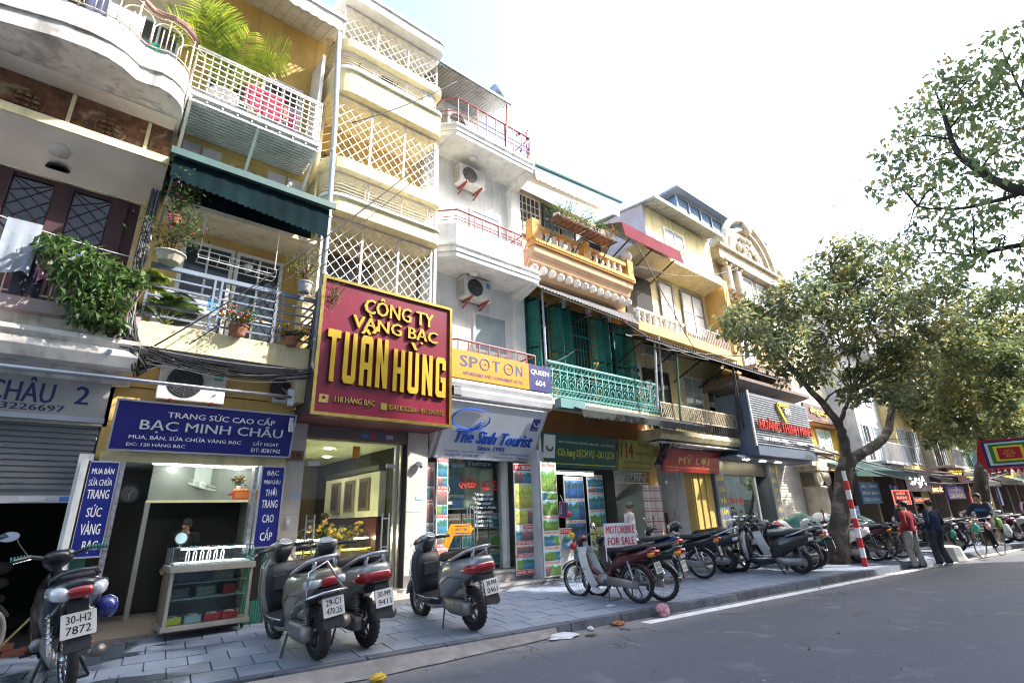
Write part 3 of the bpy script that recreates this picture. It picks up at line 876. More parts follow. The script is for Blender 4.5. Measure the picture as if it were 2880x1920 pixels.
# curved balcony, second floor: S-shaped plan
plan=[(-4.2,8.3),(-3.2,8.36),(-2.2,8.40),(-1.66,8.26),(-1.36,8.18),(-1.03,8.15),(-.80,8.17),(-.62,8.24),(-.42,8.40),(-.28,8.40),(-.12,8.36),(.02,8.40),(.14,8.5),(.22,8.62),(.25,8.8)]
MB().prz(plan+[(.25,9.95),(-4.2,9.95)],8.25,8.52).build('balcony_slab',OLDW,H1,label='curved white balcony slab')
MB().prz([(x,y-.035) for x,y in plan]+[(.28,9.9),(-4.2,9.9)],8.52,8.60).build('slab_lip',OLDW,H1)
MB().prz([(x,y+.02) for x,y in plan]+[(.23,9.9),(-4.2,9.9)],8.60,8.95).build('parapet',OLDW,H1)
BX('soffit',SOFFIT,H1,-4.2,.2,8.95,9.94,8.22,8.248)
def along(plan,step):
 out=[];acc=0
 for (a,b) in zip(plan,plan[1:]):
  a=Vector(a);b=Vector(b);L_=(b-a).length;t=(-acc) % step
  while t<L_:
   out.append(a.lerp(b,t/L_));t+=step
  acc+=L_
 return out
rl=MB().tube([(x,y,9.72) for x,y in plan],.05,6).tube([(x,y,9.60) for x,y in plan],.015,5).build('curved_handrail',mat('brown_rail',(.33,.2,.16),.6,dirt=.4),H1)
MB().tube([(x,y,8.99) for x,y in plan],.013,5).build('bottom_rail',CREAMIRON,rl)
ra=MB();ra.torus((0,0,0),'y',.2,.012,14,5,0,math.pi);ra.tube([(-.07,0,-.35),(-.07,0,.06)],.010,5).tube([(.07,0,-.35),(.07,0,.06)],.010,5).tube([(0,0,-.35),(0,0,.3)],.010,5).tube([(-.2,0,-.35),(-.2,0,0)],.01,5).tube([(.2,0,-.35),(.2,0,0)],.01,5)
ram=ra.mesh('rail_arch',CREAMIRON,True)
for i,p in enumerate(along(plan,.46)):
 if p.x>-3.4:place('rail_arch',ram,rl,(p.x,p.y,9.33))
pmm=MB().tube([(0,0,-.35),(0,0,.38)],.016,5).mesh('rail_post',CREAMIRON)
for i,p in enumerate(along(plan,.92)):place('rail_post',pmm,rl,(p.x,p.y,9.33),(0,0,.4))
# upper rooms behind the curved balcony
BX('upper_wall',YEL,H1,-4.2,.2,9.82,9.95,8.6,11.4)
for i,x in enumerate((-2.6,-1.35,-.35)):
 window(H1,x-.3,x+.3,8.7,10.75,9.8,WHITE,WGLASS,2,2,.07,'balcony_door')
MB().hexa([(-4.2,8.6,11.35),(.2,8.6,11.35),(.2,9.9,11.35),(-4.2,9.9,11.35),(-4.2,8.6,11.6),(.2,8.6,11.6),(.2,9.9,11.6),(-4.2,9.9,11.6)]).build('upper_slab',CREAM,H1)
hang_cloth('hanging_shirt','white shirt drying on the highest curved balcony','laundry',-.78,8.9,9.95,.5,.75,mat('cloth_white',(.66,.68,.72),.9))
hang_cloth('hanging_trousers','navy trousers drying on the highest curved balcony','laundry',-1.15,8.85,10.0,.28,.8,mat('cloth_navy',(.05,.06,.12),.9))
hang_cloth('hanging_towel','pale blue towel folded over the curved balcony floor edge','laundry',-1.75,8.6,9.4,.5,.35,mat('cloth_blue',(.28,.42,.6),.9))
hang_cloth('hanging_bag','small green cloth tied at the end of the curved balcony','laundry',-.3,8.75,9.4,.2,.3,mat('cloth_green',(.02,.25,.18),.9))
hang_cloth('hanging_jacket','grey jacket drying on the lower balcony at the far left','laundry',-1.15,8.65,5.55,.35,.75,mat('cloth_grey',(.28,.31,.36),.9))
hang_cloth('hanging_jeans','dark trousers drying beside the grey jacket on the lower balcony','laundry',-.98,8.75,5.35,.3,.8,mat('cloth_dark',(.035,.035,.05),.9))
hang_cloth('hanging_cloth_blue','bright blue cloth half hidden by the climbing plant','laundry',-.62,8.78,5.3,.3,.4,mat('cloth_royal',(.05,.12,.42),.9))
hang_cloth('hanging_cloth_pink','pink cloth on the lower balcony rail','laundry',-.85,8.72,5.1,.16,.3,mat('cloth_pink',(.5,.25,.38),.9))
wire('thin white washing line above the climbing plant',sagging((-1.6,8.75,5.62),(.25,8.8,5.45),.05),.007,WHITE,'rope','washing lines')
wire('washing line over the highest curved balcony',sagging((-1.2,8.7,10.25),(.3,8.8,9.95),.05),.007,WHITE,'rope','washing lines')

# climbing plant mass on the lower balcony
vine=thing('climbing_plant','leafy green climbing plant spilling over the lower balcony beside the cable bundle','plant',(-.3,8.7,4.1))
st=MB()
for k in range(10):
 x=-.55+.09*k
 st.tube([(.02,8.75,4.15),(x*.5,8.62,4.5),(x,8.6+.05*math.sin(k),4.9),(x-.15,8.55,5.25)],[.018,.014,.01,.006],5)
st.build('stem',mat('stem_brown',(.12,.08,.05),.9),vine)
rng=np.random.default_rng(21)
pts=np.concatenate([blob((-.62,8.55,5.15),.36,300,rng,.8),blob((-.30,8.55,5.0),.34,300,rng,.9),blob((-.45,8.5,4.75),.32,260,rng,1.),blob((-.12,8.55,4.72),.3,260,rng,1.),blob((-.3,8.5,4.42),.26,220,rng,.9),blob((-.8,8.6,5.3),.2,100,rng),blob((.12,8.6,5.05),.2,130,rng),blob((-.02,8.5,4.3),.18,110,rng)])
big=np.array(pts)
front=np.argsort(big[:,1])[:260]
rest=np.setdiff1d(np.arange(len(big)),front)
leaf_cloud('foliage',big[rest],.115,LEAF,vine,droop=.5,rng=rng,aspect=.5)
# the nearest leaves are picked out one by one
lv=[MB().add([(0,0,0),(.06,.03,.012),(.125,0,-.015),(.06,-.03,.012)],[(0,2,1),(0,3,2)]).mesh('leaf',LEAF),MB().add([(0,0,0),(.06,.022,.02),(.14,0,-.03),(.07,-.022,.02)],[(0,2,1),(0,3,2)]).mesh('leaf',LEAFD)]
for i in front:
 p=big[i]
 place('leaf',lv[0 if rnd.random()<.75 else 1],vine,tuple(p),(rnd.uniform(-.5,.5),rnd.uniform(.2,1.2),rnd.uniform(0,6.28)),(rnd.uniform(.75,1.2),)*3)
palm('small palm with yellowing fronds behind the climbing plant',.12,9.0,4.95,.55,.35,9,8,pot=False)

# ------------------------------------------------------------------ sign of the shuttered shop
t=thing('shop_sign','pale sign reading CHÂU 2 over the half lowered shutter','sign',(-1.0,9.1,3.05))
fr=Frame((-1.0,9.12,3.36))
panel('board',fr,-3.2,1.15,-.27,.25,.08,mat('sign_offwhite',(.36,.355,.34),.5),t)
panel('lower_trim',fr,-3.2,1.16,-.34,-.272,.1,mat('sign_trim_blue',(.42,.45,.52),.5),t,.01)
NAVY=mat('letter_navy',(.03,.02,.12),.5)
letters('CHÂU',fr,.24,.04,.66,.34,NAVY,t,bold=.035)
letters('2',fr,.86,.02,.16,.25,NAVY,t,bold=.035)
letters('0903226697',fr,.25,-.19,.92,.085,NAVY,t,bold=.02)
# grey steel awning pipe that runs in front of both shops
t=thing('awning_pipe','long galvanised awning pipe across the two left shop fronts','pipe',(.7,8.45,3.5))
MB().tube([(-1.6,8.25,3.47),(2.48,8.6,3.57)],.03,10).build('pipe',STEEL,t,smooth=True)
MB().box(2.42,2.52,8.58,8.66,3.43,3.7).bar((2.47,8.62,3.6),(2.47,9.3,3.9),.03).build('bracket',STEEL,t)

# ================================================================== silver shop house (narrow, green awning)
H2=thing('townhouse','narrow townhouse with dark green awning and blue jeweller signs','house',(1.5,9.7,.15))
BX('wall',YEL,H2,.28,2.72,9.7,15.5,4.6,8.4)
BX('lintel',YEL,H2,.15,2.72,9.3,9.6,2.55,3.6)
BX('beam',YELP,H2,.2,2.68,9.22,9.298,2.52,2.66)
BX('upper_lintel',YEL,H2,.2,2.68,9.3,9.69,3.62,4.04)
# ground floor room
INW=mat('shop_wall_green',(.2,.23,.21),.8)
BX('side_wall',INW,H2,.14,.22,9.31,14.2,.1,3.0)
BX('side_wall',INW,H2,2.62,2.7,9.31,14.2,.1,3.0)
BX('back_wall',mat('shop_back',(.12,.12,.13),.9),H2,.22,2.62,12.2,12.3,.1,2.75)
BX('ceiling',mat('shop_ceiling',(.32,.37,.36),.8),H2,.22,2.62,9.31,12.2,2.66,2.74)
BX('interior_floor',mat('shop_floor_tile',(.30,.24,.20),.35),H2,.22,2.62,9.28,12.2,.08,.245)
BX('bulkhead',mat('bulkhead_cream',(.25,.26,.21),.8),H2,1.0,2.6,10.9,11.0,2.05,2.655)
BX('bulkhead_trim',YELP,H2,.98,2.6,10.87,10.9,2.02,2.06)
BX('partition',DARK,H2,.24,2.6,11.6,11.7,.25,2.04)
BX('door_post',mat('grey_post',(.3,.3,.3),.6),H2,.98,1.05,10.88,10.98,.25,2.02)
t=thing('tube_lamp','long fluorescent tube behind the opening of the silver shop','lamp',(1.4,9.45,2.5));MB().tube([(.85,9.44,2.53),(2.1,9.46,2.50)],.016,8).build('tube',LIT,t);BX('batten',WHITE,t,.82,2.13,9.42,9.48,2.55,2.6)
t=thing('tube_lamp','pair of tubes end to end on the silver shop ceiling','lamp',(1.5,10.6,2.6));MB().tube([(1.42,9.95,2.6),(1.33,10.5,2.6)],.014,8).tube([(1.32,10.55,2.6),(1.24,11.05,2.6)],.014,8).build('tube',LIT,t);MB().bar((1.43,9.92,2.64),(1.23,11.1,2.64),.05,.03).build('batten',WHITE,t)
t=thing('tube_lamp','short tube lamp near the altar shelf of the silver shop','lamp',(2.35,10.3,2.6));MB().tube([(2.45,9.9,2.6),(2.25,10.8,2.6)],.014,8).build('tube',LIT,t);MB().bar((2.46,9.88,2.64),(2.24,10.82,2.64),.05,.03).build('batten',WHITE,t)
t=thing('wall_clock','round dark wall clock at the back of the silver shop','clock',(.78,11.55,2.1))
MB().torus((.78,11.55,2.2),'y',.15,.02,20,6).build('rim',BLACK,t);MB().lathe([(.15,0),(.001,.005)],(.78,11.56,2.2),20,Matrix.Rotation(rad(90),3,'X')).build('dial',mat('dial',(.12,.1,.12),.4),t);MB().bar((.78,11.54,2.2),(.84,11.54,2.27),.01).bar((.78,11.54,2.2),(.78,11.54,2.1),.01).build('hand',WHITE,t)
t=thing('wall_fan','cream fan mounted over the silver shop counter','fan',(1.75,10.8,2.4))
FC=mat('fan_cream',(.5,.55,.45),.5)
BX('bracket',FC,t,1.62,1.88,10.75,10.88,2.32,2.62)
MB().ball((1.74,10.62,2.3),.07,.1,.07).build('motor',FC,t,smooth=True)
mb=MB()
for k in range(1,5):mb.torus((0,0,0),'z',.055*k,.004,24,4)
for k in range(16):mb.bar((0,0,.0),(.22*math.cos(k*.3927),.22*math.sin(k*.3927),0),.004)
mb.torus((0,0,0),'z',.22,.010,24,6);mb.torus((0,0,.06),'z',.2,.006,24,5)
Mx=Matrix.Rotation(rad(16),4,'Y') @ Matrix.Rotation(rad(10),4,'X');mb.v=[tuple(Mx @ Vector(p)+Vector((1.72,10.5,2.26))) for p in mb.v]
mb.build('grille',FC,t)
t=thing('altar_shelf','red altar shelf hanging in the corner of the silver shop','shelf',(2.3,9.9,2.05));RW=mat('altar_red',(.45,.08,.03),.5)
BX('shelf',RW,t,2.05,2.55,9.75,10.1,2.1,2.13);BX('front_board',RW,t,2.05,2.55,9.73,9.749,2.02,2.16);BX('carved_panel',mat('altar_orange',(.6,.18,.04),.5),t,2.09,2.5,9.722,9.728,2.04,2.14)
for i,x in enumerate((2.1,2.19,2.27)):MB().ball((x,9.82,2.165),.035).build('orange',mat('orange_fruit',(.8,.35,.03),.5),None,smooth=True,label=['left orange on the red altar shelf','middle orange on the red altar shelf','right orange on the red altar shelf beside the dark bowl'][i],cat='fruit')
plant('tulip bouquet in a white vase on the red altar shelf',2.17,9.92,2.13,.04,.12,.12,.18,60,LEAFD,.07,WHITE,(mat('tulip',(.7,.3,.05),.6),7,.022),'flowers',None,seed=5)
# front pilasters
BX('pilaster',PLASTER_W,H2,.02,.12,9.05,9.3,.15,2.5)
for (a,b,nm) in ((.14,.3,'left'),(2.25,2.6,'right')):
 g_=MB().box(a,b,9.2,9.22,.2,1.28).build('folding_gate',mat('gate_green',(.06,.26,.20),.5),H2)
 n=int((b-a)/.035)
 for i in range(n):BX('slat',_m['gate_green'],g_,a+i*.035+.006,a+i*.035+.026,9.175,9.198,.2,1.28)
BX('gate_post',YELP,H2,2.6,2.68,9.15,9.3,.2,2.5)
BX('bright_foil',mat('crinkled_foil',(.5,.47,.46),.25,.8,var=.3,scale=20,bump=1.,bscale=18),H2,2.2,2.26,9.14,9.3,1.2,2.5)
BX('bright_foil',_m['crinkled_foil'],H2,.44,.50,9.05,9.25,.2,2.5)

def blue_sign(label,x0,x1,z0,z1,y,lines,tone=(.006,.014,.19)):
 t=thing('shop_sign',label,'sign',((x0+x1)/2,y,z0))
 fr=Frame(((x0+x1)/2,y,(z0+z1)/2));w=(x1-x0)/2;h=(z1-z0)/2
 panel('board',fr,-w,w,-h,h,.05,mat('sign_blue_%d' % int(tone[2]*100),tone,.4,var=.05,bump=0),t)
 border('frame',fr,-w,w,-h,h,.022,ALU,t,.01,.07)
 for (s,a,b,ww,hh,m,bold) in lines:letters(s,fr,a,b,ww,hh,m,t,bold=bold)
 return t
LW=mat('letter_white',(.8,.8,.8),.5,bump=0)
blue_sign('tall blue sign starting MUA BÁN at the left edge of the silver shop',.115,.425,1.29,2.48,9.06,[
 ('MUA BÁN',0,.49,.24,.095,LW,.04),('SỬA CHỮA',0,.345,.25,.11,LW,.04),('TRANG',0,.18,.24,.12,LW,.04),('SỨC',0,-.03,.16,.16,LW,.04),('VÀNG',0,-.245,.21,.17,LW,.04),('BẠC',.03,-.48,.16,.16,LW,.04)])
blue_sign('tall blue sign ending CAO CẤP on the right of the silver shop',2.3,2.63,1.29,2.49,9.06,[
 ('BẠC',0,.5,.18,.10,LW,.03),('MINH CHÂU',0,.375,.25,.08,LW,.04),('THỜI',0,.22,.17,.14,LW,.04),('TRANG',0,.03,.24,.12,LW,.04),('CAO',0,-.19,.17,.12,LW,.04),('CẤP',0,-.42,.18,.19,LW,.04)])
# the wide, tilted signboard
t=thing('shop_sign','wide navy signboard BẠC MINH CHÂU above the silver shop','sign',(1.5,9.0,2.66))
fr=Frame((1.47,8.98,3.0),(1,0,0),(0,-.22,1))
DB=mat('sign_navy',(.015,.015,.16),.35,var=.08,bump=0)
panel('board',fr,-1.2,1.2,-.335,.335,.06,DB,t)
border('frame',fr,-1.2,1.2,-.335,.335,.025,ALU,t,.012,.08)
LS=mat('letter_silver',(.6,.63,.66),.45,bump=0)
letters('TRANG SỨC CAO CẤP',fr,.15,.21,1.5,.13,LW,t,bold=.015)
letters('BẠC MINH CHÂU',fr,.07,.02,1.95,.21,LS,t,bold=.008,thick=.012)
letters('MUA, BÁN, SỬA CHỮA VÀNG BẠC',fr,-.28,-.155,1.45,.085,LW,t,bold=.015)
letters('LẤY NGAY',fr,.82,-.145,.38,.08,LW,t,bold=.015)
letters('ĐC: 120 HÀNG BẠC',fr,-.66,-.26,.72,.07,LW,t,bold=.015)
letters('ĐT: 8281942',fr,.83,-.26,.45,.065,LW,t,bold=.015)
t=thing('bulb_lamp','spiral bulb at the right end of the navy signboard','lamp',(2.6,8.85,3.05));MB().tube([(2.58,8.85,3.05),(2.58,8.85,3.2)],.02,8).tube([(2.62,8.85,3.05),(2.62,8.85,3.2)],.02,8).build('bulb',WHITE,t);MB().lathe([(.035,0),(.035,.08)],(2.6,8.85,3.2),10).build('cap',GREYW,t)
ac_unit('old cream air conditioner under the yellow balcony slab of the silver shop',1.15,9.15,3.45,.92,.6,.3,sticker=mat('ac_green_sticker',(.1,.35,.2),.5))
ac_unit('second air conditioner end hidden by the right post of the silver shop balcony',2.5,9.2,3.6,.3,.45,.3,brackets=False)
# first-floor balcony
BX('balcony_slab',YELP,H2,.30,2.76,8.8,9.7,4.13,4.5)
BX('slab_soffit',mat('grey_soffit',(.33,.35,.40),.9),H2,.36,2.68,8.86,9.7,4.10,4.128)
BX('slab_side',YELP,H2,2.62,2.76,8.8,9.6,3.55,4.128)
BX('slab_side',YELP,H2,.22,.34,8.84,9.6,3.7,4.128)
rail=MB().box(.28,2.80,8.76,8.82,5.38,5.45).build('balcony_rail',mat('blue_grey_iron',(.17,.21,.28),.45),H2)
for i in range(5):
 MB().box(.28,2.80,8.775,8.805,4.60+i*.155,4.63+i*.155).build('rail_bar',_m['blue_grey_iron'],rail)
for x in (.3,1.16,1.26,2.12,2.22,2.78):BX('rail_post',_m['blue_grey_iron'],rail,x-.016,x+.016,8.757,8.774,4.5,5.379)
for i in range(6):MB().box(2.765,2.795,8.83,9.65,4.60+i*.155,4.625+i*.155).build('side_bar',_m['blue_grey_iron'],rail)
window(H2,.75,1.45,4.55,6.35,9.68,WHITE,WGLASS,2,3,.06,'balcony_door');window(H2,1.6,2.3,4.55,6.35,9.68,WHITE,WGLASS,2,3,.06,'balcony_door')
ac_unit('large white air conditioner behind the blue-grey balcony bars',.88,9.2,4.58,.92,.7,.3,sticker=mat('ac_blue_sticker',(.05,.35,.6),.5),brackets=False)
BX('upper_ceiling',CREAM,H2,.28,2.72,8.9,9.7,6.62,6.7)
# dark green awning
aw=thing('awning','dark green corrugated awning with hanging canvas over the planted balcony','awning',(1.5,8.4,6.4))
corrugated('roof_sheet',(.22,8.2,7.12),(2.75,8.2,7.06),(2.75,9.68,7.75),(.22,9.68,7.8),GREENTIN,aw,26,.014)
BX('gutter_edge',GREENTIN,aw,.20,2.77,8.15,8.2,7.03,7.15)
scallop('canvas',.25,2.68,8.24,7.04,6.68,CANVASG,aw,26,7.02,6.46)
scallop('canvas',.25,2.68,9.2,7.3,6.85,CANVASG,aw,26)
for x in (.3,2.66):MB().bar((x,8.25,7.0),(x,9.6,6.4),.03).build('strut',STEEL,aw)
# hanging shelf and plants
t=thing('hanging_shelf','white wire shelf hung on chains over the planted balcony','shelf',(1.45,8.9,5.7))
mb=MB()
for z in (5.72,5.86):
 mb.tube([(.86,8.8,z),(2.05,8.8,z-.02),(2.05,9.0,z-.02),(.86,9.0,z)],.010,5,True)
for i in range(9):mb.tube([(.86+i*.149,8.8,5.72),(.86+i*.149,8.8,5.86)],.006,4);mb.tube([(.86+i*.149,8.8,5.715),(.86+i*.149,9.0,5.715)],.006,4)
mb.build('wire_frame',WFRAME,t)
for x in (.88,2.03):MB().tube([(x,8.85,5.86),(x,8.85,6.6)],.008,5).build('chain',WFRAME,t)
plant('small grey succulent pot on the hanging wire shelf',1.62,8.9,5.73,.07,.1,.12,.12,70,leaf_mat('leaf_grey',(.1,.09,.08),(.2,.17,.14)),.05,GREYW,seed=6)
LANT=mat('lantana_orange',(.8,.16,.02),.6)
plant('orange flowering lantana in a brown pot at the middle of the yellow slab',1.58,8.72,4.5,.14,.16,.36,.25,520,LEAFD,.05,TERRA,(LANT,46,.021),seed=7,stems=12)
plant('smaller orange flowering pot at the right end of the yellow slab',2.42,8.72,4.48,.12,.14,.30,.16,360,LEAFD,.05,TERRA,(LANT,30,.018),seed=8,stems=10)
PLANTT=leaf_mat('leaf_thin',(.07,.12,.02),(.17,.22,.05),.4)
plant('thin pink bougainvillea in a carved grey pot at the right rail end',2.5,8.62,5.46,.13,.2,.42,.5,420,PLANTT,.045,mat('carved_pot',(.33,.33,.33),.8),(mat('bract',(.6,.06,.25),.6),10,.018),seed=9,stems=16)
plant('bougainvillea in a painted bowl at the left rail end under the awning',.48,8.6,5.42,.2,.14,.45,.65,520,LEAF,.06,mat('painted_bowl',(.5,.45,.36),.5),(mat('bract',(.6,.06,.25),.6),14,.018),seed=10,stems=16)
plant('leafy stems reaching up to the green awning edge',.45,8.55,6.05,.1,.12,.36,.75,420,LEAF,.065,TERRA,(mat('bract',(.6,.06,.25),.6),10,.018),seed=12,stems=14)
palm('grassy palm behind the left bars of the planted balcony',.62,9.1,4.6,.6,.25,10,9,pot=False,m=LEAF)
plant('fine drooping vine over the top left corner of the red signboard',2.92,8.42,5.0,.05,.06,.3,.55,300,PLANTT,.04,TERRA,None,seed=14,stems=14,droop=.6)
# pale grey downpipe full height
t=thing('downpipe','pale grey downpipe between the green awning house and the lattice bays','pipe',(2.79,8.62,4.1))
MB().tube([(2.80,8.62,4.15),(2.80,8.62,7.2),(2.74,8.6,9.2),(2.62,8.55,11.6)],.05,10).build('pipe',GREYPIPE,t,smooth=True)
for z in (4.6,5.9,7.1,8.6):MB().lathe([(.06,0),(.06,.05)],(2.80-(.06 if z>8 else 0),8.615,z),12).build('collar',GREYPIPE,t)
MB().tube([(2.80,8.62,4.2),(2.80,8.5,4.08)],.055,10).build('outlet',GREYPIPE,t)
# second floor: painted wall panel, struts and cage balcony
BX('upper_wall',YEL,H2,.3,2.7,9.69,15.5,8.4,13.6)
PANW=mat('wall_panel_white',(.62,.57,.56),.85,dirt=.3)
MB().torus((1.45,9.655,8.0),'y',.30,.05,24,6,0,math.pi).build('arch_moulding',YEL,H2)
for (a,b) in ((.38,.66),(.7,1.02),(1.85,2.2),(2.24,2.62)):BX('wall_panel',PANW,H2,a,b,9.66,9.688,7.85,8.38)
MB().lathe([(.26,0),(.001,.02)],(1.45,9.66,7.98),24,Matrix.Rotation(rad(90),3,'X')).build('wall_medallion',PANW,H2)
bal=MB().box(.28,2.5,8.62,9.68,8.60,8.70).build('upper_balcony_slab',WHITE,H2)
sb=MB().box(0,.03,0,1.02,0,.05).mesh('slab_bar',WFRAME)
for i in range(10):place('slab_bar',sb,bal,(.30+i*.24,8.64,8.545))
sb2=MB().box(0,2.2,0,.03,0,.04).mesh('slab_bar',WFRAME)
for i in range(12):place('slab_bar',sb2,bal,(.29,8.66+i*.085,8.50))
cage=MB().box(.26,2.46,8.60,8.63,9.60,9.63).build('cage_rail',WFRAME,H2)
vb=MB().box(-.010,.010,-.010,.010,0,.92).mesh('cage_bar',WFRAME)
for i in range(19):place('cage_bar',vb,cage,(.27+i*.1215,8.615,8.70))
for i in range(8):place('cage_bar',vb,cage,(.27,8.74+i*.12,8.70));place('cage_bar',vb,cage,(2.457,8.74+i*.12,8.70))
hb=MB().box(0,2.2,-.008,.008,-.008,.008).mesh('cage_cross_bar',WFRAME)
for i in range(8):place('cage_cross_bar',hb,cage,(.26,8.597,8.72+i*.118))
for x in (.32,1.4,2.45):MB().bar((x,8.66,8.5),(x,9.66,7.72),.05).build('strut',WFRAME,H2)
BX('corner_post',WFRAME,H2,.26,.30,8.60,8.64,8.5,8.70)
window(H2,.6,1.3,8.75,10.6,9.68,WHITE,WGLASS,2,2,.06,'balcony_door');window(H2,1.55,2.25,8.75,10.6,9.68,WHITE,WGLASS,2,2,.06,'balcony_door')
BX('side_screen',WHITE,H2,2.46,2.53,9.0,9.68,8.7,11.3)
palm('tall bright palm in a white pot behind the cage balcony rail',.80,8.95,8.72,1.6,.42,20,4)
hang_cloth('hanging_blanket','red and white patterned blanket hanging inside the cage balcony','laundry',1.45,8.78,9.5,.7,.55,CLOTHR,tilt=-.05)
hang_cloth('hanging_scarf','dark red scarf hanging right of the patterned blanket','laundry',1.98,8.8,9.3,.16,.65,mat('cloth_maroon',(.25,.03,.08),.9,var=.5,scale=16))
hang_cloth('hanging_skirt','multicoloured cloth between the blanket and the dark red scarf','laundry',1.76,8.8,9.35,.26,.4,mat('cloth_mixed',(.5,.25,.2),.9,var=.8,scale=20))
# top awning of the narrow house
aw=thing('awning','wide cream awning with scalloped edge above the cage balcony','awning',(1.4,8.3,11.5))
MB().slab((.1,8.22,11.62),(2.62,8.22,11.62),(2.62,9.9,12.5),(.1,9.9,12.5),.03).build('roof_sheet',CANVASW,aw)
for i in range(12):MB().bar((.2+i*.21,8.24,11.595),(.2+i*.21,9.88,12.46),.012).build('roof_seam',mat('seam',(.4,.37,.32),.8),aw)
MB().slab((.1,8.2,11.64),(2.66,8.2,11.64),(2.66,8.2,11.74),(.1,8.2,11.74),.06).build('gutter_edge',WHITE,aw)
scallop('valance',.1,2.58,8.24,11.6,11.36,CANVASW,aw,14)

# ================================================================== gold shop house with the lattice bays
H3=thing('townhouse','yellow townhouse with stacked white lattice bays above the red signboard','house',(4.1,9.5,.2))
BX('wall',YEL,H3,2.72,5.42,9.9,15.5,3.5,13.4)
def bayplan(x0,x1,yf,r_=.42,yb=9.9):
 p=[(x0,yb)]
 for k in range(7):a=math.pi+k*math.pi/12;p.append((x0+r_+r_*math.cos(a),yf+r_+r_*math.sin(a)))
 rr=.16
 for k in range(5):a=1.5*math.pi+k*math.pi/8;p.append((x1-rr+rr*math.cos(a),yf+rr+rr*math.sin(a)))
 p.append((x1,yb));return p
XL,XR=2.66,5.30
def band(z0,z1,yf,m,name,x0=XL,x1=XR):return MB().prz(bayplan(x0,x1,yf),z0,z1).build(name,m,H3)
LATM=WFRAME;mat('bronze_frame',(.25,.14,.06),.5)
def lattice(z0,z1,y=8.83,x0=2.80,x1=5.22):
 f=MB();n=4
 for i in range(n):x=x0+(x1-x0)*i/(n-1);f.box(x-.02,x+.02,y-.02,y+.02,z0,z1)
 f.box(x0+.021,x1-.021,y-.018,y+.018,z1-.03,z1)
 g_=f.build('lattice_frame',LATM,H3)
 step=.21;H=z1-z0;W=x1-x0;sl=.84
 def clip(xa,sgn):
  # bar through (xa, z0) with slope sgn
  pts=[]
  for (x,z) in ((x0,None),(x1,None)):
   zz=z0+(x-xa)*sgn/sl
   if z0-1e-6<=zz<=z1+1e-6:pts.append((x,zz))
  for z in (z0,z1):
   xx=xa+(z-z0)*sl/sgn
   if x0<xx<x1:pts.append((xx,z))
  return sorted(set((round(a,4),round(b,4)) for a,b in pts))
 k=int((W+H*sl)/step)+2
 for i in range(-int(H*sl/step)-1,k):
  xa=x0+i*step
  for sgn,o in ((1,-.012),(-1,.012)):
   p=clip(xa if sgn==1 else xa,sgn)
   if len(p)>=2 and (Vector(p[0])-Vector(p[-1])).length>.12:
    MB().bar((p[0][0],y+o,p[0][1]),(p[-1][0],y+o,p[-1][1]),.012,.012,(0,1,0)).build('lattice_bar',LATM,g_)
 # left side lattice, turned along the depth
 for i in range(8):
  MB().bar((x0-.05,y+.05+.0,z0+H*i/8),(x0-.05,y+.9,min(z1,z0+H*(i+2.4)/8)),.014).build('lattice_bar',LATM,g_)
def bayrail(z0,z1,y=8.83):
 pl=[(x,yy) for x,yy in bayplan(XL+.06,XR-.04,y-.05,.34) if yy<9.6]
 r_=MB().tube([(x,yy,z1) for x,yy in pl],.016,5).build('bay_rail',LATM,H3)
 for i in range(7):
  z=z0+.05+(z1-z0-.05)*i/7
  MB().tube([(x,yy,z) for x,yy in pl],.007,5).build('rail_bar',LATM,r_)
 for x in (3.55,3.62,4.38,5.02,5.08):MB().tube([(x,y-.05,z0),(x,y-.05,z1)],.014,5).build('rail_post',LATM,r_)
# bottom storey behind the red sign up to the first bay
lattice(5.55,7.35,8.9)
BX('bay_back',CREAM,H3,2.75,5.35,9.78,9.899,5.3,7.3)
band(7.36,7.66,8.62,YELP,'bay_slab');band(7.66,7.72,8.56,WHITE,'slab_lip');bayrail(7.72,8.30)
band(8.34,8.60,8.60,YELP,'bay_cornice')
lattice(8.62,10.28)
band(10.30,10.88,8.62,YELP,'bay_slab');band(10.88,10.96,8.56,WHITE,'slab_lip');bayrail(10.96,11.50)
band(11.53,11.74,8.60,YELP,'bay_cornice')
lattice(11.76,12.86)
band(12.88,13.12,8.55,WHITE,'bay_roof');band(13.12,13.2,8.5,WHITE,'roof_lip')
for z in (7.85,11.1):window(H3,2.95,4.02,z-.1,z+1.6,9.88,_m['bronze_frame'],WGLASS,3,2,.05,'balcony_door');window(H3,4.15,5.2,z-.1,z+1.6,9.88,_m['bronze_frame'],WGLASS,3,2,.05,'balcony_door')
window(H3,3.2,4.2,5.6,7.0,9.78,mat('bronze_frame',(.25,.14,.06),.5),WGLASS,3,2,.06)
BX('bay_side_wall',YELP,H3,2.70,2.745,9.3,9.9,4.2,7.36);BX('bay_side_wall',YELP,H3,2.70,2.745,9.35,9.9,7.75,10.3)
BX('downpipe',GREYPIPE,H3,5.33,5.40,8.95,9.0,5.4,10.3)
hang_cloth('hanging_shirt','blue-grey shirts hanging inside the top lattice bay','laundry',4.3,9.1,12.3,.6,.7,mat('cloth_bluegrey',(.18,.22,.33),.9))
hang_cloth('hanging_cloth','dark cloth hanging over the upper bay rail','laundry',3.95,8.95,11.7,.3,.5,mat('cloth_dark',(.035,.035,.05),.9))
hang_cloth('hanging_lace','white lace cloth on the right end of the upper bay rail','laundry',4.95,8.72,11.52,.3,.5,mat('cloth_lace',(.7,.7,.68),.9))
plant('small green plant on the upper bay ledge',3.2,8.95,10.96,.08,.12,.22,.2,120,LEAF,.06,GREYW,seed=31)
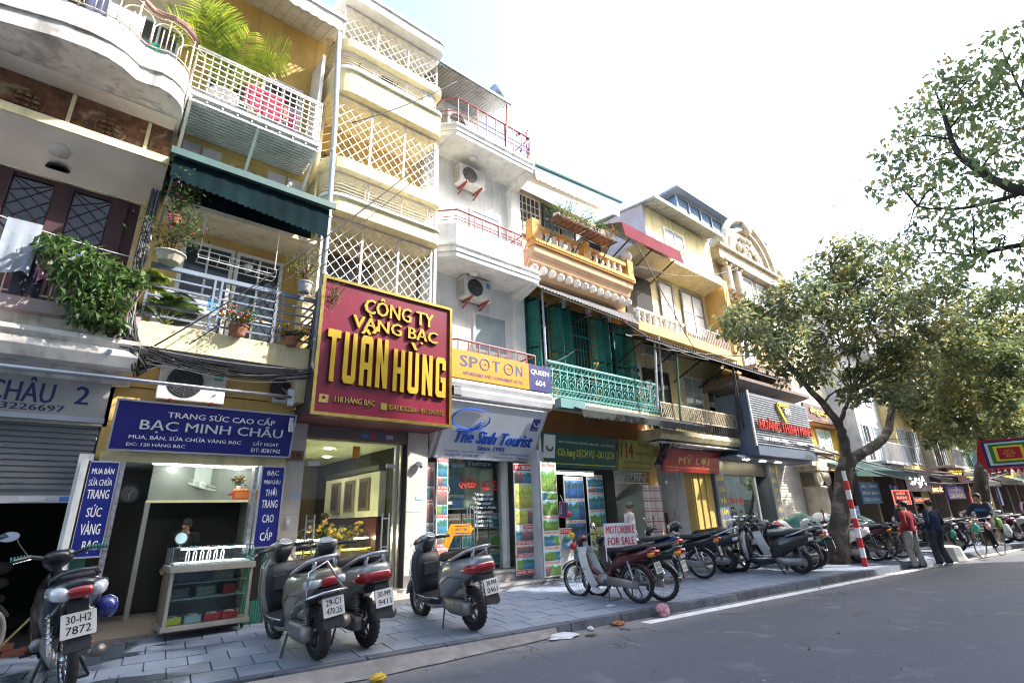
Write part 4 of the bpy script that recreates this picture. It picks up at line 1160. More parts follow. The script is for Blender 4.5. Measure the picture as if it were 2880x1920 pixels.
plant('second small plant further along the upper bay ledge',4.15,8.95,10.96,.08,.12,.2,.18,110,LEAF,.06,GREYW,seed=32)
# ground floor shop
for (a,b,lb) in ((2.68,3.0,'left'),(5.03,5.46,'right')):
 p_=MB().box(a,b,9.3,14.5,.18,3.5).build('pillar',DARK,H3)
 for i,(z0,z1) in enumerate(((.2,.95),(.956,1.75),(1.756,2.62),(2.626,3.48))):BX('cladding_stone',STONEP,p_,a-.012,b+.012,9.27,9.3,z0,z1)
BX('fascia',mat('fascia_brown',(.17,.13,.12),.6),H3,3.0,5.03,9.34,9.6,3.06,3.5)
for i,c_ in enumerate(((.1,.25,.5),(.5,.08,.1),(.12,.12,.35),(.5,.5,.5))):BX('sticker',mat('fascia_sticker_%d' % i,c_,.5),H3,4.05+i*.17,4.2+i*.17,9.334,9.339,3.12,3.2)
BX('fascia_soffit',mat('maroon_soffit',(.10,.02,.03),.6),H3,2.72,5.44,8.36,9.33,3.28,3.34)
STEPM=mat('step_marble',(.50,.46,.42),.4,var=.2,dirt=.35,dcol=(.3,.25,.2),dscale=4)
MB().box(3.0,5.46,9.0,9.27,.12,.28).build('lower_step',STEPM,H3);MB().box(3.0,5.46,9.14,9.6,.281,.42).build('upper_step',STEPM,H3)
IWP=mat('pale_interior',(.50,.52,.43),.7);
BX('side_wall',IWP,H3,5.04,5.1,9.7,14.5,.42,3.5);BX('side_wall',IWP,H3,2.96,2.999,9.7,14.5,.42,3.5)
BX('back_wall',mat('interior_brown',(.14,.10,.07),.7),H3,3.0,5.04,14.3,14.4,.42,3.5)
BX('ceiling',mat('interior_ceiling',(.55,.62,.52),.7),H3,3.0,5.03,9.61,14.3,3.06,3.1)
BX('interior_floor',mat('interior_floor',(.35,.30,.24),.2),H3,3.0,5.03,9.6,14.3,.3,.42)
BX('wall_step',mat('interior_panel',(.62,.64,.55),.6),H3,4.88,5.035,10.2,13.2,1.7,2.6)
BX('wall_trim',BLACK,H3,4.84,5.03,10.2,13.2,2.62,2.72)
BX('wall_cabinet',mat('maroon_cabinet',(.05,.015,.02),.4),H3,4.86,5.03,10.2,13.2,.42,1.68)
for i,y in enumerate((10.6,11.4,12.2)):
 p_=MB().box(4.83,4.88,y,y+.5,1.82,2.5).build('picture_frame',mat('frame_bronze',(.16,.14,.11),.5),None,label=['nearest of the three brown framed pictures on the gold shop wall','middle brown framed picture on the gold shop wall','deepest of the three framed pictures on the gold shop wall'][i],cat='picture')
 BX('picture',mat('picture_dark',(.06,.04,.03),.5,var=.8,scale=8),p_,4.822,4.829,y+.07,y+.43,1.89,2.43)
for i,(x,y) in enumerate(((3.9,10.6),(3.5,12.0),(4.4,12.0),(3.9,13.3))):
 MB().lathe([(.001,0),(.07,.002),(.075,.008)],(x,y,3.045),16).build('ceiling_spot',LITW,None,label='%s round recessed spot lamp in the gold shop ceiling' % ['front','middle left','middle right','rearmost'][i],cat='lamp',group='recessed spot lamps in the gold shop ceiling')
g_=thing('shop_glass','glass shop front with door handles of the gold shop','glass door',(4.0,9.55,.42))
for i,(a,b) in enumerate(((3.02,3.24),(3.245,4.10),(4.105,4.86))):BX('glass_panel',GLASS,g_,a,b,9.545,9.555,.43,2.7)
BX('glass_panel',GLASS,g_,3.02,4.98,9.545,9.555,2.705,3.05)
BX('frame',ALU,g_,4.87,4.93,9.5,9.58,.42,3.05);BX('frame',ALU,g_,4.99,5.02,9.5,9.58,.42,3.05)
for x in (3.2,4.62):MB().tube([(x,9.46,1.05),(x,9.46,1.75)],.016,8).tube([(x+.14,9.46,1.05),(x+.14,9.46,1.75)],.016,8).bar((x,9.46,1.15),(x+.14,9.46,1.15),.015).bar((x,9.46,1.65),(x+.14,9.46,1.65),.015).build('handle',STEEL,g_)
for x in (3.25,4.8):BX('hinge',ALU,g_,x-.1,x+.12,9.52,9.58,2.6,2.67)
BX('door_notice',mat('orange_paper',(.7,.32,.03),.7),g_,3.98,4.12,9.535,9.54,2.76,2.98)
t=thing('display_counter','long lit jewellery counter inside the gold shop','counter',(4.0,10.6,.42))
BX('cabinet',mat('counter_body',(.25,.22,.16),.4),t,3.05,4.85,10.4,10.9,.42,1.05)
BX('glass_case',GLASS,t,3.05,4.85,10.38,10.9,1.06,1.32)
BX('light_strip',LITW,t,3.1,4.8,10.41,10.43,1.285,1.305)
BX('tray',mat('tray_gold',(.65,.52,.15),.5,var=.5,scale=30),t,3.1,4.8,10.45,10.85,1.07,1.10)
ft=plant('big mound of yellow chrysanthemums on the gold shop counter',3.98,10.05,.95,.12,.18,.42,.35,420,LEAFD,.08,WHITE,(mat('chrysanthemum',(.80,.52,.03),.7),85,.045),'flowers',None,seed=16,stems=14)
plant('short yellow roses beside the red candles in the gold shop',3.75,9.85,.55,.12,.12,.2,.12,90,LEAF,.07,WHITE,(mat('chrysanthemum',(.80,.52,.03),.7),22,.035),'flowers',None,seed=17,stems=8)
for i,x in enumerate((3.86,4.28)):
 t=thing('altar_candle',['left red glowing altar candle on the gold shop floor','right red glowing altar candle on the gold shop floor'][i],'candle',(x,9.72,.45));MB().lathe([(.03,0),(.035,.12),(.001,.12)],(x,9.72,.5+.12),10).build('body',mat('candle_red',(.4,.02,.02),.4),t);MB().ball((x,9.72,.78),.02).build('flame',mat('red_glow',(1,.1,.05),.5,emis=10,bump=0),t)
MB().lathe([(.08,0),(.1,.3),(.001,.3)],(4.42,9.85,.45),14).build('paint_bucket',WHITE,None,label='white bucket on the floor behind the gold shop glass',cat='bucket')
t=thing('house_number','small brown house number plate 118','plate',(2.86,9.2,2.62));fr=Frame((2.83,9.25,2.72));panel('plate',fr,-.15,.15,-.08,.08,.02,mat('plate_brown',(.20,.10,.04),.5),t);letters('118',fr,0,0,.2,.09,BLACK,t,bold=.04)
t=thing('security_camera','white dome camera on the right stone pillar','camera',(5.2,9.2,2.6));MB().lathe([(.09,.05),(.09,.02),(.06,-.04),(.001,-.06)],(5.25,9.18,2.65),14).build('dome',WHITE,t);MB().ball((5.25,9.15,2.61),.035).build('lens',BLACK,t)
t=thing('wall_switch','doorbell box on the left stone pillar','switch',(2.85,9.25,1.6));BX('plate',GREYW,t,2.79,2.87,9.23,9.258,1.57,1.72);BX('button',WHITE,t,2.81,2.85,9.22,9.229,1.62,1.67)
for (x,z,lb) in ((2.86,2.02,'left'),(5.22,1.98,'right')):BX('flyer',mat('flyer_blue',(.35,.5,.7),.7),None,x,x+.14,9.262,9.268,z,z+.07,label='pale blue flyer glued on the %s stone pillar of the gold shop' % lb,cat='flyer')
# the red signboard
t=thing('shop_sign','big red signboard with gold letters TUẤN HÙNG','sign',(4.05,8.4,3.3))
MB().hexa([(2.74,8.34,3.32),(5.34,8.34,3.32),(5.34,9.2,3.36),(2.74,9.2,3.36),(2.82,8.34,5.7),(5.38,8.34,5.72),(5.38,8.9,5.72),(2.82,8.9,5.7)]).build('box',mat('sign_box_dark',(.06,.05,.05),.6),t)
fr=Frame((4.05,8.325,4.5))
CRIM=mat('crimson_panel',(.16,.0025,.022),.3,var=.12,bump=0,coat=.3,dirt=.15,dcol=(.12,.004,.02))
panel('board',fr,-1.29,1.29,-1.18,1.19,.01,CRIM,t)
border('gold_frame',fr,-1.29,1.29,-1.18,1.19,.055,GOLD,t,.045,.06)
YL=mat('letter_yellow',(.42,.28,.006),.35,bump=0);GS=mat('letter_gold_side',(.36,.24,.07),.25,1.,bump=0)
def raised(s,a,b,w,h,bold=.03,thick=.05):
 letters(s,fr,a,b,w*1.02,h*1.04,GS,t,thick=thick,bold=bold+.012,name='letter_edge');letters(s,fr,a,b,w,h,YL,t,lift=.004+thick+.003,bold=bold)
raised('CÔNG TY',.17,.88,1.45,.36,.045,.05)
raised('VÀNG BẠC',.12,.50,1.75,.36,.045,.05)
GLY={'T':[(0,1),(0,.84),(.33,.84),(.33,0),(.67,0),(.67,.84),(1,.84),(1,1)],'U':[(0,1),(0,.08),(.16,0),(.84,0),(1,.08),(1,1),(.66,1),(.66,.15),(.34,.15),(.34,1)],
 'A':[(0,0),(.34,0),(.34,.32),(.66,.32),(.66,0),(1,0),(1,.92),(.84,1),(.66,1),(.66,.46),(.34,.46),(.34,.84),(.655,.84),(.655,1),(.16,1),(0,.92)],'N':[(0,0),(.34,0),(.34,.56),(.66,0),(1,0),(1,1),(.66,1),(.66,.44),(.34,1),(0,1)],
 'H':[(0,0),(.34,0),(.34,.42),(.66,.42),(.66,0),(1,0),(1,1),(.66,1),(.66,.57),(.34,.57),(.34,1),(0,1)],'G':[(.16,0),(1,0),(1,.50),(.5,.50),(.5,.37),(.66,.37),(.66,.15),(.34,.15),(.34,.85),(.66,.85),(.66,.68),(1,.68),(1,.92),(.84,1),(.16,1),(0,.92),(0,.08)],
 '^':[(0,0),(.3,0),(.5,.5),(.7,0),(1,0),(.68,1),(.32,1)],'/':[(0,0),(.45,0),(1,1),(.5,1)],'`':[(.55,0),(1,0),(.5,1),(0,1)]}
def glyph(ch,a,b,w,h):
 def pr(pts,g,lo,hi,m,nm):
  cx,cy=a+w/2,b+h/2
  q=[(a+x*w+(g if x>.5 else -g)*(1 if x in (0,1) else .4),b+y*h+(g if y>.5 else -g)*(1 if y in (0,1) else .4)) for x,y in pts]
  mb=MB();mb.prism(q,lambda u,v:tuple(fr.p(u,v,hi)),lambda u,v:tuple(fr.p(u,v,lo)));return mb.build(nm,m,t)
 pr(GLY[ch],.006,.004,.062,GS,'letter_edge');pr(GLY[ch],0,.0625,.070,YL,'letter')
for k,ch in enumerate('TUAN'):glyph(ch,-1.18+k*.30,-.66,.225,.92)
for k,ch in enumerate('HUNG'):glyph(ch,.06+k*.30,-.68,.225,.80)
glyph('^',-.60,.29,.2,.1);glyph('/',-.40,.33,.16,.14);glyph('`',.40,.17,.15,.14)
letters('118 HÀNG BẠC',fr,-.60,-.94,.72,.15,GOLD,t,thick=.02,bold=.03)
letters('0243.8262206 - 0913243975',fr,.60,-.97,1.15,.09,GOLD,t,thick=.015,bold=.03)
panel('address_icon',fr,-1.22,-1.06,-1.02,-.88,.006,GOLD,t,.01);panel('phone_icon',fr,-.12,.0,-1.03,-.91,.006,GOLD,t,.01)
MB().lathe([(.03,0),(.001,.004)],tuple(fr.p(-1.14,-.93,.012)),12,Matrix.Rotation(rad(90),3,'X')).build('pin_mark',CRIM,t)
# ================================================================== white hotel
H4=thing('townhouse','white hotel townhouse with chamfered balconies and red railings','house',(7.0,9.7,.2))
BX('wall',PLASTER_W,H4,5.46,8.5,9.7,15.5,3.5,11.6)
def cham(yf,x0=5.48,x1=8.42,yb=9.7,c=.32):return [(x0,yb),(x0,yf+c),(x0+c,yf),(x1-.05,yf),(x1,yf+.05),(x1,yb)]
for (z0,z1) in ((7.32,7.6),(10.76,11.04)):
 MB().prz(cham(8.75),z0,z1).build('balcony_slab',PLASTER_W,H4)
 MB().prz(cham(8.70,5.44,8.47),z1,z1+.06).build('slab_lip',PLASTER_W,H4);MB().prz(cham(8.72,5.46,8.45),z0+.12,z0+.17).build('slab_moulding',WHITE,H4)
 MB().hexa([(8.12,8.8,z0-.02),(8.40,8.8,z0-.02),(8.40,9.7,z0-.28),(8.12,9.7,z0-.28),(8.12,8.8,z0-.001),(8.40,8.8,z0-.001),(8.40,9.7,z0-.001),(8.12,9.7,z0-.001)]).build('cantilever_beam',PLASTER_W,H4)
 MB().lathe([(.001,-.07),(.1,-.05),(.13,0)],(6.65,9.25,z0),16).build('ceiling_lamp',WHITE,H4,smooth=True)
MB().prz(cham(8.80,5.52,7.95),7.66,8.24).build('parapet',PLASTER_W,H4)
def redrail(z0,z1,bars,yf,x0,x1,c=.32,lb=None,nposts=9):
 pl=[(x0,9.65),(x0,yf+c),(x0+c,yf),(x1,yf),(x1,9.6)]
 r_=MB().tube([(x,y,z1) for x,y in pl],.024,6).build('balcony_rail',REDP,H4)
 for z in bars:MB().tube([(x,y,z) for x,y in pl],.013,5).build('rail_bar',REDP,r_)
 for i in range(nposts):
  x=x0+c+(x1-x0-c)*i/(nposts-1);BX('rail_post',REDP,r_,x-.012,x+.012,yf-.012,yf+.012,z0,z1-.02)
redrail(7.7,8.62,(8.36,8.44),8.83,5.55,7.92)
redrail(11.1,11.98,(11.45,11.6),8.80,5.55,8.35)
redrail(4.75,5.34,(5.02,5.10),8.85,5.6,8.2)
BX('balcony_floor',PLASTER_W,H4,5.5,8.4,8.8,9.7,4.25,4.45)
for z in (8.6,8.1):MB().bar((8.0,8.85,z-.4),(8.3,9.0,z+.1),.03).build('brace',REDP,H4)
ac_unit('upper white air conditioner on the hotel wall under the top balcony',6.72,9.35,9.98,.82,.56,.3,grille=mat('grille_tan',(.30,.26,.22),.6))
ac_unit('lower air conditioner on the hotel wall with blue sticker',6.86,9.35,6.72,.82,.56,.3,sticker=mat('ac_blue2',(.05,.3,.55),.5))
ac_unit('air conditioner on the hotel roof terrace behind the red railing',6.3,9.3,11.45,.85,.6,.35)
window(H4,6.98,7.95,5.55,6.48,9.7,WHITE,PGLASS,1,1,.06);window(H4,6.9,7.8,8.0,9.45,9.7,WHITE,PGLASS,1,1,.06)
BX('wall_rib',PLASTER_W,H4,8.16,8.5,9.5,9.699,4.5,10.75)
# roof terrace
BX('terrace_wall',PLASTER_W,H4,5.5,7.3,9.9,14,11.6,12.9);window(H4,6.1,6.7,11.7,12.5,9.9,WHITE,PGLASS,2,1,.05)
corrugated('roof_sheet',(5.2,8.68,12.62),(7.55,8.68,12.76),(7.6,10.8,13.3),(5.2,10.8,13.2),TIN,H4,26,.016)
BX('roof_edge',GREENTIN,H4,5.2,7.55,8.62,8.67,12.62,12.70)
MB().bar((7.45,8.8,11.1),(7.5,8.75,12.7),.05).build('roof_post',REDP,H4)
MB().bar((7.9,8.85,11.9),(8.35,8.85,12.3),.05).bar((8.3,8.85,11.1),(8.3,8.85,12.3),.05).bar((7.9,8.85,11.2),(8.3,8.85,11.9),.04).build('brace',REDP,H4)
MB().tube([(7.15,9.0,13.1),(7.6,9.0,13.1)],.25,12).build('water_tank',STEEL,H4,smooth=True)
# signs of the hotel
t=thing('shop_sign','yellow sign SPOT ON with a navy end reading QUEEN 604','sign',(7.1,8.7,4.4))
fr=Frame((7.08,8.66,4.72));h=.315
panel('board',fr,-1.45,.72,-h,h,.05,mat('sign_amber',(.60,.225,.002),.4,var=.05,bump=0),t)
panel('end_board',fr,.722,1.44,-h,h,.052,mat('sign_deep_navy',(.02,.02,.13),.4,var=.05,bump=0),t)
DN=mat('letter_deep_navy',(.02,.03,.16),.5,bump=0)
letters('SP',fr,-1.0,.08,.48,.25,DN,t,bold=.02);letters('T',fr,-.26,.08,.22,.25,DN,t,bold=.02);letters('N',fr,.42,.08,.2,.25,DN,t,bold=.02)
for cx in (-.58,.10):
 MB().torus(tuple(fr.p(cx,.08,.006)),'y',.125,.014,28,5,sq=.3).build('ring_letter',DN,t)
 MB().box(7.08+cx-.05,7.08+cx+.03,8.652,8.656,4.797,4.803).bar((7.08+cx+.05,8.654,4.8),(7.08+cx+.02,8.654,4.82),.005).bar((7.08+cx+.05,8.654,4.8),(7.08+cx+.02,8.654,4.78),.005).build('arrow',DN,t)
letters('AFFORDABLE AND CONVENIENT HOTEL',fr,-.32,-.19,1.7,.075,DN,t,bold=.015)
letters('QUEEN',fr,1.08,.13,.6,.14,LW,t,bold=.02);letters('604',fr,1.08,-.12,.32,.13,LW,t,bold=.02)
MB().prx([(8.72,3.96),(8.66,4.02),(8.62,4.14),(8.66,4.2),(8.62,4.3),(8.68,4.38),(8.9,4.4),(9.7,4.4),(9.7,3.94)],5.6,8.5).build('cornice',GREYW,H4)
t=thing('flood_lamp','small dark floodlight clamped between the red sign and the white sign','lamp',(5.6,8.5,4.0));BX('housing',BLACK,t,5.52,5.72,8.42,8.5,3.95,4.15);BX('fins',mat('fin_grey',(.15,.16,.18),.5),t,5.53,5.71,8.405,8.419,3.97,4.13)
t=thing('shop_sign','white sign The Sinh Tourist leaning back under the hotel cornice','sign',(6.9,8.8,2.85))
O=Vector((6.93,8.92,3.36));U=Vector((0,-.62,1.0)).normalized();fr=Frame(O,(1,0,0),U)
panel('board',fr,-1.3,1.32,-.62,.60,.06,mat('sign_white',(.58,.61,.64),.35,var=.04,bump=0),t)
border('frame',fr,-1.3,1.32,-.62,.60,.03,ALU,t,.012,.09)
RB=mat('letter_royal',(.01,.07,.42),.4,bump=0)
letters('The Sinh Tourist',fr,.08,-.12,2.15,.30,RB,t,thick=.03,bold=.03,shear=.15);letters('Since 1993',fr,.05,-.37,.75,.1,RB,t,thick=.01,bold=.03)
letters('116 Hàng Bạc - Hoàn Kiếm - Hà Nội',fr,-.62,-.47,1.05,.07,RB,t,bold=.01,shear=.1);letters('04 2282.0999 - 04 3998.1985',fr,-.66,-.56,.85,.06,RB,t,bold=.01,shear=.1)
letters('* website: sinhcafetourist.com.vn',fr,.78,-.47,.95,.055,RB,t,bold=.01,shear=.1);letters('*Email: sale.sinhcafetourist@gmail.com',fr,.72,-.56,1.1,.055,RB,t,bold=.01,shear=.1)
lg=MB();n=30
for i in range(n):
 a0=2*math.pi*(i/n)*.92+.9;a1=2*math.pi*((i+1)/n)*.92+.9
 lg.bar(fr.p(-.72+.48*math.cos(a0),.27+.23*math.sin(a0),.02),fr.p(-.72+.48*math.cos(a1),.27+.23*math.sin(a1),.02),.03,.012,(0,1,0))
for o in (0,.05,.09):
 p_=[fr.p(-1.0+o,.02-o*.6,.03),fr.p(-.8,.01-o,.03),fr.p(-.62,.1-o,.03),fr.p(-.45,.22-o,.03)]
 for a,b in zip(p_,p_[1:]):lg.bar(a,b,.025,.012,(0,1,0))
lg.build('oval_logo',RB,t)
panel('emblem_plate',fr,.98,1.2,.15,.44,.01,mat('emblem_purple',(.05,.03,.25),.4),t,.02)
MB().torus(tuple(fr.p(1.09,.33,.025)),'y',.07,.008,16,5).build('emblem_ring',LW,t);letters('Queen cafe',fr,1.09,.19,.17,.03,LW,t,lift=.024,bold=0)
MB().slab(fr.p(-1.42,-.7,-.08),fr.p(-1.34,-.7,-.08),fr.p(-1.34,.5,-.08),fr.p(-1.42,.5,-.08),.3).build('side_fin',GREYW,t)
# ground floor of the hotel: glass front, steps, poster strips
BX('back_wall',DARK,H4,5.46,8.5,13.0,13.2,.2,3.5);BX('ceiling',mat('interior_ceiling',(.55,.62,.52),.7),H4,5.47,8.3,9.65,13,3.0,3.06);BX('side_wall',mat('interior_panel',(.62,.64,.55),.6),H4,8.42,8.5,9.1,14,.2,3.5)
BX('side_wall',DARK,H4,5.465,5.5,9.6,13,.2,3.5);BX('interior_floor',_m['interior_floor'],H4,5.5,8.4,9.7,13,.3,.55);BX('lintel',DARK,H4,5.46,8.42,9.3,9.7,3.0,3.5)
MB().box(5.47,8.42,8.85,9.7,.12,.32).build('lower_step',GRANITE,H4);MB().box(5.47,8.42,9.2,9.7,.321,.54).build('upper_step',GRANITE,H4);BX('step_nosing',mat('nosing',(.33,.31,.29),.4),H4,5.47,8.42,8.83,8.86,.28,.33);BX('step_nosing',_m['nosing'],H4,5.47,8.42,9.18,9.21,.5,.55)
g_=thing('shop_glass','glass doors of the hotel with red QUEEN HOTEL lettering','glass door',(6.8,9.62,.55))
for (a,b) in ((5.95,6.75),(6.755,7.62)):BX('glass_panel',GLASS,g_,a,b,9.60,9.61,.56,2.99)
for x in (6.62,6.70,6.81,6.89):MB().tube([(x,9.53,1.15),(x,9.53,1.85)],.014,8).build('handle',STEEL,g_)
fr=Frame((6.8,9.597,2.0));RL=mat('letter_red',(.5,.02,.02),.5,bump=0);BLL=mat('letter_sky',(.15,.35,.7),.5,bump=0)
letters('QUEEN',fr,-.1,.32,.5,.22,RL,g_,bold=.05);letters('HOTEL',fr,.5,.3,.46,.22,RL,g_,bold=.05)
letters('* Air train ticket\n* In - outbound tour\n* Visa - passport\n* Car for rent 4 - 45 seats\n* Hotels reservation\n* Open bus ticket\n* Laundry services\n* Motobike for rent',fr,.3,-.22,.72,.72,LW,g_,bold=.01)
letters('Sinh Tourist',fr,-.72,-.06,.42,.09,LW,g_,bold=.02);MB().torus((6.08,9.595,2.2),'y',.13,.008,24,5).build('ring_logo',LW,g_)
PH_SEA=photo_mat('print_bay',(.25,.55,.8),(.05,.16,.12),(.05,.25,.38));PH_HILL=photo_mat('print_hills',(.45,.65,.75),(.10,.28,.04),(.20,.34,.05),3);PH_RICE=photo_mat('print_terraces',(.5,.5,.2),(.35,.42,.05),(.55,.52,.08),9,5);PH_TOWN=photo_mat('print_people',(.6,.55,.5),(.35,.12,.1),(.2,.15,.15),14,6);PH_NIGHT=photo_mat('print_blue_water',(.05,.15,.45),(.03,.08,.08),(.02,.10,.3),22)
PAPER=mat('poster_paper',(.72,.70,.66),.5,var=.04,bump=0);HEADR=mat('poster_red',(.55,.03,.04),.5,var=.05,bump=0)
def poster(label,fr,w,rows,board=None,group=None,t_=.03,head=HEADR,hcol=None,frame=None):
 """rows: (z0, z1, kind, content) measured from the foot of the poster"""
 H=max(r_[1] for r_ in rows)+.02
 t=thing('poster',label,'poster',tuple(fr.p(0,0,0)),group)
 panel('board',fr,-w/2,w/2,0,H,t_,board or PAPER,t)
 for (z0,z1,kind,con) in rows:
  if kind=='h':
   a,b,s=con if isinstance(con,tuple) else (-.5,.5,con)
   if hcol is None:
    panel('heading',fr,a*w+.01,b*w-.01,z0,z1,.003,head,t,.006);letters(s,fr,(a+b)/2*w,(z0+z1)/2,(b-a)*w*.86,(z1-z0)*.62,LW,t,lift=.008,bold=.03)
   else:letters(s,fr,(a+b)/2*w,(z0+z1)/2,(b-a)*w*.86,(z1-z0)*.62,hcol,t,lift=.008,bold=.03)
  else:
   x=-w/2+.015;W=w-.03;tot=sum(c[0] for c in con)
   for (sh,m) in con:
    ww=W*sh/tot
    panel('photo_print',fr,x+.004,x+ww-.004,z0+.004,z1-.004,.003,m,t,.006);x+=ww
 return t
def rows_std(z0,z1,heads,mats,hh=.07):
 out=[];n=len(heads);H=(z1-z0)/n
 for i,s in enumerate(heads):
  b=z0+i*H;out.append((b+H-hh,b+H,'h',s));ms=mats[i % len(mats)]
  if len(ms)>2:out.append((b,b+(H-hh)*.38,'p',[(1,ms[1]),(1,ms[2])]));out.append((b+(H-hh)*.38,b+H-hh,'p',[(1,ms[0])]))
  else:out.append((b,b+H-hh,'p',[(2,ms[0]),(1,ms[1])]))
 return out
poster('narrow white tour poster strip at the left edge of the hotel glass',Frame((5.82,9.25,.6)),.27,rows_std(0,2.2,['CAT BA ISLAND','CAT BA ISLAND','ACTIVITIES','HALONG BAY'],[(PH_TOWN,PH_SEA,PH_SEA),(PH_SEA,PH_TOWN,PH_HILL),(PH_TOWN,PH_HILL,PH_SEA),(PH_SEA,PH_TOWN,PH_SEA)]))
poster('dim tour poster strip facing sideways next to the gold shop pillar',Frame((5.58,9.35,.6),(1,-.35,0)),.2,rows_std(0,2.1,['','TOURS','TOURS'],[(PH_TOWN,PH_SEA,PH_TOWN)]))
# interior poster wall behind the glass
for i in range(5):
 for j in range(4):
  if j<3:poster('%s row travel poster behind the hotel glass, %s from the left' % (['bottom','middle','upper'][j],['first','second','third','fourth','fifth'][i]),Frame((6.08+i*.37,9.76,.62+j*.38)),.33,[(.24,.3,'h','TOUR'),(.02,.24,'p',[(1,(PH_SEA,PH_TOWN,PH_HILL,PH_NIGHT)[(i+2*j) % 4])])],mat('poster_cream',(.60,.58,.46),.6),'posters behind the hotel glass',head=mat('poster_brown',(.35,.08,.05),.5))
poster('large bay poster high behind the left hotel door',Frame((6.35,9.78,1.8)),.75,[(.98,1.1,'h','THE DETAIL'),(.3,.96,'p',[(1,_m['poster_cream']),(1.3,PH_SEA)]),(.02,.28,'p',[(1,PH_TOWN),(1,PH_NIGHT)])],_m['poster_cream'],None,head=mat('poster_orange',(.5,.2,.08),.5))
poster('large olive price list behind the right hotel door',Frame((7.15,9.80,1.8)),.8,[(.9,1.1,'h','Vietnam'),(.3,.86,'p',[(1,mat('poster_olive',(.42,.41,.28),.6)),(1,_m['poster_cream'])]),(.02,.28,'p',[(1,_m['poster_cream']),(1,PH_NIGHT)])],_m['poster_olive'],None,head=mat('poster_slate',(.05,.09,.15),.5))
BX('door_frame',WHITE,H4,7.63,7.72,9.45,9.7,.55,3.0)
poster('curved white SAPA TREKKING poster on the steps right of the glass doors',Frame((7.90,9.12,.42),(1,-.08,0)),.52,[(2.18,2.32,'h','SAPA TREKKING'),(1.9,2.16,'p',[(1,PH_TOWN),(1,PH_SEA)]),(1.36,1.88,'p',[(1,PH_RICE)]),(1.02,1.34,'p',[(2,PH_RICE),(1,PH_TOWN)]),(.92,1.0,'h',(-.1,.5,'TREKKING')),(.68,.91,'p',[(1,PH_SEA),(2.3,PH_TOWN)]),(.6,.67,'h','BAC HA MARKET'),(.42,.59,'p',[(1.3,PH_TOWN),(1,PH_TOWN)]),(.34,.41,'h','HANOI CITY TOUR'),(.1,.33,'p',[(1,PH_HILL),(2,PH_SEA)]),(.01,.09,'h','NINH BINH - TRANG AN')])
t=thing('grey_post','pale grey post between the two travel shops','post',(8.35,9.0,.2));MB().box(8.12,8.2,8.85,9.3,.25,3.05).box(8.2,8.5,9.05,9.3,.25,3.05).build('post',mat('post_grey',(.45,.46,.48),.5),t)
OR=mat('letter_orange_red',(.6,.12,.04),.5,bump=0)
poster('white SAPA TREKKING poster with green photographs beside the shop opening',Frame((8.40,8.80,.35)),.50,[(2.3,2.42,'h','SAPA TREKKING'),(1.78,2.28,'p',[(1,PH_HILL)]),(1.6,1.77,'p',[(1,PH_SEA),(1,PH_HILL),(1,PH_HILL)]),(1.26,1.58,'p',[(2,PH_HILL),(1,PH_HILL)]),(1.18,1.25,'h','HALONG - TRANG AN'),(.94,1.17,'p',[(2,PH_HILL),(1,PH_HILL)]),(.86,.93,'h','PERFUME PAGODA'),(.62,.85,'p',[(2,PH_SEA),(1,PH_HILL)]),(.54,.61,'h','MAI CHAU TREKKING'),(.32,.53,'p',[(2,PH_HILL),(1,PH_SEA)]),(.25,.31,'h','BAT TRANG CERAMIC'),(.02,.24,'p',[(1,PH_TOWN),(2,PH_HILL)])],hcol=OR)

# ================================================================== orange house with the teal shutters
H5=thing('townhouse','orange townhouse with teal shutters and a light teal iron balcony','house',(10.8,9.7,.2))
BX('wall',ORANGE,H5,8.52,13.3,9.75,15.5,4.2,8.2)
BX('balcony_slab',YELP,H5,8.55,13.2,8.82,9.75,4.2,4.36)
BX('lintel',mat('rust_panel',(.30,.13,.04),.8,dirt=.4),H5,8.5,13.2,9.42,9.75,3.5,4.2)
# wrought iron railing with scrolls
ir=MB().box(8.58,13.2,8.80,8.85,5.26,5.31).build('iron_rail',TEALL,H5)
for z in (4.42,4.60,5.08):BX('rail_bar',TEALL,ir,8.58,13.2,8.815,8.835,z,z+.02)
scr=MB()
for s_ in (-1,1):
 scr.torus((s_*.075,0,.10),'y',.05,.010,10,4);scr.torus((s_*.07,0,-.34),'y',.055,.010,10,4)
 scr.tube([(s_*.12,0,.0),(s_*.05,0,-.1),(s_*.10,0,-.22),(s_*.03,0,-.3)],.009,4)
scr.tube([(0,0,-.42),(0,0,.3)],.011,4);scr.ball((0,0,.31),.02,.02,.02,6,4)
sm=scr.mesh('iron_scroll',TEALL,True)
for i in range(17):place('iron_scroll',sm,ir,(8.74+i*.272,8.825,4.84))
rg=MB().torus((0,0,0),'y',.06,.009,12,4).mesh('iron_ring',TEALL)
for i in range(34):place('iron_ring',rg,ir,(8.66+i*.136,8.825,5.175))
fz_=MB().tube([(-.05,0,.03),(0,0,-.04),(.05,0,.03)],.010,4).mesh('iron_drop',TEALL)
for i in range(34):place('iron_drop',fz_,ir,(8.66+i*.136,8.825,4.39))
for i in range(6):place('iron_scroll',sm,ir,(13.18,8.95+i*.15,4.84),(0,0,rad(90)))
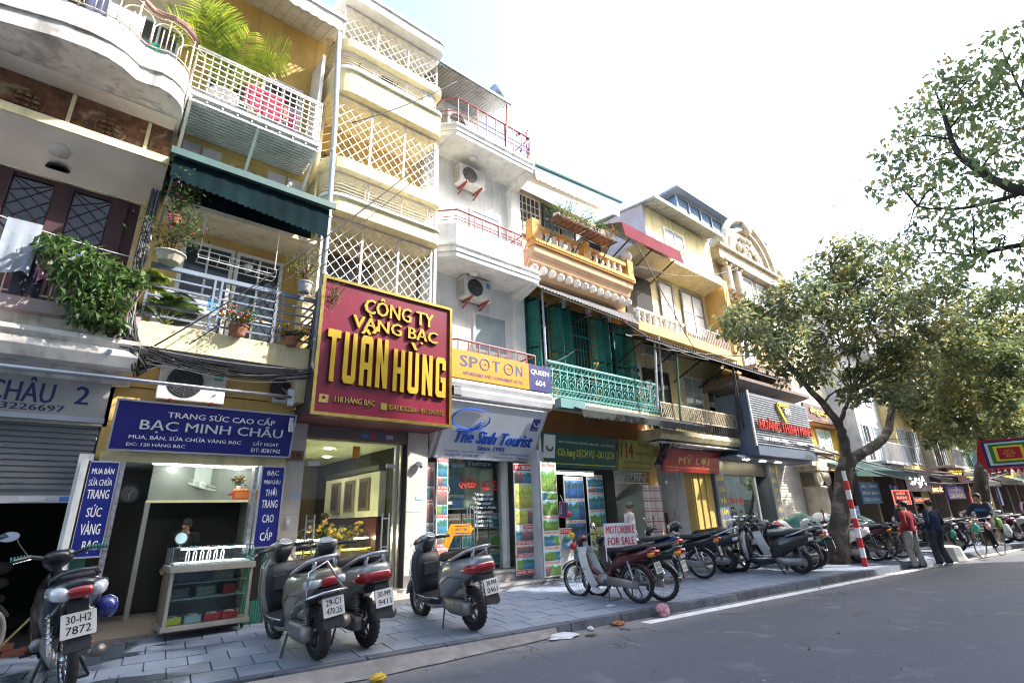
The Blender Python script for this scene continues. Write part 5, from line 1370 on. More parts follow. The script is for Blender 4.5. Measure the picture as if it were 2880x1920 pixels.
# door bays: near-black sheets for the openings' shade, teal grilles and louvred shutters
lou=MB().hexa([(-.17,.012,0),(.17,.012,0),(.17,.02,0),(-.17,.02,0),(-.17,-.02,.028),(.17,-.02,.028),(.17,-.012,.03),(-.17,-.012,.03)]).mesh('louvre',TEALP)
def shutter(x,z0,z1,y,ang,w=.42,step=.052):
 s_=MB();hw=w/2
 for (a,b,c,d) in ((-hw,-hw+.04,z0,z1),(hw-.04,hw,z0,z1),(-hw+.0401,hw-.0401,z0,z0+.06),(-hw+.0401,hw-.0401,z1-.06,z1),(-hw+.0401,hw-.0401,(z0+z1)/2-.03,(z0+z1)/2+.03)):s_.box(a,b,-.018,.018,c,d)
 Mx=Matrix.Translation((x,y,0)) @ Matrix.Rotation(ang,4,'Z');s_.v=[tuple(Mx @ Vector(p)) for p in s_.v]
 o=s_.build('shutter',mat('dark_teal_frame',(.02,.13,.12),.5,dirt=.2),H5)
 for (a,b) in ((z0+.07,(z0+z1)/2-.04),((z0+z1)/2+.04,z1-.09)):
  k=int((b-a)/step)
  for i in range(k):place('louvre',lou,o,(x,y,a+i*step),(0,0,ang),((w-.09)/.34,1,1))
for (x0,x1) in ((8.72,9.55),(9.95,11.25),(11.75,12.75)):
 BX('door_recess',DARK,H5,x0,x1,9.74,9.76,4.45,7.45)  # flat sheet on the wall, shade of the doorway put into its colour
 gl=MB().box(x0,x1,9.70,9.73,6.62,6.68).build('door_grille',TEALP,H5)
 n=int((x1-x0)/.12)
 for i in range(n+1):
  x=x0+(x1-x0)*i/n;BX('grille_bar',TEALP,gl,x-.01,x+.01,9.71,9.728,4.5,7.4)
 for z in (5.0,5.6,6.2,6.9,7.15):BX('grille_bar',TEALP,gl,x0,x1,9.695,9.709,z,z+.015)
for (x,a) in ((9.62,-1.2),(9.95,-.9),(11.32,-.9),(11.62,-1.25),(12.82,-1.2),(12.35,-.15),(8.75,-1.2)):shutter(x,4.5,7.3,9.45,a)
BX('pilaster',mat('pale_orange_stripe',(.6,.42,.22),.8,dirt=.4),H5,13.0,13.3,9.62,9.75,4.3,7.9)
for i in range(3):BX('pilaster_flute',ORANGE,H5,13.04+i*.09,13.075+i*.09,9.60,9.619,4.4,7.8)
for i,x in enumerate((9.9,11.0,11.9)):MB().lathe([(.001,0),(.06,0),(.1,.18),(.11,.2),(.001,.2)],(x,9.4,7.25),10).build('light_pot',WHITE,None,label=['leftmost white pot lamp above the teal shutters','middle white pot lamp above the teal shutters','rightmost white pot lamp above the teal shutters'][i],cat='lamp')
MB().tube([(8.62,8.9,4.3),(8.62,8.9,7.3)],.03,8).build('downpipe',GREYPIPE,H5)
# tin canopy over the teal balcony
aw=thing('awning','pale corrugated tin canopy above the teal shutters','awning',(10.5,8.5,7.0))
corrugated('roof_sheet',(8.1,8.35,6.98),(12.0,8.35,6.85),(13.6,9.7,8.0),(8.5,9.7,7.9),TIN,aw,34,.022)
for x in (8.9,10.4,11.9):MB().bar((x,8.5,6.98),(x+.4,9.7,7.75),.04).bar((x,9.7,6.9),(x,8.6,7.0),.035).build('bracket',mat('rusty_iron',(.10,.07,.055),.8,dirt=.3),aw)
MB().bar((8.1,8.4,6.94),(12.0,8.4,6.81),.035).build('front_bar',_m['rusty_iron'],aw)
MB().tube([(13.0,8.4,6.7),(13.3,8.75,4.4)],.028,8).build('post',GREYW,aw)
# ornate cornice and balustrade
MB().prx([(9.75,7.9),(9.45,7.95),(9.3,8.1),(9.1,8.2),(9.05,8.35),(8.95,8.42),(8.92,8.6),(9.75,8.62)],8.45,12.75).build('cornice',mat('salmon_plaster',(.62,.40,.24),.85,dirt=.4,dcol=(.45,.35,.28),streak=.4),H5)
MB().box(8.42,12.8,8.86,9.2,8.621,8.80).build('dentil_band',mat('orange_band',(.68,.36,.10),.85,dirt=.3),H5)
dm=MB().box(-.035,.035,-.03,0,0,.07).mesh('dentil',mat('band_yellow',(.72,.48,.16),.85))
for i in range(44):place('dentil',dm,H5,(8.47+i*.099,8.86,8.67))
bk=MB().lathe([(.001,0),(.1,.02),(.13,.12),(.08,.2),(.001,.22)],(0,0,0),8).mesh('cornice_bracket',mat('white_moulding',(.66,.62,.56),.8,dirt=.3))
for i in range(13):place('cornice_bracket',bk,H5,(8.6+i*.34,9.15,7.92))
bl=MB().lathe([(.06,0),(.06,.03),(.035,.06),(.075,.16),(.04,.28),(.06,.33),(.06,.36)],(0,0,0),9).mesh('baluster',WHITE,True)
for i in range(13):place('baluster',bl,H5,(8.75+i*.29,9.0,8.80))
BX('balustrade_rail',mat('orange_band',(.68,.36,.10)),H5,8.45,12.75,8.92,9.12,9.16,9.28)
for x in (8.5,10.55,12.65):BX('balustrade_pier',ORANGE,H5,x-.14,x+.14,8.88,9.15,8.801,9.40)
for x in (12.65,):MB().lathe([(.1,0),(.2,.15),(.16,.3),(.05,.35)],(x,9.0,9.4),12).build('urn',WHITE,H5)
# upper floor set back, canvas awning, plant shelf
BX('upper_wall',mat('tan_plaster',(.5,.38,.24),.85,dirt=.4),H5,8.5,12.9,9.95,15,8.2,11.2)
window(H5,8.75,9.6,9.6,10.9,9.9,WFRAME,WGLASS,5,5,.04);window(H5,9.85,10.4,9.3,10.9,9.9,mat('teal_dark_frame',(.05,.12,.11),.5),WGLASS,2,2,.06,'balcony_door');window(H5,10.6,12.4,9.3,10.8,9.9,_m['rusty_iron'],WGLASS,3,2,.05)
aw=thing('awning','cream canvas awning with green roller over the plant shelf of the orange house','awning',(10.5,8.9,10.9))
MB().slab((8.55,8.9,11.15),(12.5,8.9,11.5),(12.5,9.95,11.9),(8.55,9.95,11.6),.03).build('roof_sheet',CANVASW,aw)
MB().tube([(8.55,8.86,11.22),(12.55,8.86,11.58)],.06,8).build('roller',mat('roller_green',(.03,.14,.15),.5),aw)
MB().slab((8.55,8.84,11.26),(12.5,8.84,11.6),(12.5,8.95,11.68),(8.55,8.95,11.34),.03).build('roller_cover',mat('roller_blue',(.45,.6,.65),.5),aw)
scallop('valance',8.6,12.4,8.88,11.12,10.78,CANVASW,aw,20,11.46,10.98)
sh_=thing('plant_shelf','rusty iron shelf full of potted plants hung outside the orange balustrade','shelf',(10.2,8.6,9.3))
mb=MB();mb.tube([(8.85,8.35,9.42),(11.4,8.35,9.42),(11.4,8.85,9.42),(8.85,8.85,9.42)],.014,5,True).tube([(8.85,8.35,9.56),(11.4,8.35,9.56)],.012,5);
for i in range(14):mb.tube([(8.9+i*.19,8.35,9.42),(8.9+i*.19,8.85,9.42)],.008,4).tube([(8.9+i*.19,8.35,9.42),(8.9+i*.19,8.35,9.56)],.007,4)
mb.build('wire_frame',mat('dark_iron',(.05,.07,.06),.6),sh_)
for i in range(6):BX('board',mat('rotten_board',(.28,.13,.07),.95,var=.5,scale=10),sh_,8.9+i*.42,9.29+i*.42,8.4,8.8,9.43,9.45)
for x in (9.0,10.1,11.2):MB().bar((x,8.38,9.42),(x-.12,8.9,8.75),.03).build('bracket',_m['dark_iron'],sh_)
SHN=[('yellow-green bush',LEAFY,9.45,.42,.5,300),('big rounded light green bush',LEAFY,9.95,.5,.45,420),('low green plant',LEAF,9.05,.22,.2,120),('broad-leaved green plant',LEAF,10.75,.34,.3,240),('dry twiggy plant',leaf_mat('leaf_dry',(.2,.13,.05),(.34,.25,.09),.3),11.3,.4,.35,130),('spindly small-leaved plant',LEAFD,10.4,.2,.25,90)]
for k,(s,lm,x,r_,hh,n) in enumerate(SHN):plant(s+' on the iron shelf outside the orange balustrade',x,8.6,9.45,.1,.15,r_,hh,n,lm,.07,(GREYW,TERRA,WHITE)[k % 3],seed=40+k,stems=9)
# lower awning: dark canvas flap and teal board
aw=thing('awning','dark scalloped canvas flap under the teal balcony','awning',(11.5,8.4,3.85))
MB().slab((8.9,8.05,3.95),(14.4,8.05,3.98),(14.4,8.85,4.32),(8.9,8.85,4.30),.02).build('roof_sheet',mat('dark_tin',(.05,.055,.05),.6),aw)
scallop('flap',8.9,14.4,8.05,3.95,3.80,mat('black_canvas',(.02,.025,.025),.9),aw,34,3.98,3.84)
BX('teal_board',mat('board_teal',(.10,.22,.22),.5),aw,8.45,9.3,8.3,8.5,4.0,4.22)
# ground floor
for (a,b) in ((8.5,8.56),(12.95,13.2)):BX('pillar',ORANGE,H5,a,b,9.3,9.6,.2,3.5)
BX('side_wall',mat('pale_interior',(.50,.52,.43)),H5,12.95,13.15,9.61,14,.2,3.5)
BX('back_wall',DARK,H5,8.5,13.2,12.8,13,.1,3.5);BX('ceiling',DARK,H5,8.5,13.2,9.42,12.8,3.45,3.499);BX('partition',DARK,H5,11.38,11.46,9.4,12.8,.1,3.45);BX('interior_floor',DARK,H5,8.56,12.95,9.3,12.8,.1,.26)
t=thing('shop_sign','dark green sign Cửa hàng DỊCH VỤ - DU LỊCH','sign',(9.9,9.1,2.7));fr=Frame((9.92,9.12,3.13),(1,0,0),(0,-.12,1))
panel('board',fr,-1.40,1.40,-.42,.42,.06,mat('sign_green',(.015,.085,.06),.45,var=.08,bump=0),t);YT=mat('letter_lemon',(.62,.6,.05),.5,bump=0)
panel('logo_plate',fr,-1.34,-.95,-.2,.36,.004,PAPER,t,.006);MB().torus(tuple(fr.p(-1.14,.08,.014)),'y',.10,.03,16,5,math.pi,2*math.pi,.2).build('logo',mat('logo_green',(.02,.15,.08),.5),t)
letters('CÔNG TY CỔ PHẦN XUẤT NHẬP KHẨU LƯƠNG THỰC - THỰC PHẨM HÀ NỘI',fr,.22,.22,2.15,.09,LW,t,bold=.0);letters('Cửa hàng DỊCH VỤ - DU LỊCH',fr,.22,-.06,2.15,.26,YT,t,bold=.015);panel('stripe',fr,-1.38,1.38,-.33,-.31,.003,YT,t,.006)
t=thing('tube_lamp','lit fluorescent tube under the dark green travel sign','lamp',(9.8,9.3,2.6));MB().tube([(8.95,9.32,2.60),(10.5,9.32,2.58)],.022,8).build('tube',LIT,t);BX('batten',WHITE,t,8.9,10.55,9.3,9.36,2.63,2.68)
poster('blue bay posters on the left inner panel of the green travel shop',Frame((10.22,9.75,.35)),.74,rows_std(.05,2.2,['OPEN BUS','CAT BA ISLAND','HALONG CRUISE','HALONG CRUISE'],[(PH_SEA,PH_SEA),(PH_NIGHT,)*2,(PH_SEA,PH_NIGHT),(PH_NIGHT,)*2]),hcol=OR)
poster('mixed tour posters on the right inner panel of the green travel shop',Frame((10.95,9.65,.35)),.64,rows_std(.05,2.25,['SAPA','HANOI CITY TOUR','MAI CHAU','MONKEY ISLAND','HALONG BAY'],[(PH_HILL,PH_TOWN),(PH_RICE,PH_HILL,PH_HILL),(PH_HILL,PH_SEA),(PH_SEA,PH_SEA),(PH_SEA,PH_TOWN,PH_SEA)]),hcol=OR)
poster('white OPEN BUS TICKET price board standing on the pavement',Frame((8.98,8.95,.28)),.46,[(.92,1.02,'h','BUS TICKET'),(.5,.88,'p',[(1,mat('price_list',(.6,.6,.58),.6,var=.3,scale=40)),(1,_m['price_list'])]),(.05,.46,'p',[(1,_m['price_list'])])])
t=thing('hanging_board','small dark hanging menu board with pink edge beside the green posters','sign',(8.78,8.6,1.75));fr=Frame((8.72,8.7,1.72),(1,0,-.12),(.12,0,1));panel('board',fr,-.12,.12,-.16,.16,.012,mat('menu_dark',(.04,.03,.09),.5),t);border('edge',fr,-.12,.12,-.16,.16,.012,mat('pink_edge',(.55,.05,.15),.5),t,.006,.02);letters('1\n2\n3\n4',fr,-.08,0,.03,.2,LW,t);MB().tube([tuple(fr.p(0,.16)),(8.66,8.72,2.05)],.004,4).build('string',LW,t)
LC=[((.6,.03,.03),9.0,1.62,'red and white'),((.7,.4,.02),9.08,1.15,'yellow'),((.1,.35,.2),8.95,1.1,'green'),((.55,.04,.04),9.12,.92,'plain red'),((.15,.3,.5),8.9,.95,'blue')]
for i,(c_,x,z,s) in enumerate(LC):
 t=thing('paper_lantern',s+' paper lantern hanging beside the travel shop opening','lantern',(x,8.85,z-.1));MB().ball((x,8.85,z),.085,.085,.075,12,7).build('shade',mat('lantern_%d' % i,c_,.6),t,smooth=True);MB().tube([(x,8.85,z-.08),(x,8.85,z-.2)],.008,5).build('tassel',mat('tassel_yellow',(.7,.5,.05),.7),t);MB().tube([(x,8.85,z+.07),(x,8.85,2.4)],.003,4).build('string',BLACK,t)
t=thing('shop_sign','faded olive sign with red numerals 114','sign',(12.2,9.1,2.7));fr=Frame((12.2,9.12,3.14),(1,0,0),(0,-.12,1));panel('board',fr,-.78,.8,-.42,.42,.05,mat('sign_olive',(.30,.30,.06),.6,dirt=.4),t)
DRD=mat('letter_dark_red',(.22,.012,.01),.5,bump=0);letters('114',fr,-.42,.14,.55,.45,DRD,t,bold=.06);letters('Mỹ Nghệ',fr,.32,.3,.5,.13,DRD,t,shear=.2);letters('HÀNG BẠC',fr,.32,.06,.7,.14,DRD,t,bold=.03);letters('MUA BÁN VÀ SỬA CHỮA',fr,.05,-.18,1.25,.1,DRD,t,bold=.02);letters('ĐỒ TRANG SỨC BẰNG BẠC',fr,.05,-.33,1.4,.1,DRD,t,bold=.02)
t=thing('number_grille','white wrought iron fanlight with the number 114','grille',(12.2,9.35,2.4));mb=MB()
for i in range(12):
 mb.torus((11.55+i*.12,9.36,2.52+.09*(i % 2)),'y',.055,.010,10,4)
mb.box(11.46,12.94,9.35,9.37,2.4,2.415).box(11.46,12.94,9.35,9.37,2.68,2.695);mb.build('iron_scroll',WFRAME,t);letters('114',Frame((12.1,9.34,2.52)),0,0,.35,.16,BLACK,t,bold=.04)
BX('room_wall',mat('pale_interior',(.50,.52,.43),.7),H5,11.5,12.9,12.0,12.1,.2,3.4);
t=thing('glass_cabinet','aluminium glass cabinet inside shop 114','cabinet',(12.2,10.8,.26));MB().box(11.6,12.8,10.8,10.84,1.9,1.96).box(11.6,11.66,10.8,10.84,.3,1.9).box(12.16,12.22,10.8,10.84,.3,1.9).box(12.74,12.8,10.8,10.84,.3,1.9).build('frame',ALU,t);BX('glass',GLASS,t,11.66,12.74,10.81,10.82,.3,1.9);BX('shelf',ALU,t,11.66,12.74,10.85,11.2,1.1,1.13);BX('body',mat('cab_dark',(.12,.1,.09),.6),t,11.6,12.8,11.2,11.25,.26,1.96)
t=thing('tube_lamp','small tube lamp lighting the cabinet in shop 114','lamp',(12.2,11.1,1.8));MB().tube([(11.8,11.1,1.82),(12.6,11.1,1.82)],.015,8).build('tube',LIT,t)
# plaid curtain
mb=MB();rows=[]
for o in (0,.01):
 for j in range(9):rows.append([(12.0+.85*i/20+.03*j/8,8.9+.05*math.sin(i*1.1)+o,2.30-1.45*j/8+.02*math.sin(i*.5)) for i in range(21)])
for o in (0,9):
 for j in range(8):
  k=len(mb.v);mb.v+=rows[o+j]+rows[o+j+1];mb.f+=[((k+i,k+i+1,k+22+i,k+21+i) if o else (k+i+1,k+i,k+21+i,k+22+i)) for i in range(20)]
pl=bpy.data.materials.new('plaid_cloth');pl.use_nodes=True;nt=pl.node_tree;N=nt.nodes;L=nt.links
tc=N.new('ShaderNodeNewGeometry');sp=N.new('ShaderNodeSeparateXYZ');L.new(tc.outputs['Position'],sp.inputs[0]);col=None
def band_mask(axis,period,w,off=0.):
 a=N.new('ShaderNodeMath');a.operation='MULTIPLY_ADD';L.new(sp.outputs[axis],a.inputs[0]);a.inputs[1].default_value=1/period;a.inputs[2].default_value=off
 b=N.new('ShaderNodeMath');b.operation='FRACT';L.new(a.outputs[0],b.inputs[0]);c=N.new('ShaderNodeMath');c.operation='LESS_THAN';L.new(b.outputs[0],c.inputs[0]);c.inputs[1].default_value=w;return c.outputs[0]
prev=(.62,.56,.5)
for (ax,per,w,off,cc,f) in ((2,.27,.12,0,(.35,.05,.07),.85),(2,.27,.05,.72,(.25,.04,.06),.8),(0,.17,.1,0,(.45,.15,.15),.45),(0,.17,.05,.6,(.3,.25,.25),.5)):
 x=N.new('ShaderNodeMix');x.data_type='RGBA';mu=N.new('ShaderNodeMath');mu.operation='MULTIPLY';L.new(band_mask(ax,per,w,off),mu.inputs[0]);mu.inputs[1].default_value=f;L.new(mu.outputs[0],x.inputs[0])
 if isinstance(prev,tuple):x.inputs[6].default_value=(*prev,1)
 else:L.new(prev,x.inputs[6])
 x.inputs[7].default_value=(*cc,1);prev=x.outputs[2]
L.new(prev,N['Principled BSDF'].inputs['Base Color']);N['Principled BSDF'].inputs['Roughness'].default_value=.9
mb.build('curtain',pl,None,smooth=True,label='white curtain with dark red plaid stripes hanging at shop 114',cat='curtain')
MB().tube([(11.9,8.9,2.31),(13.0,9.0,2.31)],.012,6).build('curtain_rod',STEEL,None,label='thin rod that carries the plaid curtain',cat='rod')

# ================================================================== yellow house with the red corrugated screen
H6=thing('townhouse','pale yellow townhouse with a dark red corrugated screen and tin canopies','house',(15.6,9.7,.2))
BX('wall',YELP,H6,13.3,19.2,9.75,15.5,3.5,10.2)
BX('wall',YELP,H6,14.6,19.2,9.35,15.5,10.5,12.55)
BX('side_wall',mat('lilac_wall',(.36,.33,.36),.9),H6,14.52,14.6,9.35,15.5,10.5,12.7)  # shade of the left-facing side is put into the colour as lilac grey
MB().hexa([(14.4,8.75,12.5),(19.2,8.75,12.62),(19.2,15.5,13.4),(14.4,15.5,13.3),(14.4,8.75,12.56),(19.2,8.75,12.68),(19.2,15.5,13.46),(14.4,15.5,13.36)]).build('roof',TIN,H6);BX('fascia_board',mat('fascia_green',(.25,.30,.27),.6),H6,14.35,19.25,8.70,8.748,12.48,12.62)
for i in range(22):MB().bar((14.6+i*.21,8.8,12.49),(14.6+i*.21,9.34,12.54),.02).build('eave_batten',TIN,H6)
window(H6,15.75,17.0,11.35,12.0,9.35,WHITE,PGLASS,2,1,.06)
MB().hexa([(13.6,8.85,10.15),(18.7,8.85,10.15),(18.7,9.8,9.95),(13.6,9.8,9.95),(13.6,8.85,10.5),(18.7,8.85,10.5),(18.7,9.8,10.5),(13.6,9.8,10.5)]).build('balcony_slab',YELP,H6)
for (a,b) in ((15.5,16.25),(16.95,18.35)):window(H6,a,b,8.1,9.75,9.72,mat('grey_door_frame',(.22,.2,.2),.6),WHITE,1 if a<16 else 2,2,.08,'balcony_door')
BX('side_fin',YEL,H6,18.85,19.2,8.9,9.75,7.4,10.49)
aw=thing('awning','dark red corrugated screen over the upper yellow balcony','awning',(13.6,8.6,10.0))
mbr=MB();
for i in range(120):
 f0,f1=i/120,(i+1)/120;w0=.02*math.sin(f0*30*2*math.pi);w1=.02*math.sin(f1*30*2*math.pi)
 xa=12.05+3.3*f0;xb=12.05+3.3*f1;zt=10.45+.22*0;mbr.hexa([(xa,8.5+w0,9.95),(xb,8.5+w1,9.95),(xb,8.506+w1,9.95),(xa,8.506+w0,9.95),(xa,8.6+w0,10.5),(xb,8.6+w1,10.5),(xb,8.606+w1,10.5),(xa,8.606+w0,10.5)])
mbr.build('red_sheet',mat('red_tin',(.33,.03,.05),.5,dirt=.3),aw);corrugated('roof_sheet',(12.05,8.6,10.5),(15.35,8.6,10.5),(15.4,9.7,10.9),(12.05,9.7,10.9),TIN,aw,24)
corrugated('soffit_sheet',(12.9,8.7,9.2),(14.3,8.7,9.4),(14.6,9.7,9.6),(13.0,9.7,9.5),TIN,aw,12)
for x in (12.4,13.6,14.9):MB().bar((x,9.7,9.5),(x,8.6,10.0),.04).build('strut',_m['rusty_iron'],aw)
BX('dark_opening',DARK,H6,13.35,14.9,9.7,9.749,7.7,9.6)  # thin near-black sheet, the room's shade painted over the solid wall
BX('yellow_band',YEL,H6,12.9,19.2,9.0,9.75,7.1,7.42)
for i in range(9):place('baluster',bl,H6,(13.0+i*.3,9.05,7.42))
BX('balustrade_rail',WHITE,H6,12.9,15.6,8.98,9.14,7.78,7.86)
r_=MB().box(15.7,18.8,9.0,9.03,7.95,7.98).build('iron_rail',GREYW,H6)
for i in range(26):BX('rail_bar',GREYW,r_,15.72+i*.12,15.74+i*.12,9.0,9.02,7.42,7.949)
# dark tin canopy on iron posts
aw=thing('awning','long dark tin canopy on green and black iron posts over the first floor','awning',(16.5,8.4,6.3))
corrugated('roof_sheet',(11.9,8.15,6.42),(21.6,8.15,6.42),(21.6,9.7,7.15),(12.9,9.7,7.12),mat('dark_corrugated',(.14,.13,.12),.7,dirt=.5,dcol=(.2,.15,.1)),aw,70,.022)
for x in (12.3,14.0,15.6,17.2,19.0,21.0):MB().bar((x,8.2,6.36),(x,9.7,7.05),.05).bar((x,9.72,5.9),(x,8.5,6.45),.04).build('bracket',BLACK,aw)
for z,y in ((6.36,8.2),(6.7,8.9)):MB().bar((12.0,y,z),(21.5,y,z),.045).build('front_bar',BLACK,aw)
for x,m in ((13.7,mat('green_post',(.05,.12,.07),.6)),(17.2,BLACK),(12.6,GREYW)):MB().tube([(x,8.5,4.0 if x>13 else 4.4),(x,8.3,6.4)],.035,8).build('post',m,aw)
window(H6,13.9,15.2,4.2,6.1,9.72,mat('dark_window_frame',(.04,.03,.03),.6),WGLASS,3,3,.06);window(H6,16.2,17.3,4.5,6.2,9.72,GREYW,PGLASS,2,3,.06);window(H6,17.7,18.7,4.3,6.2,9.72,GREYW,WGLASS,2,2,.06)
t=thing('wall_panel','pale vent block plate with dark square holes on the yellow wall','vent',(13.3,9.5,5.2));BX('plate',WHITE,t,13.0,13.5,9.55,9.62,5.15,6.2)
for i in range(3):
 for j in range(2):BX('hole',BLACK,t,13.1+j*.2,13.2+j*.2,9.54,9.549,5.35+i*.27,5.47+i*.27)
t=thing('shop_sign','old grey sign with faded letters under the dark tin canopy','sign',(14.1,9.3,6.4));fr=Frame((14.3,9.3,6.62));panel('board',fr,-.95,.95,-.16,.16,.05,mat('old_sign',(.38,.38,.36),.7,dirt=.4),t);letters('BERLA',fr,0,0,1.5,.2,mat('faded',(.2,.2,.2),.7),t,bold=.05)
# lattice balcony
MB().prx([(8.62,3.62),(8.55,3.75),(8.6,3.9),(9.4,3.92),(9.75,3.92),(9.75,3.55)],12.75,17.35).build('balcony_slab',YELP,H6);BX('balcony_soffit',WHITE,H6,12.8,17.3,8.66,9.7,3.51,3.548)
lr=MB().box(12.9,17.3,8.58,8.62,4.66,4.70).build('lattice_rail',mat('beige_iron',(.55,.46,.32),.6,dirt=.4),H6)
BX('rail_bar',_m['beige_iron'],lr,12.9,17.3,8.58,8.61,4.22,4.25)
lb1=MB().bar((0,0,0),(.32,0,.41),.014).mesh('lattice_bar',_m['beige_iron']);lb2=MB().bar((0,.012,.41),(.32,.012,0),.014).mesh('lattice_bar',_m['beige_iron'])
for i in range(38):place('lattice_bar',lb1,lr,(12.92+i*.108,8.59,4.25));place('lattice_bar',lb2,lr,(12.92+i*.108,8.59,4.25))
for x in (12.9,15.1,17.28):BX('rail_post',_m['beige_iron'],lr,x,x+.03,8.575,8.579,3.9,4.7)
lbar=MB().box(-.022,.022,-.01,.01,0,.3).mesh('dark_baluster',BLACK)
for i in range(30):place('dark_baluster',lbar,lr,(12.98+i*.148,8.60,3.92))
t=thing('tube_lamp','unlit tube lamp fixed to the soffit above the red MỸ LỢI sign','lamp',(14.6,8.9,3.45));MB().tube([(13.9,8.9,3.47),(15.4,8.9,3.47)],.025,8).build('tube',ALU,t)
t=thing('shop_sign','red sign MỸ LỢI with gold lettering','sign',(15.1,9.1,2.75));fr=Frame((15.0,9.05,3.08),(1,0,0),(0,-.25,1));panel('board',fr,-1.6,1.6,-.34,.34,.05,mat('sign_red',(.36,.015,.02),.4,var=.06,bump=0),t);GL=mat('letter_gold',(.6,.42,.08),.45,bump=0)
letters('MỸ LỢI',fr,.05,.02,1.75,.34,GL,t,bold=.03);letters('MỸ NGHỆ VÀNG BẠC',fr,0,.27,1.2,.08,DRD,t,bold=.02);letters('CHUYÊN KINH DOANH HÀNG MỸ NGHỆ VÀNG BẠC ĐÁ QUÝ',fr,0,-.2,2.9,.07,GL,t,bold=.02);letters('112 HÀNG BẠC',fr,-1.1,-.29,.7,.06,GL,t)
for (a,b) in ((13.2,13.35),(15.15,16.35)):BX('pilaster',YEL,H6,a,b,9.3,9.55,.2,3.5)
BX('side_wall',PLASTER_W,H6,15.16,15.3,9.56,11.6,.2,3.4)
for i in range(3):BX('pilaster_flute',mat('olive_gold',(.42,.32,.08),.7),H6,15.2+i*.36,15.42+i*.36,9.26,9.299,.25,3.0)
BX('back_wall',PLASTER_W,H6,13.3,15.2,11.6,11.7,.2,3.4);BX('ceiling',WHITE,H6,13.3,15.2,9.4,11.6,3.3,3.36);BX('interior_floor',DARK,H6,13.3,15.2,9.3,11.6,.1,.24);BX('lintel',YEL,H6,13.2,19.1,9.35,9.75,3.2,3.5)
t=thing('shelf_unit','wooden shelf with necklace busts in the MỸ LỢI shop','shelf',(14.2,10.4,.24));WD=mat('shelf_wood',(.22,.11,.04),.6)
for z in (.24,.75,1.25,1.55):BX('board',WD,t,13.4,15.1,10.3,10.7,z,z+.03)
for x in (13.4,14.25,15.07):BX('upright',WD,t,x,x+.03,10.3,10.7,.27,1.55)
for i in range(4):MB().lathe([(.09,0),(.1,.05),(.05,.14),(.03,.2),(.035,.24)],(13.65+i*.38,10.45,1.28),10).build('necklace_bust',(WHITE,BLACK)[i % 2],t,smooth=True)
BX('counter_cloth',mat('blue_crate',(.05,.10,.32),.6),t,13.5,14.4,9.7,10.2,.24,.95)
t=thing('ceiling_bulb','bare bulb hanging in the MỸ LỢI shop opening','lamp',(13.7,9.35,2.5));MB().ball((13.75,9.3,2.45),.045,.045,.06).build('bulb',WHITE,t);MB().tube([(13.75,9.3,2.5),(13.75,9.3,2.8)],.005,4).build('flex',BLACK,t)
# ================================================================== dark silver shop with the baroque gable
H7=thing('townhouse','grey-fronted shop house with an ornate stone gable and big scrolled column','house',(21,9.5,.2))
STN=mat('carved_stone',(.50,.43,.32),.85,var=.2,dirt=.5,dcol=(.22,.18,.13),streak=.4,dscale=3,bump=.5,bscale=18)
BX('wall',mat('ochre_plaster',(.50,.33,.12),.85,dirt=.5),H7,19.25,24.2,9.8,16,3.5,10.4)
BX('gable_wall',STN,H7,19.6,25.9,9.45,16,10.4,12.3)
pt=[(20.0,12.4)]
for k in range(13):a=math.pi-k*math.pi/12;pt.append((22.9+2.75*math.cos(a),12.4+1.95*math.sin(a)))
MB().pry(pt[1:],9.35,9.9).build('gable',STN,H7)
MB().torus((22.9,9.3,12.4),'y',2.45,.17,24,6,0,math.pi).torus((22.9,9.32,12.4),'y',1.95,.12,24,6,0,math.pi).build('gable_moulding',STN,H7)
BX('entablature',STN,H7,19.5,26.0,9.1,9.44,11.85,12.38);BX('cornice',STN,H7,19.4,26.1,8.95,9.44,12.381,12.5)
car=MB()
for k in range(40):
 a=rnd.uniform(0,6.28);rr=rnd.uniform(0,1) ** .5;car.ball((22.9+1.1*rr*math.cos(a),9.28,13.2+.75*rr*math.sin(a)),rnd.uniform(.09,.2),.12,rnd.uniform(.09,.2),7,5)
car.ball((22.9,9.2,14.5),.4,.2,.35,10,7);car.ball((20.0,9.2,12.9),.35,.2,.3,8,6);car.ball((25.8,9.2,12.9),.35,.2,.3,8,6)
car.build('cartouche_relief',STN,H7,smooth=True)
for x in (20.1,21.0,24.6,25.6):
 MB().lathe([(.26,10.4),(.22,10.5),(.22,11.5),(.2,11.55)],(x,9.25,0),14).build('column',STN,H7,smooth=True)
 c_=MB().ball((x-.2,9.15,11.68),.15,.12,.14).ball((x+.2,9.15,11.68),.15,.12,.14).box(x-.35,x+.35,8.98,9.4,11.76,11.85);c_.build('capital',STN,H7)
for x in (21.9,23.3):window(H7,x,x+.9,10.6,11.7,9.45,WHITE,PGLASS,1,2,.06)
gr=MB().box(18.8,26.8,10.3,14,13.7,13.76);
for i in range(9):gr.box(18.8+i,18.86+i,10.28,10.34,13.76,15.3)
gr.box(18.8,26.86,10.28,10.34,15.3,15.4);gr.build('roof_room_frame',mat('roof_grey',(.3,.33,.38),.5),H7);BX('roof_room_glass',mat('blue_glass',(.12,.2,.3),.1,bump=0),H7,18.83,26.8,10.35,14,13.77,15.3)
BX('roof_room_roof',_m['roof_grey'],H7,18.4,27.2,9.9,14.4,15.41,15.5)
window(H7,19.7,20.6,7.2,9.2,9.78,GREYW,PGLASS,2,2,.07);window(H7,21.4,22.4,7.2,9.2,9.78,GREYW,PGLASS,2,2,.07)
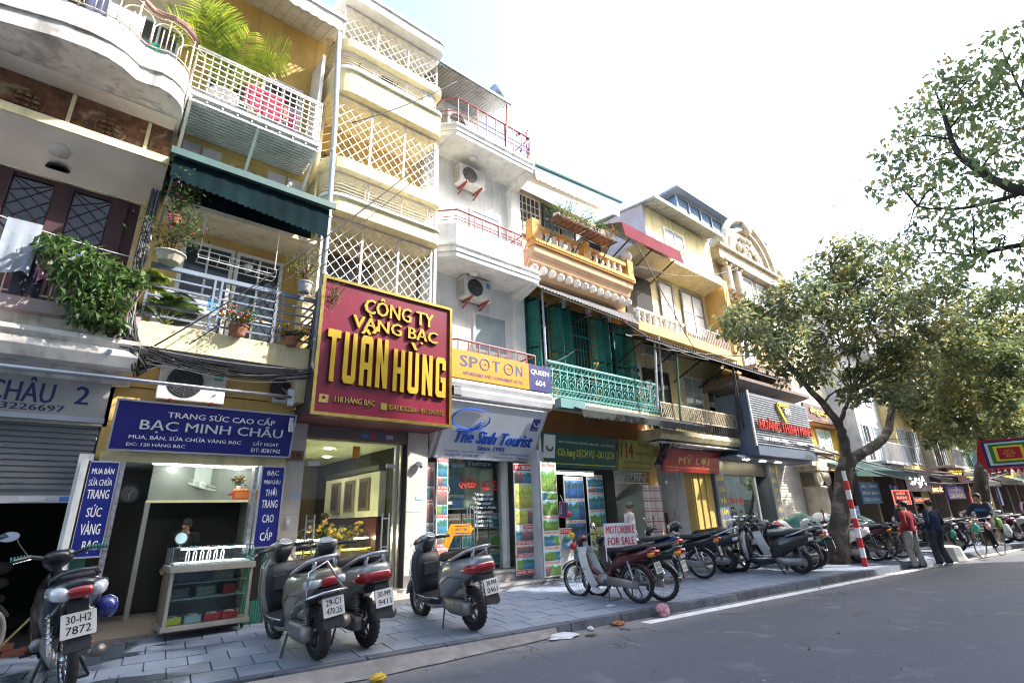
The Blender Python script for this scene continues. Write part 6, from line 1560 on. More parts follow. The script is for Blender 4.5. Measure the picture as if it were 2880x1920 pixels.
MB().hexa([(17.5,8.3,6.0),(23.6,8.3,6.0),(23.6,9.8,5.75),(17.5,9.8,5.75),(17.5,8.3,6.12),(23.6,8.3,6.12),(23.6,9.8,6.2),(17.5,9.8,6.2)]).build('brown_canopy',mat('brown_canopy',(.16,.12,.10),.8,dirt=.4),H7)
bkp=thing('junk_stack','stack of weathered wooden boards and tiles on the brown canopy','boards',(21,9,6.2))
for i in range(8):BX('board',mat('weathered_board',(.26,.17,.12),.9,var=.4,scale=8),bkp,19.9+.1*(i % 3),23.1-.12*(i % 2),8.7,9.4,6.22+i*.11,6.31+i*.11)
# sign box
t=thing('shop_sign','grey slatted sign box with a yellow triangle emblem and raised red lettering','sign',(19.6,8.3,3.3))
SL=mat('slate_blue',(.10,.13,.18),.4,var=.08);BX('box',SL,t,17.35,22.2,8.06,9.3,3.30,5.45)
sd=MB().box(17.3,17.36,8.0,8.05,3.6,5.5).build('corner_trim',WHITE,t)
sl_=MB().box(0,4.72,0,.03,0,.026).mesh('slat',mat('slat_white',(.55,.56,.58),.4,.4))
for i in range(21):place('slat',sl_,t,(17.45,8.02,3.68+i*.083))
fr=Frame((19.8,8.0,4.45));
tri=MB()
for (a,b) in (((-.45,.75),(.5,.82)),((-.45,.75),(.05,.12)),):tri.bar(fr.p(a[0],a[1],.04),fr.p(b[0],b[1],.04),.14,.05,(0,1,0))
tri.build('triangle_emblem',mat('emblem_yellow',(.6,.42,.03),.4),t);letters('TM',fr,.25,.55,.5,.26,LW,t,lift=.05,thick=.03,bold=.02)
RG=mat('letter_red_raised',(.45,.03,.02),.35,bump=0)
letters('HOÀNG THỊNH MINH',fr,-.05,-.1,4.3,.52,RG,t,lift=.03,thick=.05,bold=.04);letters('110 HÀNG BẠC   -   cattrinh.com',fr,.0,-.58,4.1,.2,LW,t,lift=.03,thick=.03,bold=.03)
BX('lower_band',SL,t,17.35,22.2,7.99,8.059,3.30,3.62)
BX('soffit',SL,H7,16.4,22.2,8.3,9.35,3.22,3.29)
for i in range(3):BX('downlight',LITW,H7,17.6+i*1.2,17.85+i*1.2,8.6,8.72,3.205,3.218)
# shop front
for (x,w,lb) in ((16.40,.62,'left'),(20.45,.55,'right')):
 t=thing('shop_sign','dark upright strip on the %s of shop 110 with yellow letters' % lb,'sign',(x+w/2,9.2,.2));fr=Frame((x+w/2,9.18,1.75));panel('board',fr,-w/2,w/2,-1.5,1.45,.1,SL,t)
 YG=mat('letter_sun',(.65,.5,.04),.5,bump=0)
 for i,s in enumerate(['110','BÁN','SỬA','VÀ','LÀM','TRANG','SỨC','BẠC']):letters(s,fr,0,1.25-i*.36,w*(.6 if len(s)<4 else .85),.2,YG,t,bold=.05)
BX('back_wall',mat('shop110_back',(.3,.32,.3),.8),H7,17.0,20.5,11.5,11.6,.2,3.3);BX('fascia',BLACK,H7,17.0,20.45,9.3,9.5,2.75,3.25);BX('interior_floor',DARK,H7,16.4,21,9.3,11.5,.1,.24)
BX('pier',SL,H7,20.44,21.1,9.29,16,.1,3.5);BX('pier',SL,H7,16.36,17.05,9.29,16,.1,3.5)
t=thing('shop_glass','glass front of shop 110 with faint red lettering','glass door',(18.7,9.4,.25))
for (a,b) in ((17.08,18.2),(18.22,19.5)):BX('glass_panel',GLASS,t,a,b,9.42,9.43,.26,2.75)
BX('frame',ALU,t,19.52,19.64,9.38,9.46,.26,2.75);letters('SALE 10% SILVER',Frame((17.9,9.41,1.9)),0,0,1.3,.18,RL,t,bold=.03)
# white shutter with dappled light
sh=MB().box(21.1,23.5,9.34,9.38,.2,3.5).build('roller_shutter',mat('shutter_cream',(.52,.49,.44),.55,dirt=.2),H7)
ss=MB().box(0,2.4,0,.03,0,.085).mesh('slat',_m['shutter_cream'])
for i in range(31):place('slat',ss,sh,(21.1,9.31,.24+i*.104))
MB().prx([(9.3,.2),(9.3,3.2),(9.1,3.3),(9.1,3.0),(9.2,2.7),(9.22,.2)],20.98,21.12).build('stone_bracket',STN,H7)
# big ionic column and entablature
col_=thing('stone_column','big weathered round column with scrolled capital beside the cream shutter','column',(23.9,8.9,.2))
MB().lathe([(.62,.15),(.62,.4),(.52,.5),(.46,.7),(.43,2.3),(.5,2.36),(.43,2.42)],(23.95,9.0,0),20).build('shaft',STN,col_,smooth=True)
cp=MB()
for s_ in (-1,1):
 for k in range(3):cp.torus((23.95+s_*.42,8.6,2.72),'y',.26-k*.085,.05,14,6)
 cp.ball((23.95+s_*.42,8.62,2.72),.22,.12,.22)
for k in range(5):cp.ball((23.65+k*.15,8.52,2.82),.08,.08,.14,8,6)
cp.box(23.25,24.65,8.5,9.5,3.02,3.2);cp.build('capital',STN,col_)
BX('entablature',STN,H7,23.0,25.6,8.55,9.8,3.201,3.75);BX('cornice',STN,H7,22.9,25.7,8.4,9.8,3.751,3.9);BX('pier',STN,H7,24.6,25.5,9.2,16,.2,3.2)
dm2=MB().box(0,.07,-.06,0,0,.12).mesh('dentil',STN)
for i in range(18):place('dentil',dm2,H7,(23.05+i*.14,8.55,3.58))
BX('upper_pier',STN,H7,23.3,25.4,9.4,16,3.9,5.3)

# ================================================================== yellow house with green shutter and the brown hotel sign
H8=thing('townhouse','bright yellow house with pale green shutters under a brown hotel sign','house',(27,9.5,.2))
BX('wall',mat('bright_yellow',(.70,.42,.05),.8,dirt=.2),H8,25.5,29.2,9.4,16,3.2,5.4);BX('upper_wall',CREAM,H8,24.25,29.2,9.4,16,5.41,10)
BX('tile_eave',mat('eave_tiles',(.45,.20,.08),.8),H8,25.4,29.0,9.0,9.4,5.2,5.32)
window(H8,26.5,27.9,3.5,5.0,9.36,WHITE,mat('pale_green_shutter',(.36,.50,.42),.6),2,2,.08);BX('back_wall',DARK,H8,25.5,29.2,9.9,10,.1,3.2)
t=thing('shop_sign','brown hotel sign Legacy Hotel with gold lettering behind the tree','sign',(26.2,8.9,5.35));fr=Frame((26.2,8.85,5.65));panel('board',fr,-2.0,2.0,-.34,.36,.08,mat('sign_mauve',(.13,.07,.08),.5,bump=0),t);letters('ilegacy',fr,-.4,.05,2.0,.4,mat('letter_pale_gold',(.7,.5,.15),.4,bump=0),t,bold=.04,thick=.04);letters('HOTEL',fr,.2,-.24,.8,.12,_m['letter_pale_gold'],t)
ac_unit('white air conditioner on the yellow wall beside the pale green shutters',25.95,9.0,3.45,.85,.8,.35,brackets=False)

# ================================================================== the row further up the street, seen under and through the trees
def fy(x):return 9.25-.12*(x-24)
WALLC=[(.62,.62,.62),(.66,.50,.22),(.60,.55,.48),(.68,.60,.40),(.45,.47,.5),(.64,.44,.16),(.6,.58,.54),(.5,.33,.2),(.66,.6,.5),(.55,.5,.4)]
DESC=['tall pale grey','ochre yellow','off-white','light cream','blue-grey','orange-yellow','dull white','brown','beige','khaki']
xs=[29.2,33.0,37.4,41.0,45.5,49.5,54,58.5,63,68,74]
hs=[11.8,9.2,12.5,10.2,8.6,11.5,9.5,12,10,9.5]
for i in range(10):
 x0,x1=xs[i],xs[i+1]-.05;h=hs[i];yf=fy((x0+x1)/2);c_=WALLC[i]
 H=thing('townhouse','%s townhouse, number %s in the far row behind the trees' % (DESC[i],['one','two','three','four','five','six','seven','eight','nine','ten'][i]),'house',((x0+x1)/2,yf,.2))
 m=mat('far_wall_%d' % i,c_,.85,dirt=.35,dcol=tuple(q*.5 for q in c_),streak=.4)
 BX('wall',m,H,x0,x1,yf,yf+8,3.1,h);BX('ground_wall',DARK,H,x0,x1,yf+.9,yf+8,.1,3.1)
 for a in (x0,x1-.3):BX('pillar',mat('dim_pillar',(.16,.12,.09),.8,dirt=.4),H,a,a+.3,yf,yf+.9,.1,3.1)
 fl=int((h-3.1)/2.9)
 for k in range(fl):
  z=3.5+k*2.9
  n=2 if x1-x0<4.2 else 3
  for q in range(n):
   xa=x0+.5+q*(x1-x0-.6)/n;window(H,xa,xa+.85,z+.2,z+1.9,yf,(WHITE,GREYW,_m['dark_window_frame'],mat('green_frame',(.05,.2,.12),.5))[(i+k) % 4],(WGLASS,PGLASS)[(i+q) % 2],2,2,.07)
  if (i+k) % 2==0:
   BX('balcony_slab',m,H,x0,x1,yf-.8,yf-.001,z-.05,z+.08);b_=MB().box(x0,x1,yf-.8,yf-.76,z+.95,z+1.0).build('balcony_rail',(GREYW,BLACK)[k % 2],H)
   mb=MB();nn=int((x1-x0)/.14)
   for q in range(nn):mb.box(x0+q*.14,x0+q*.14+.025,yf-.79,yf-.77,z+.08,z+.95)
   mb.build('rail_bars',(GREYW,BLACK)[k % 2],b_,kind='stuff')
 BX('parapet',WHITE if i % 2 else m,H,x0-.05,x1+.05,yf-.12,yf+.3,h,h+.5)
 if i % 2:corrugated('roof_sheet',(x0,yf-.6,h+.9),(x1,yf-.6,h+.9),(x1,yf+5,h+1.9),(x0,yf+5,h+1.9),TIN,H,20,.03)
AWC=[(.012,.07,.06),(.02,.02,.022),(.10,.015,.02),(.015,.02,.02),(.025,.022,.022),(.02,.06,.04),(.12,.11,.10),(.02,.02,.025)]
for i,(a,b,z,d) in enumerate([(24.6,30.6,3.35,1.6),(33.9,35.4,3.1,1.3),(35.6,37.2,3.2,1.5),(37.5,41.5,3.0,1.6),(42,46,3.1,1.5),(46.5,51,3.0,1.4),(52,57,3.2,1.4),(58,64,3.1,1.4)]):
 y0,y1=fy(a),fy(b)
 t=thing('awning','%s canvas shop awning in the far row, %s from the big column' % (['dark green','black','dark red','sooty green','charcoal','bottle green','pale grey','slate'][i],['first','second','third','fourth','fifth','sixth','seventh','eighth'][i]),'awning',((a+b)/2,y0-d/2,z-.4))
 MB().slab((a,y0-d,z-.35),(b,y1-d,z-.35),(b,y1-.05,z+.25),(a,y0-.05,z+.25),.03).build('canvas',mat('awning_%d' % i,AWC[i],.8),t)
 MB().slab((a,y0-d-.02,z-.6),(b,y1-d-.02,z-.6),(b,y1-d-.02,z-.33),(a,y0-d-.02,z-.33),.02).build('valance',_m['awning_%d' % i],t)
 for x in (a+.1,b-.1):MB().bar((x,fy(x)-d,z-.4),(x,fy(x),z-.1),.04).build('strut',BLACK,t)
def far_sign(label,x,y,z,w,h,bc,txt,lc,emis=0,border_c=None,frame_x=(1,-.12,0)):
 t=thing('shop_sign',label,'sign',(x,y,z-h/2));fr=Frame((x,y,z),frame_x)
 panel('board',fr,-w/2,w/2,-h/2,h/2,.08,mat('sb_' +''.join('%02d' % int(q*99) for q in bc),bc,.5,bump=0),t)
 m=mat('sl_' +''.join('%02d' % int(min(q,1)*99) for q in lc)+str(emis),lc,.5,emis=emis,bump=0)
 n=len(txt)
 for i,s in enumerate(txt):letters(s,fr,0,h*(.5-(i+.5)/n)*.86,w*.8*min(1,.35+len(s)/9),h/n*.62,m,t,bold=.04)
 if border_c:border('led_border',fr,-w/2+.06,w/2-.06,-h/2+.05,h/2-.05,.025,mat('led_border',border_c,.5,emis=1.8,bump=0),t,.02,.02)
 return t
far_sign('faded blue sign with white letters under the green awning',28.3,8.3,2.15,1.9,.95,(.03,.14,.28),['BẠC TRANG','MUA BÁN','SỬA CHỮA'],(.6,.65,.7))
far_sign('small blue shop sign low behind the tarpaulin bikes',26.2,8.5,1.35,1.1,.5,(.04,.2,.42),['HÀNG BẠC','MUA BÁN'],(.6,.65,.7))
far_sign('dark sign with glowing white word SAJA',32.2,7.3,2.62,2.9,.9,(.03,.015,.02),['SAJA'],(.85,.85,1),1.3)
far_sign('red glowing LED sign below the dark awning',29.6,7.5,1.9,1.8,.68,(.04,.005,.005),['CẮT','BÁN','VÀNG BẠC'],(1,.06,.04),1.6,(1,.05,.03))
far_sign('violet banner with yellow letters beside the second tree',36.8,6.8,2.1,2.3,.65,(.08,.04,.26),['HÀNG BẠC','SILVER'],(.6,.5,.1))
far_sign('black upright sign NHẪN CƯỚI with yellow letters',41.6,6.4,1.75,2.2,1.5,(.02,.02,.02),['NHẪN','CƯỚI','VÀNG','BẠC'],(.75,.55,.04),1.2)
far_sign('yellow lettered sign above the NHẪN CƯỚI sign',40.2,6.5,2.95,2.4,.5,(.05,.04,.02),['HOÀNG HIỀN'],(.75,.55,.04),1)
far_sign('olive sign over the violet banner',36.9,7.0,2.75,1.9,.55,(.16,.12,.03),['KIM LÂN','SILVER'],(.7,.55,.08))
far_sign('narrow blue and white upright sign at the end of the row',44.2,6.1,2.2,.35,1.7,(.05,.08,.4),['V','À','N','G'],(.8,.8,.8))
far_sign('narrow red upright strip by the second tree',38.9,6.6,1.4,.25,1.5,(.55,.06,.03),['B','Ạ','C'],(.9,.7,.5))
far_sign('yellow and navy upright strip between the far shops',29.9,7.9,1.5,.3,2.0,(.03,.04,.15),['S','U','C'],(.7,.6,.1))
far_sign('gold and red fascia sign above the violet banner',38.9,6.9,3.2,2.6,.5,(.18,.02,.02),['VÀNG BẠC'],(.75,.55,.06),.8)
far_sign('dark red fascia sign right of the SAJA sign',34.9,7.2,2.3,1.9,.5,(.22,.02,.03),['TRANG SỨC'],(.75,.6,.3),.6)
far_sign('black sign with red glowing letters under the SAJA sign',32.2,7.35,1.75,2.0,.3,(.015,.01,.01),['SILVER - BẠC'],(1,.08,.03),1.2)
far_sign('yellow and black fascia sign farther up the row',46.5,5.9,2.9,3.0,.55,(.5,.35,.03),['KIM HOÀN'],(.03,.02,.02))
far_sign('red upright strip sign before the brick brown door',42.2,6.5,1.6,.35,1.6,(.4,.03,.02),['B','Á','N'],(.8,.6,.1),.4)
# painted shutters and door panels of the far shops
for i,(x,w,c_,lb) in enumerate([(25.9,1.0,(.08,.075,.07),'grey'),(32.9,1.2,(.16,.17,.26),'pale violet'),(36.0,1.5,(.22,.19,.07),'olive yellow'),(38.3,.9,(.3,.22,.05),'ochre'),(43.0,1.2,(.35,.16,.08),'brick brown'),(46.5,1.6,(.5,.42,.15),'dull yellow'),(50,1.5,(.4,.4,.42),'light grey')]):
 t=thing('shop_door','%s door panel in the dark ground floor of the far row' % lb,'door',(x,fy(x)+.2,.2));BX('panel',mat('door_%d' % i,c_,.7,dirt=.2),t,x-w/2,x+w/2,fy(x)+.2,fy(x)+.26,.25,2.5)
 for k in range(4):BX('rail',mat('door_%d' % i,c_),t,x-w/2,x+w/2,fy(x)+.185,fy(x)+.199,.5+k*.55,.55+k*.55)

# ------------------------------------------------------------------ unseen houses on the camera's side, heights set to keep the street in shade
op=[(-22,-13,19.5),(-12.9,-5,21),(-4.9,3,20.5),(3.1,10,21),(10.1,16.9,22),(17.0,20.6,23),(20.7,24.2,20.4),(24.3,28.5,18.5),(28.6,32,15),(32.1,37,8.5),(37.1,43,11),(43.1,50,13),(50.1,60,10),(60.1,75,12)]
for i,(a,b,h) in enumerate(op):
 yo=-3.2-.115*(a+b)/2 if a>0 else -3.2
 H=thing('townhouse','%s townhouse on the near side of the street behind the camera, %s along' % (['cream','yellow','grey','white'][i % 4],['first','second','third','fourth','fifth','sixth','seventh','eighth','ninth','tenth','eleventh','twelfth','thirteenth','fourteenth'][i]),'house',((a+b)/2,yo,0))
 BX('wall',(CREAM,YELP,GREYW,PLASTER_W)[i % 4],H,a,b,yo-8,yo,-.05,h)
 for f in range(int(h/3.2)):
  for q in range(2):
   xa=a+.8+q*(b-a)/2;BX('window',WGLASS,H,xa,xa+1.4,yo,yo+.03,1.0+f*3.2,2.6+f*3.2)
# ------------------------------------------------------------------ street trees
def bark(name,c1,c2):
 m=mat(name,c1,.9,var=.45,scale=4,dirt=.6,dcol=c2,dscale=4,bump=1.0,bscale=22);return m
BARK=bark('mottled_bark',(.10,.08,.062),(.30,.27,.23));BARKD=bark('dark_bark',(.045,.036,.028),(.09,.075,.06))
def limb(pts,r0,r1,n=10,wob=.02):
 """smooth tapered limb through the points"""
 P=[Vector(p) for p in pts];out=[]
 for i in range(len(P)-1):
  p0=P[max(i-1,0)];p1=P[i];p2=P[i+1];p3=P[min(i+2,len(P)-1)]
  for k in range(5):
   t=k/5;out.append(.5*((2*p1)+(p2-p0)*t+(2*p0-5*p1+4*p2-p3)*t*t+(3*p1-p0-3*p2+p3)*t ** 3))
 out.append(P[-1]);m=len(out)
 out=[q+Vector((rnd.uniform(-1,1),rnd.uniform(-1,1),0))*wob for q in out]
 rs=[(r0+(r1-r0)*i/(m-1))*rnd.uniform(.93,1.07) for i in range(m)]
 return out,rs
def twigs(st,src,clumps,r_,rng,n=3):
 """thin branches from the nearest limb point out to each clump"""
 for c in clumps:
  c=Vector(c[:3]);o=min(src,key=lambda p:(p-c).length)
  mid=o.lerp(c,.55)+Vector((rng.uniform(-.2,.2),rng.uniform(-.2,.2),.18))
  st.tube([o,o.lerp(mid,.5)+Vector((0,0,.05)),mid,c],[r_,r_*.8,r_*.55,r_*.3],5)
  for k in range(n):
   e=c+Vector((rng.normal(0,.3),rng.normal(0,.3),rng.normal(.05,.25)))*1.3
   st.tube([mid.lerp(c,.6),c.lerp(e,.5)+Vector((0,0,.05)),e],[r_*.4,r_*.25,.006],4)
def tree(label,base,trunk,limbs,clumps,leafm,lsize,dens,barkm,seed,near=0,rmul=1.,group='street trees along the kerb',kind='tree',tw=.035,droop=.35,spread=1.):
 t=thing('street_tree',label,kind,base,group)
 o,rs=limb(*trunk);tr=MB().tube(o,rs,12)
 root=o[0]
 for k in range(6):
  a=k*1.05;tr.tube([root+Vector((.55*trunk[1]*2.2*math.cos(a),.55*trunk[1]*2.2*math.sin(a),-.06)),root+Vector((trunk[1]*.6*math.cos(a),trunk[1]*.6*math.sin(a),.16)),root+Vector((0,0,.55))],[trunk[1]*.28,trunk[1]*.42,trunk[1]*.5],7)
 tr.build('trunk',barkm,t,smooth=True)
 src=[]
 for L_ in limbs:
  o,rs=limb(*L_);src+=o
  MB().tube(o,rs,9).build('limb',barkm,t,smooth=True)
 rng=np.random.default_rng(seed)
 st=MB();twigs(st,src,clumps,tw,rng);st.build('twigs',barkm,t,kind='stuff')
 pts=[]
 for c in clumps:
  n=int(dens*c[3] ** 2*rmul)
  pts.append(blob(c[:3],c[3]*1.12*spread,n,rng,.8,.25))
  for k in range(5):    # ragged outriders
   v=rng.normal(size=3);v /= np.linalg.norm(v);pts.append(blob(np.array(c[:3])+v*c[3]*1.15,c[3]*.38,int(n*.09),rng,.8,.2))
 pts=np.concatenate(pts)
 if near:
  d=np.linalg.norm(pts-np.array([0,0,1.6]),axis=1);idx=np.argsort(d);f=idx[:near];pts_r=pts[idx[near:]]
  lm=MB().add([(0,0,0),(lsize*.5,lsize*.25,.012),(lsize,0,-.02),(lsize*.5,-lsize*.25,.012)],[(0,2,1),(0,3,2)]).mesh('leaf',leafm)
  for i in f:place('leaf',lm,t,tuple(pts[i]),(rng.uniform(-.8,.8),rng.uniform(0,1.2),rng.uniform(0,6.28)),(rng.uniform(.8,1.2),)*3)
 else:pts_r=pts
 leaf_cloud('foliage',pts_r,lsize,leafm,t,droop=droop,rng=rng,aspect=.5)
 return t
TL1=leaf_mat('tree_leaf',(.07,.10,.05),(.18,.21,.09),.45,.3,1.4,third=(.38,.30,.10))
TL2=leaf_mat('tree_leaf_far',(.07,.10,.042),(.20,.235,.09),.4,.45,.8,third=(.28,.22,.05))
TL4=leaf_mat('tree_leaf_overhead',(.09,.14,.06),(.22,.28,.11),.55,.45,2.2,third=(.24,.20,.05))
tree('mottled street tree that forks low beside the red and white pole',(16.36,5.9,.12),
 ([(16.30,5.92,.08),(16.36,5.8,.9),(16.42,5.55,1.7),(16.55,5.4,2.4),(16.75,5.25,2.85)],.27,.21,12,.012),
 [([(16.70,5.28,2.7),(16.55,5.2,3.3),(16.25,5.15,3.8),(15.9,5.3,4.35),(15.2,5.4,4.9),(14.2,5.6,5.8),(13.2,5.6,6.3)],.15,.04),
 ([(16.35,5.18,3.75),(16.6,5.0,4.2),(16.9,4.8,4.7)],.08,.03),
 ([(16.70,5.25,2.8),(17.4,5.05,3.05),(18.4,4.9,3.35),(19.3,4.8,3.75),(19.9,4.7,4.4),(20.4,4.6,5.3),(19.6,4.4,6.2),(18.6,4.3,7.0)],.165,.06),
 ([(20.2,4.65,5.0),(20.9,4.2,6.0),(20.6,3.6,7.2)],.08,.03),([(18.8,4.3,6.9),(17.6,4.4,7.8),(16.8,4.5,8.6)],.06,.02),([(14.6,5.5,5.4),(13.2,5.2,5.4),(11.8,5.1,5.4)],.05,.02)],
 [(10.9,5.2,5.6,.34),(12.97,5.8,6.5,.55),(11.2,4.7,5.15,.42),(13.58,5.2,6.8,.6),(15.15,5.8,5.7,.6),(13.96,4.6,7.1,.6),(15.75,5.2,6.76,.8),(17.44,5.8,5.84,.65),(17,4.6,8.9,.6),(18.5,5.05,8.1,.85),(16,4.53,5.94,.66),(17,3.79,9,.55),(18.5,4.21,8.42,.82),(16,3.69,6.33,.7),(17,4.13,5.23,.5),(18.5,3.31,8.67,.6),(16,3.02,6.62,.63),(17,3.18,5.75,.6),(18.5,2.72,7.41,.6),(16,4.51,4.55,.42),(17,3.19,4.88,.48),(18.5,2.21,7.78,.52),(16,3.64,4.37,.4),(17,2.41,6.15,.48),(18.5,4.46,8.99,.58),(14.6,5.3,6.2,.6),(13.0,5.0,5.7,.5),(16.5,4.8,7.6,.8),(12.2,5.4,5.9,.45),(14.6,4.9,4.9,.38),(17.5,3.6,5.6,.55),(18.5,3.9,4.9,.5),(19,3.3,6.3,.65),(17.8,3.0,7.2,.6),(16.8,4.6,5.2,.4)],
 TL1,.17,850,BARK,51,near=280)
tree('dark trunked street tree behind the cyclist',(25.6,4.1,.12),
 ([(25.4,4.15,.05),(25.5,4.1,1.2),(25.9,4.0,2.2),(26.9,3.9,3.0),(27.6,3.7,3.9)],.26,.17,12,.02),
 [([(27.5,3.7,3.7),(27.4,3.8,5.0),(26.0,3.6,6.2),(25,3.2,7.2)],.14,.05),([(27.3,3.8,3.6),(25.6,3.6,4.5),(23.6,3.4,4.9)],.11,.04),([(27.5,3.8,3.9),(28.2,2.8,5.5),(27,2.0,7.4)],.12,.04)],
 [(24,4.53,5.57,.7),(27,4.26,7.01,.85),(22,3.46,4.65,.6),(24,3.23,7.62,.75),(27,2.71,9.24,.9),(22,2.44,6.05,.8),(24,2.52,5.16,.76),(27,2.12,7.91,1.0),(22,1.62,5.56,.7),(24,1.25,8.31,.7),(27,2.4,4.67,.75),(22,3.31,3.91,.45),(24,4.53,3.93,.45),(27,3.34,4.15,.6),(22,4.03,6.79,.62),(24,5.13,5.34,.67),(25,3.4,6.4,.9),(25.5,2.0,6.6,.9),(21,3.1,5.1,.6),(23,2.4,4.7,.6),(22,4.6,5.8,.6),(20.5,2.6,6.4,.6)],
 TL2,.21,900,BARKD,52)
tree('far thin slanting street tree near the end of the kerb',(31.5,3.0,.12),
 ([(31.4,2.95,.05),(31.8,2.95,1.2),(32.6,2.9,2.2),(33.6,2.9,3.4)],.15,.1,8,.02),
 [([(33.5,2.9,3.3),(34.5,3.2,5),(35,3.6,7)],.1,.04),([(33.5,2.9,3.3),(33.0,3.6,4.4),(33.6,4.4,6)],.08,.03)],
 [(36,5.88,4.97,.8),(40,5.38,6.72,1.0),(32,3.67,5.18,.8),(36,3.55,4.66,.85),(40,3.33,7.35,1.1),(32,3.45,7.2,.9),(36,5.2,7.71,1.1),(40,7.1,7.29,1.0),(32,3.91,3.64,.5),(36,2.24,9.36,1.0),(40,3.99,10.66,1.1),(32,4.52,8.78,.95),(36,6.94,6.09,.8),(40,6.07,4.78,.6),(34,2.6,3.2,.6),(38,2.6,6,1.2)],
 TL2,.28,420,BARKD,53)
tree('light leaved overhanging tree whose branches enter at the upper right',(12.6,-2.2,.1),
 ([(12.6,-2.3,0),(12.5,-2.2,2),(12.3,-1.9,4),(12.0,-1.4,5.3)],.24,.16,12,.02),
 [([(12.0,-1.4,5.2),(11.4,-.6,5.9),(11.1,.0,6.35),(11,.38,6.84),(11,.6,7.6),(11,.57,8.4)],.12,.03),([(12.0,-1.4,5.2),(11.5,-.4,5.35),(11.1,.3,5.5),(10.9,.9,5.5)],.08,.025),([(11.1,0,6.35),(11.2,.8,6.5),(11.3,1.4,6.9)],.04,.015),([(12,-1.4,5.2),(11.9,-.9,7),(11.6,-.4,8.4)],.09,.03)],
 [(11,-.39,9.03,.34),(12,-.51,8.99,.4),(10.3,.06,8.17,.36),(11,.45,8.53,.36),(12,.94,9.06,.4),(10.3,1.26,7.74,.31),(11,-.04,7.87,.37),(12,.6,8.18,.42),(10.3,1.08,7.16,.34),(11,1.67,7.36,.29),(12,1.14,7.39,.39),(10.3,.31,6.76,.35),(11,-.13,7.17,.36),(12,.25,6.61,.39),(10.3,.67,5.98,.31),(11,1.27,6.21,.35),(12,1.9,6.5,.31),(10.3,.99,5.34,.28),(11,.54,5.44,.29),(12,.49,5.15,.26),(10.3,.29,8.65,.23),(11,1.66,5.67,.24),(12,-1.4,8,.8),(12.4,-2.4,7.4,.9),(12,-1.2,6.6,.6)],
 TL4,.13,1000,BARKD,54,near=260,tw=.02,droop=.6,spread=1.3)
# small loose tree tops showing between the far houses
for k,(x,y,z,r_) in enumerate([(47,3.2,5,2.0),(55,2.0,5.5,2.4),(64,1.5,5.5,2.6)]):
 tree('%s hazy round street tree at the far end of the row' % ['first','second','third'][k],(x,y,.1),([(x,y,0),(x,y,2),(x+.3,y,3.5)],.2,.12,8,.02),[([(x+.2,y,3.3),(x+.6,y+.3,z)],.1,.05)],
  [(x+a,y+b,z+c,r_*.5) for a,b,c in ((0,0,0),(-1,.6,.5),(1,-.4,.8),(.2,.9,1.6),(-.6,-.8,1.2),(.8,.6,2.2))],TL2,.34,220,BARKD,60+k)
# red and white pole
t=thing('striped_pole','red and white striped steel pole standing in front of the forked tree','pole',(15.96,5.2,.12))
for i in range(9):
 z0=.1+i*.238;MB().lathe([(.065,z0),(.065,z0+.236)],(15.96,5.2,0),14).build('stripe',mat('stripe_red',(.5,.02,.03),.5,dirt=.15) if i % 2==0 else mat('stripe_white',(.7,.7,.7),.5,dirt=.15),t)
MB().lathe([(.05,2.245),(.05,2.5)],(15.96,5.2,0),12).build('pole_top',WHITE,t)
# ------------------------------------------------------------------ scooters, motorbikes, bicycles (local x points forward, origin under the rear axle)
RUB=mat('tyre_rubber',(.022,.022,.024),.85,bump=.6,bscale=120);RIMG=mat('cast_rim',(.20,.20,.21),.4,.7);PLB=mat('black_plastic',(.025,.027,.032),.45,var=.2,dirt=.15,dcol=(.12,.11,.1));SEAT=mat('black_seat',(.018,.018,.02),.5,bump=.3,bscale=200)
ENG=mat('engine_alloy',(.30,.29,.28),.45,.6,dirt=.5,dcol=(.08,.07,.06),dscale=8);REDL=mat('tail_red',(.35,.008,.01),.12,bump=0,coat=1);AMB=mat('amber_lens',(.65,.22,.02),.15,bump=0);CLEAR=mat('clear_lens',(.6,.62,.65),.08,bump=0,coat=1)
PLATE=mat('number_plate',(.66,.66,.64),.5,dirt=.3,dcol=(.35,.33,.3),dscale=8);DIAL=mat('dial_face',(.12,.13,.15),.15,bump=0,coat=1);EXH=mat('exhaust_steel',(.22,.2,.18),.4,.7,dirt=.4);MIRR=mat('mirror_glass',(.8,.82,.85),.03,1,bump=0)
def ring(x,zc,w,h,n=12,p=2.6,y=0.):
 out=[]
 for i in range(n):
  a=2*math.pi*i/n;c,s=math.cos(a),math.sin(a)
  out.append((x,y+w*abs(c) ** (2/p)*(1 if c>0 else -1),zc+h*abs(s) ** (2/p)*(1 if s>0 else -1)))
 return out
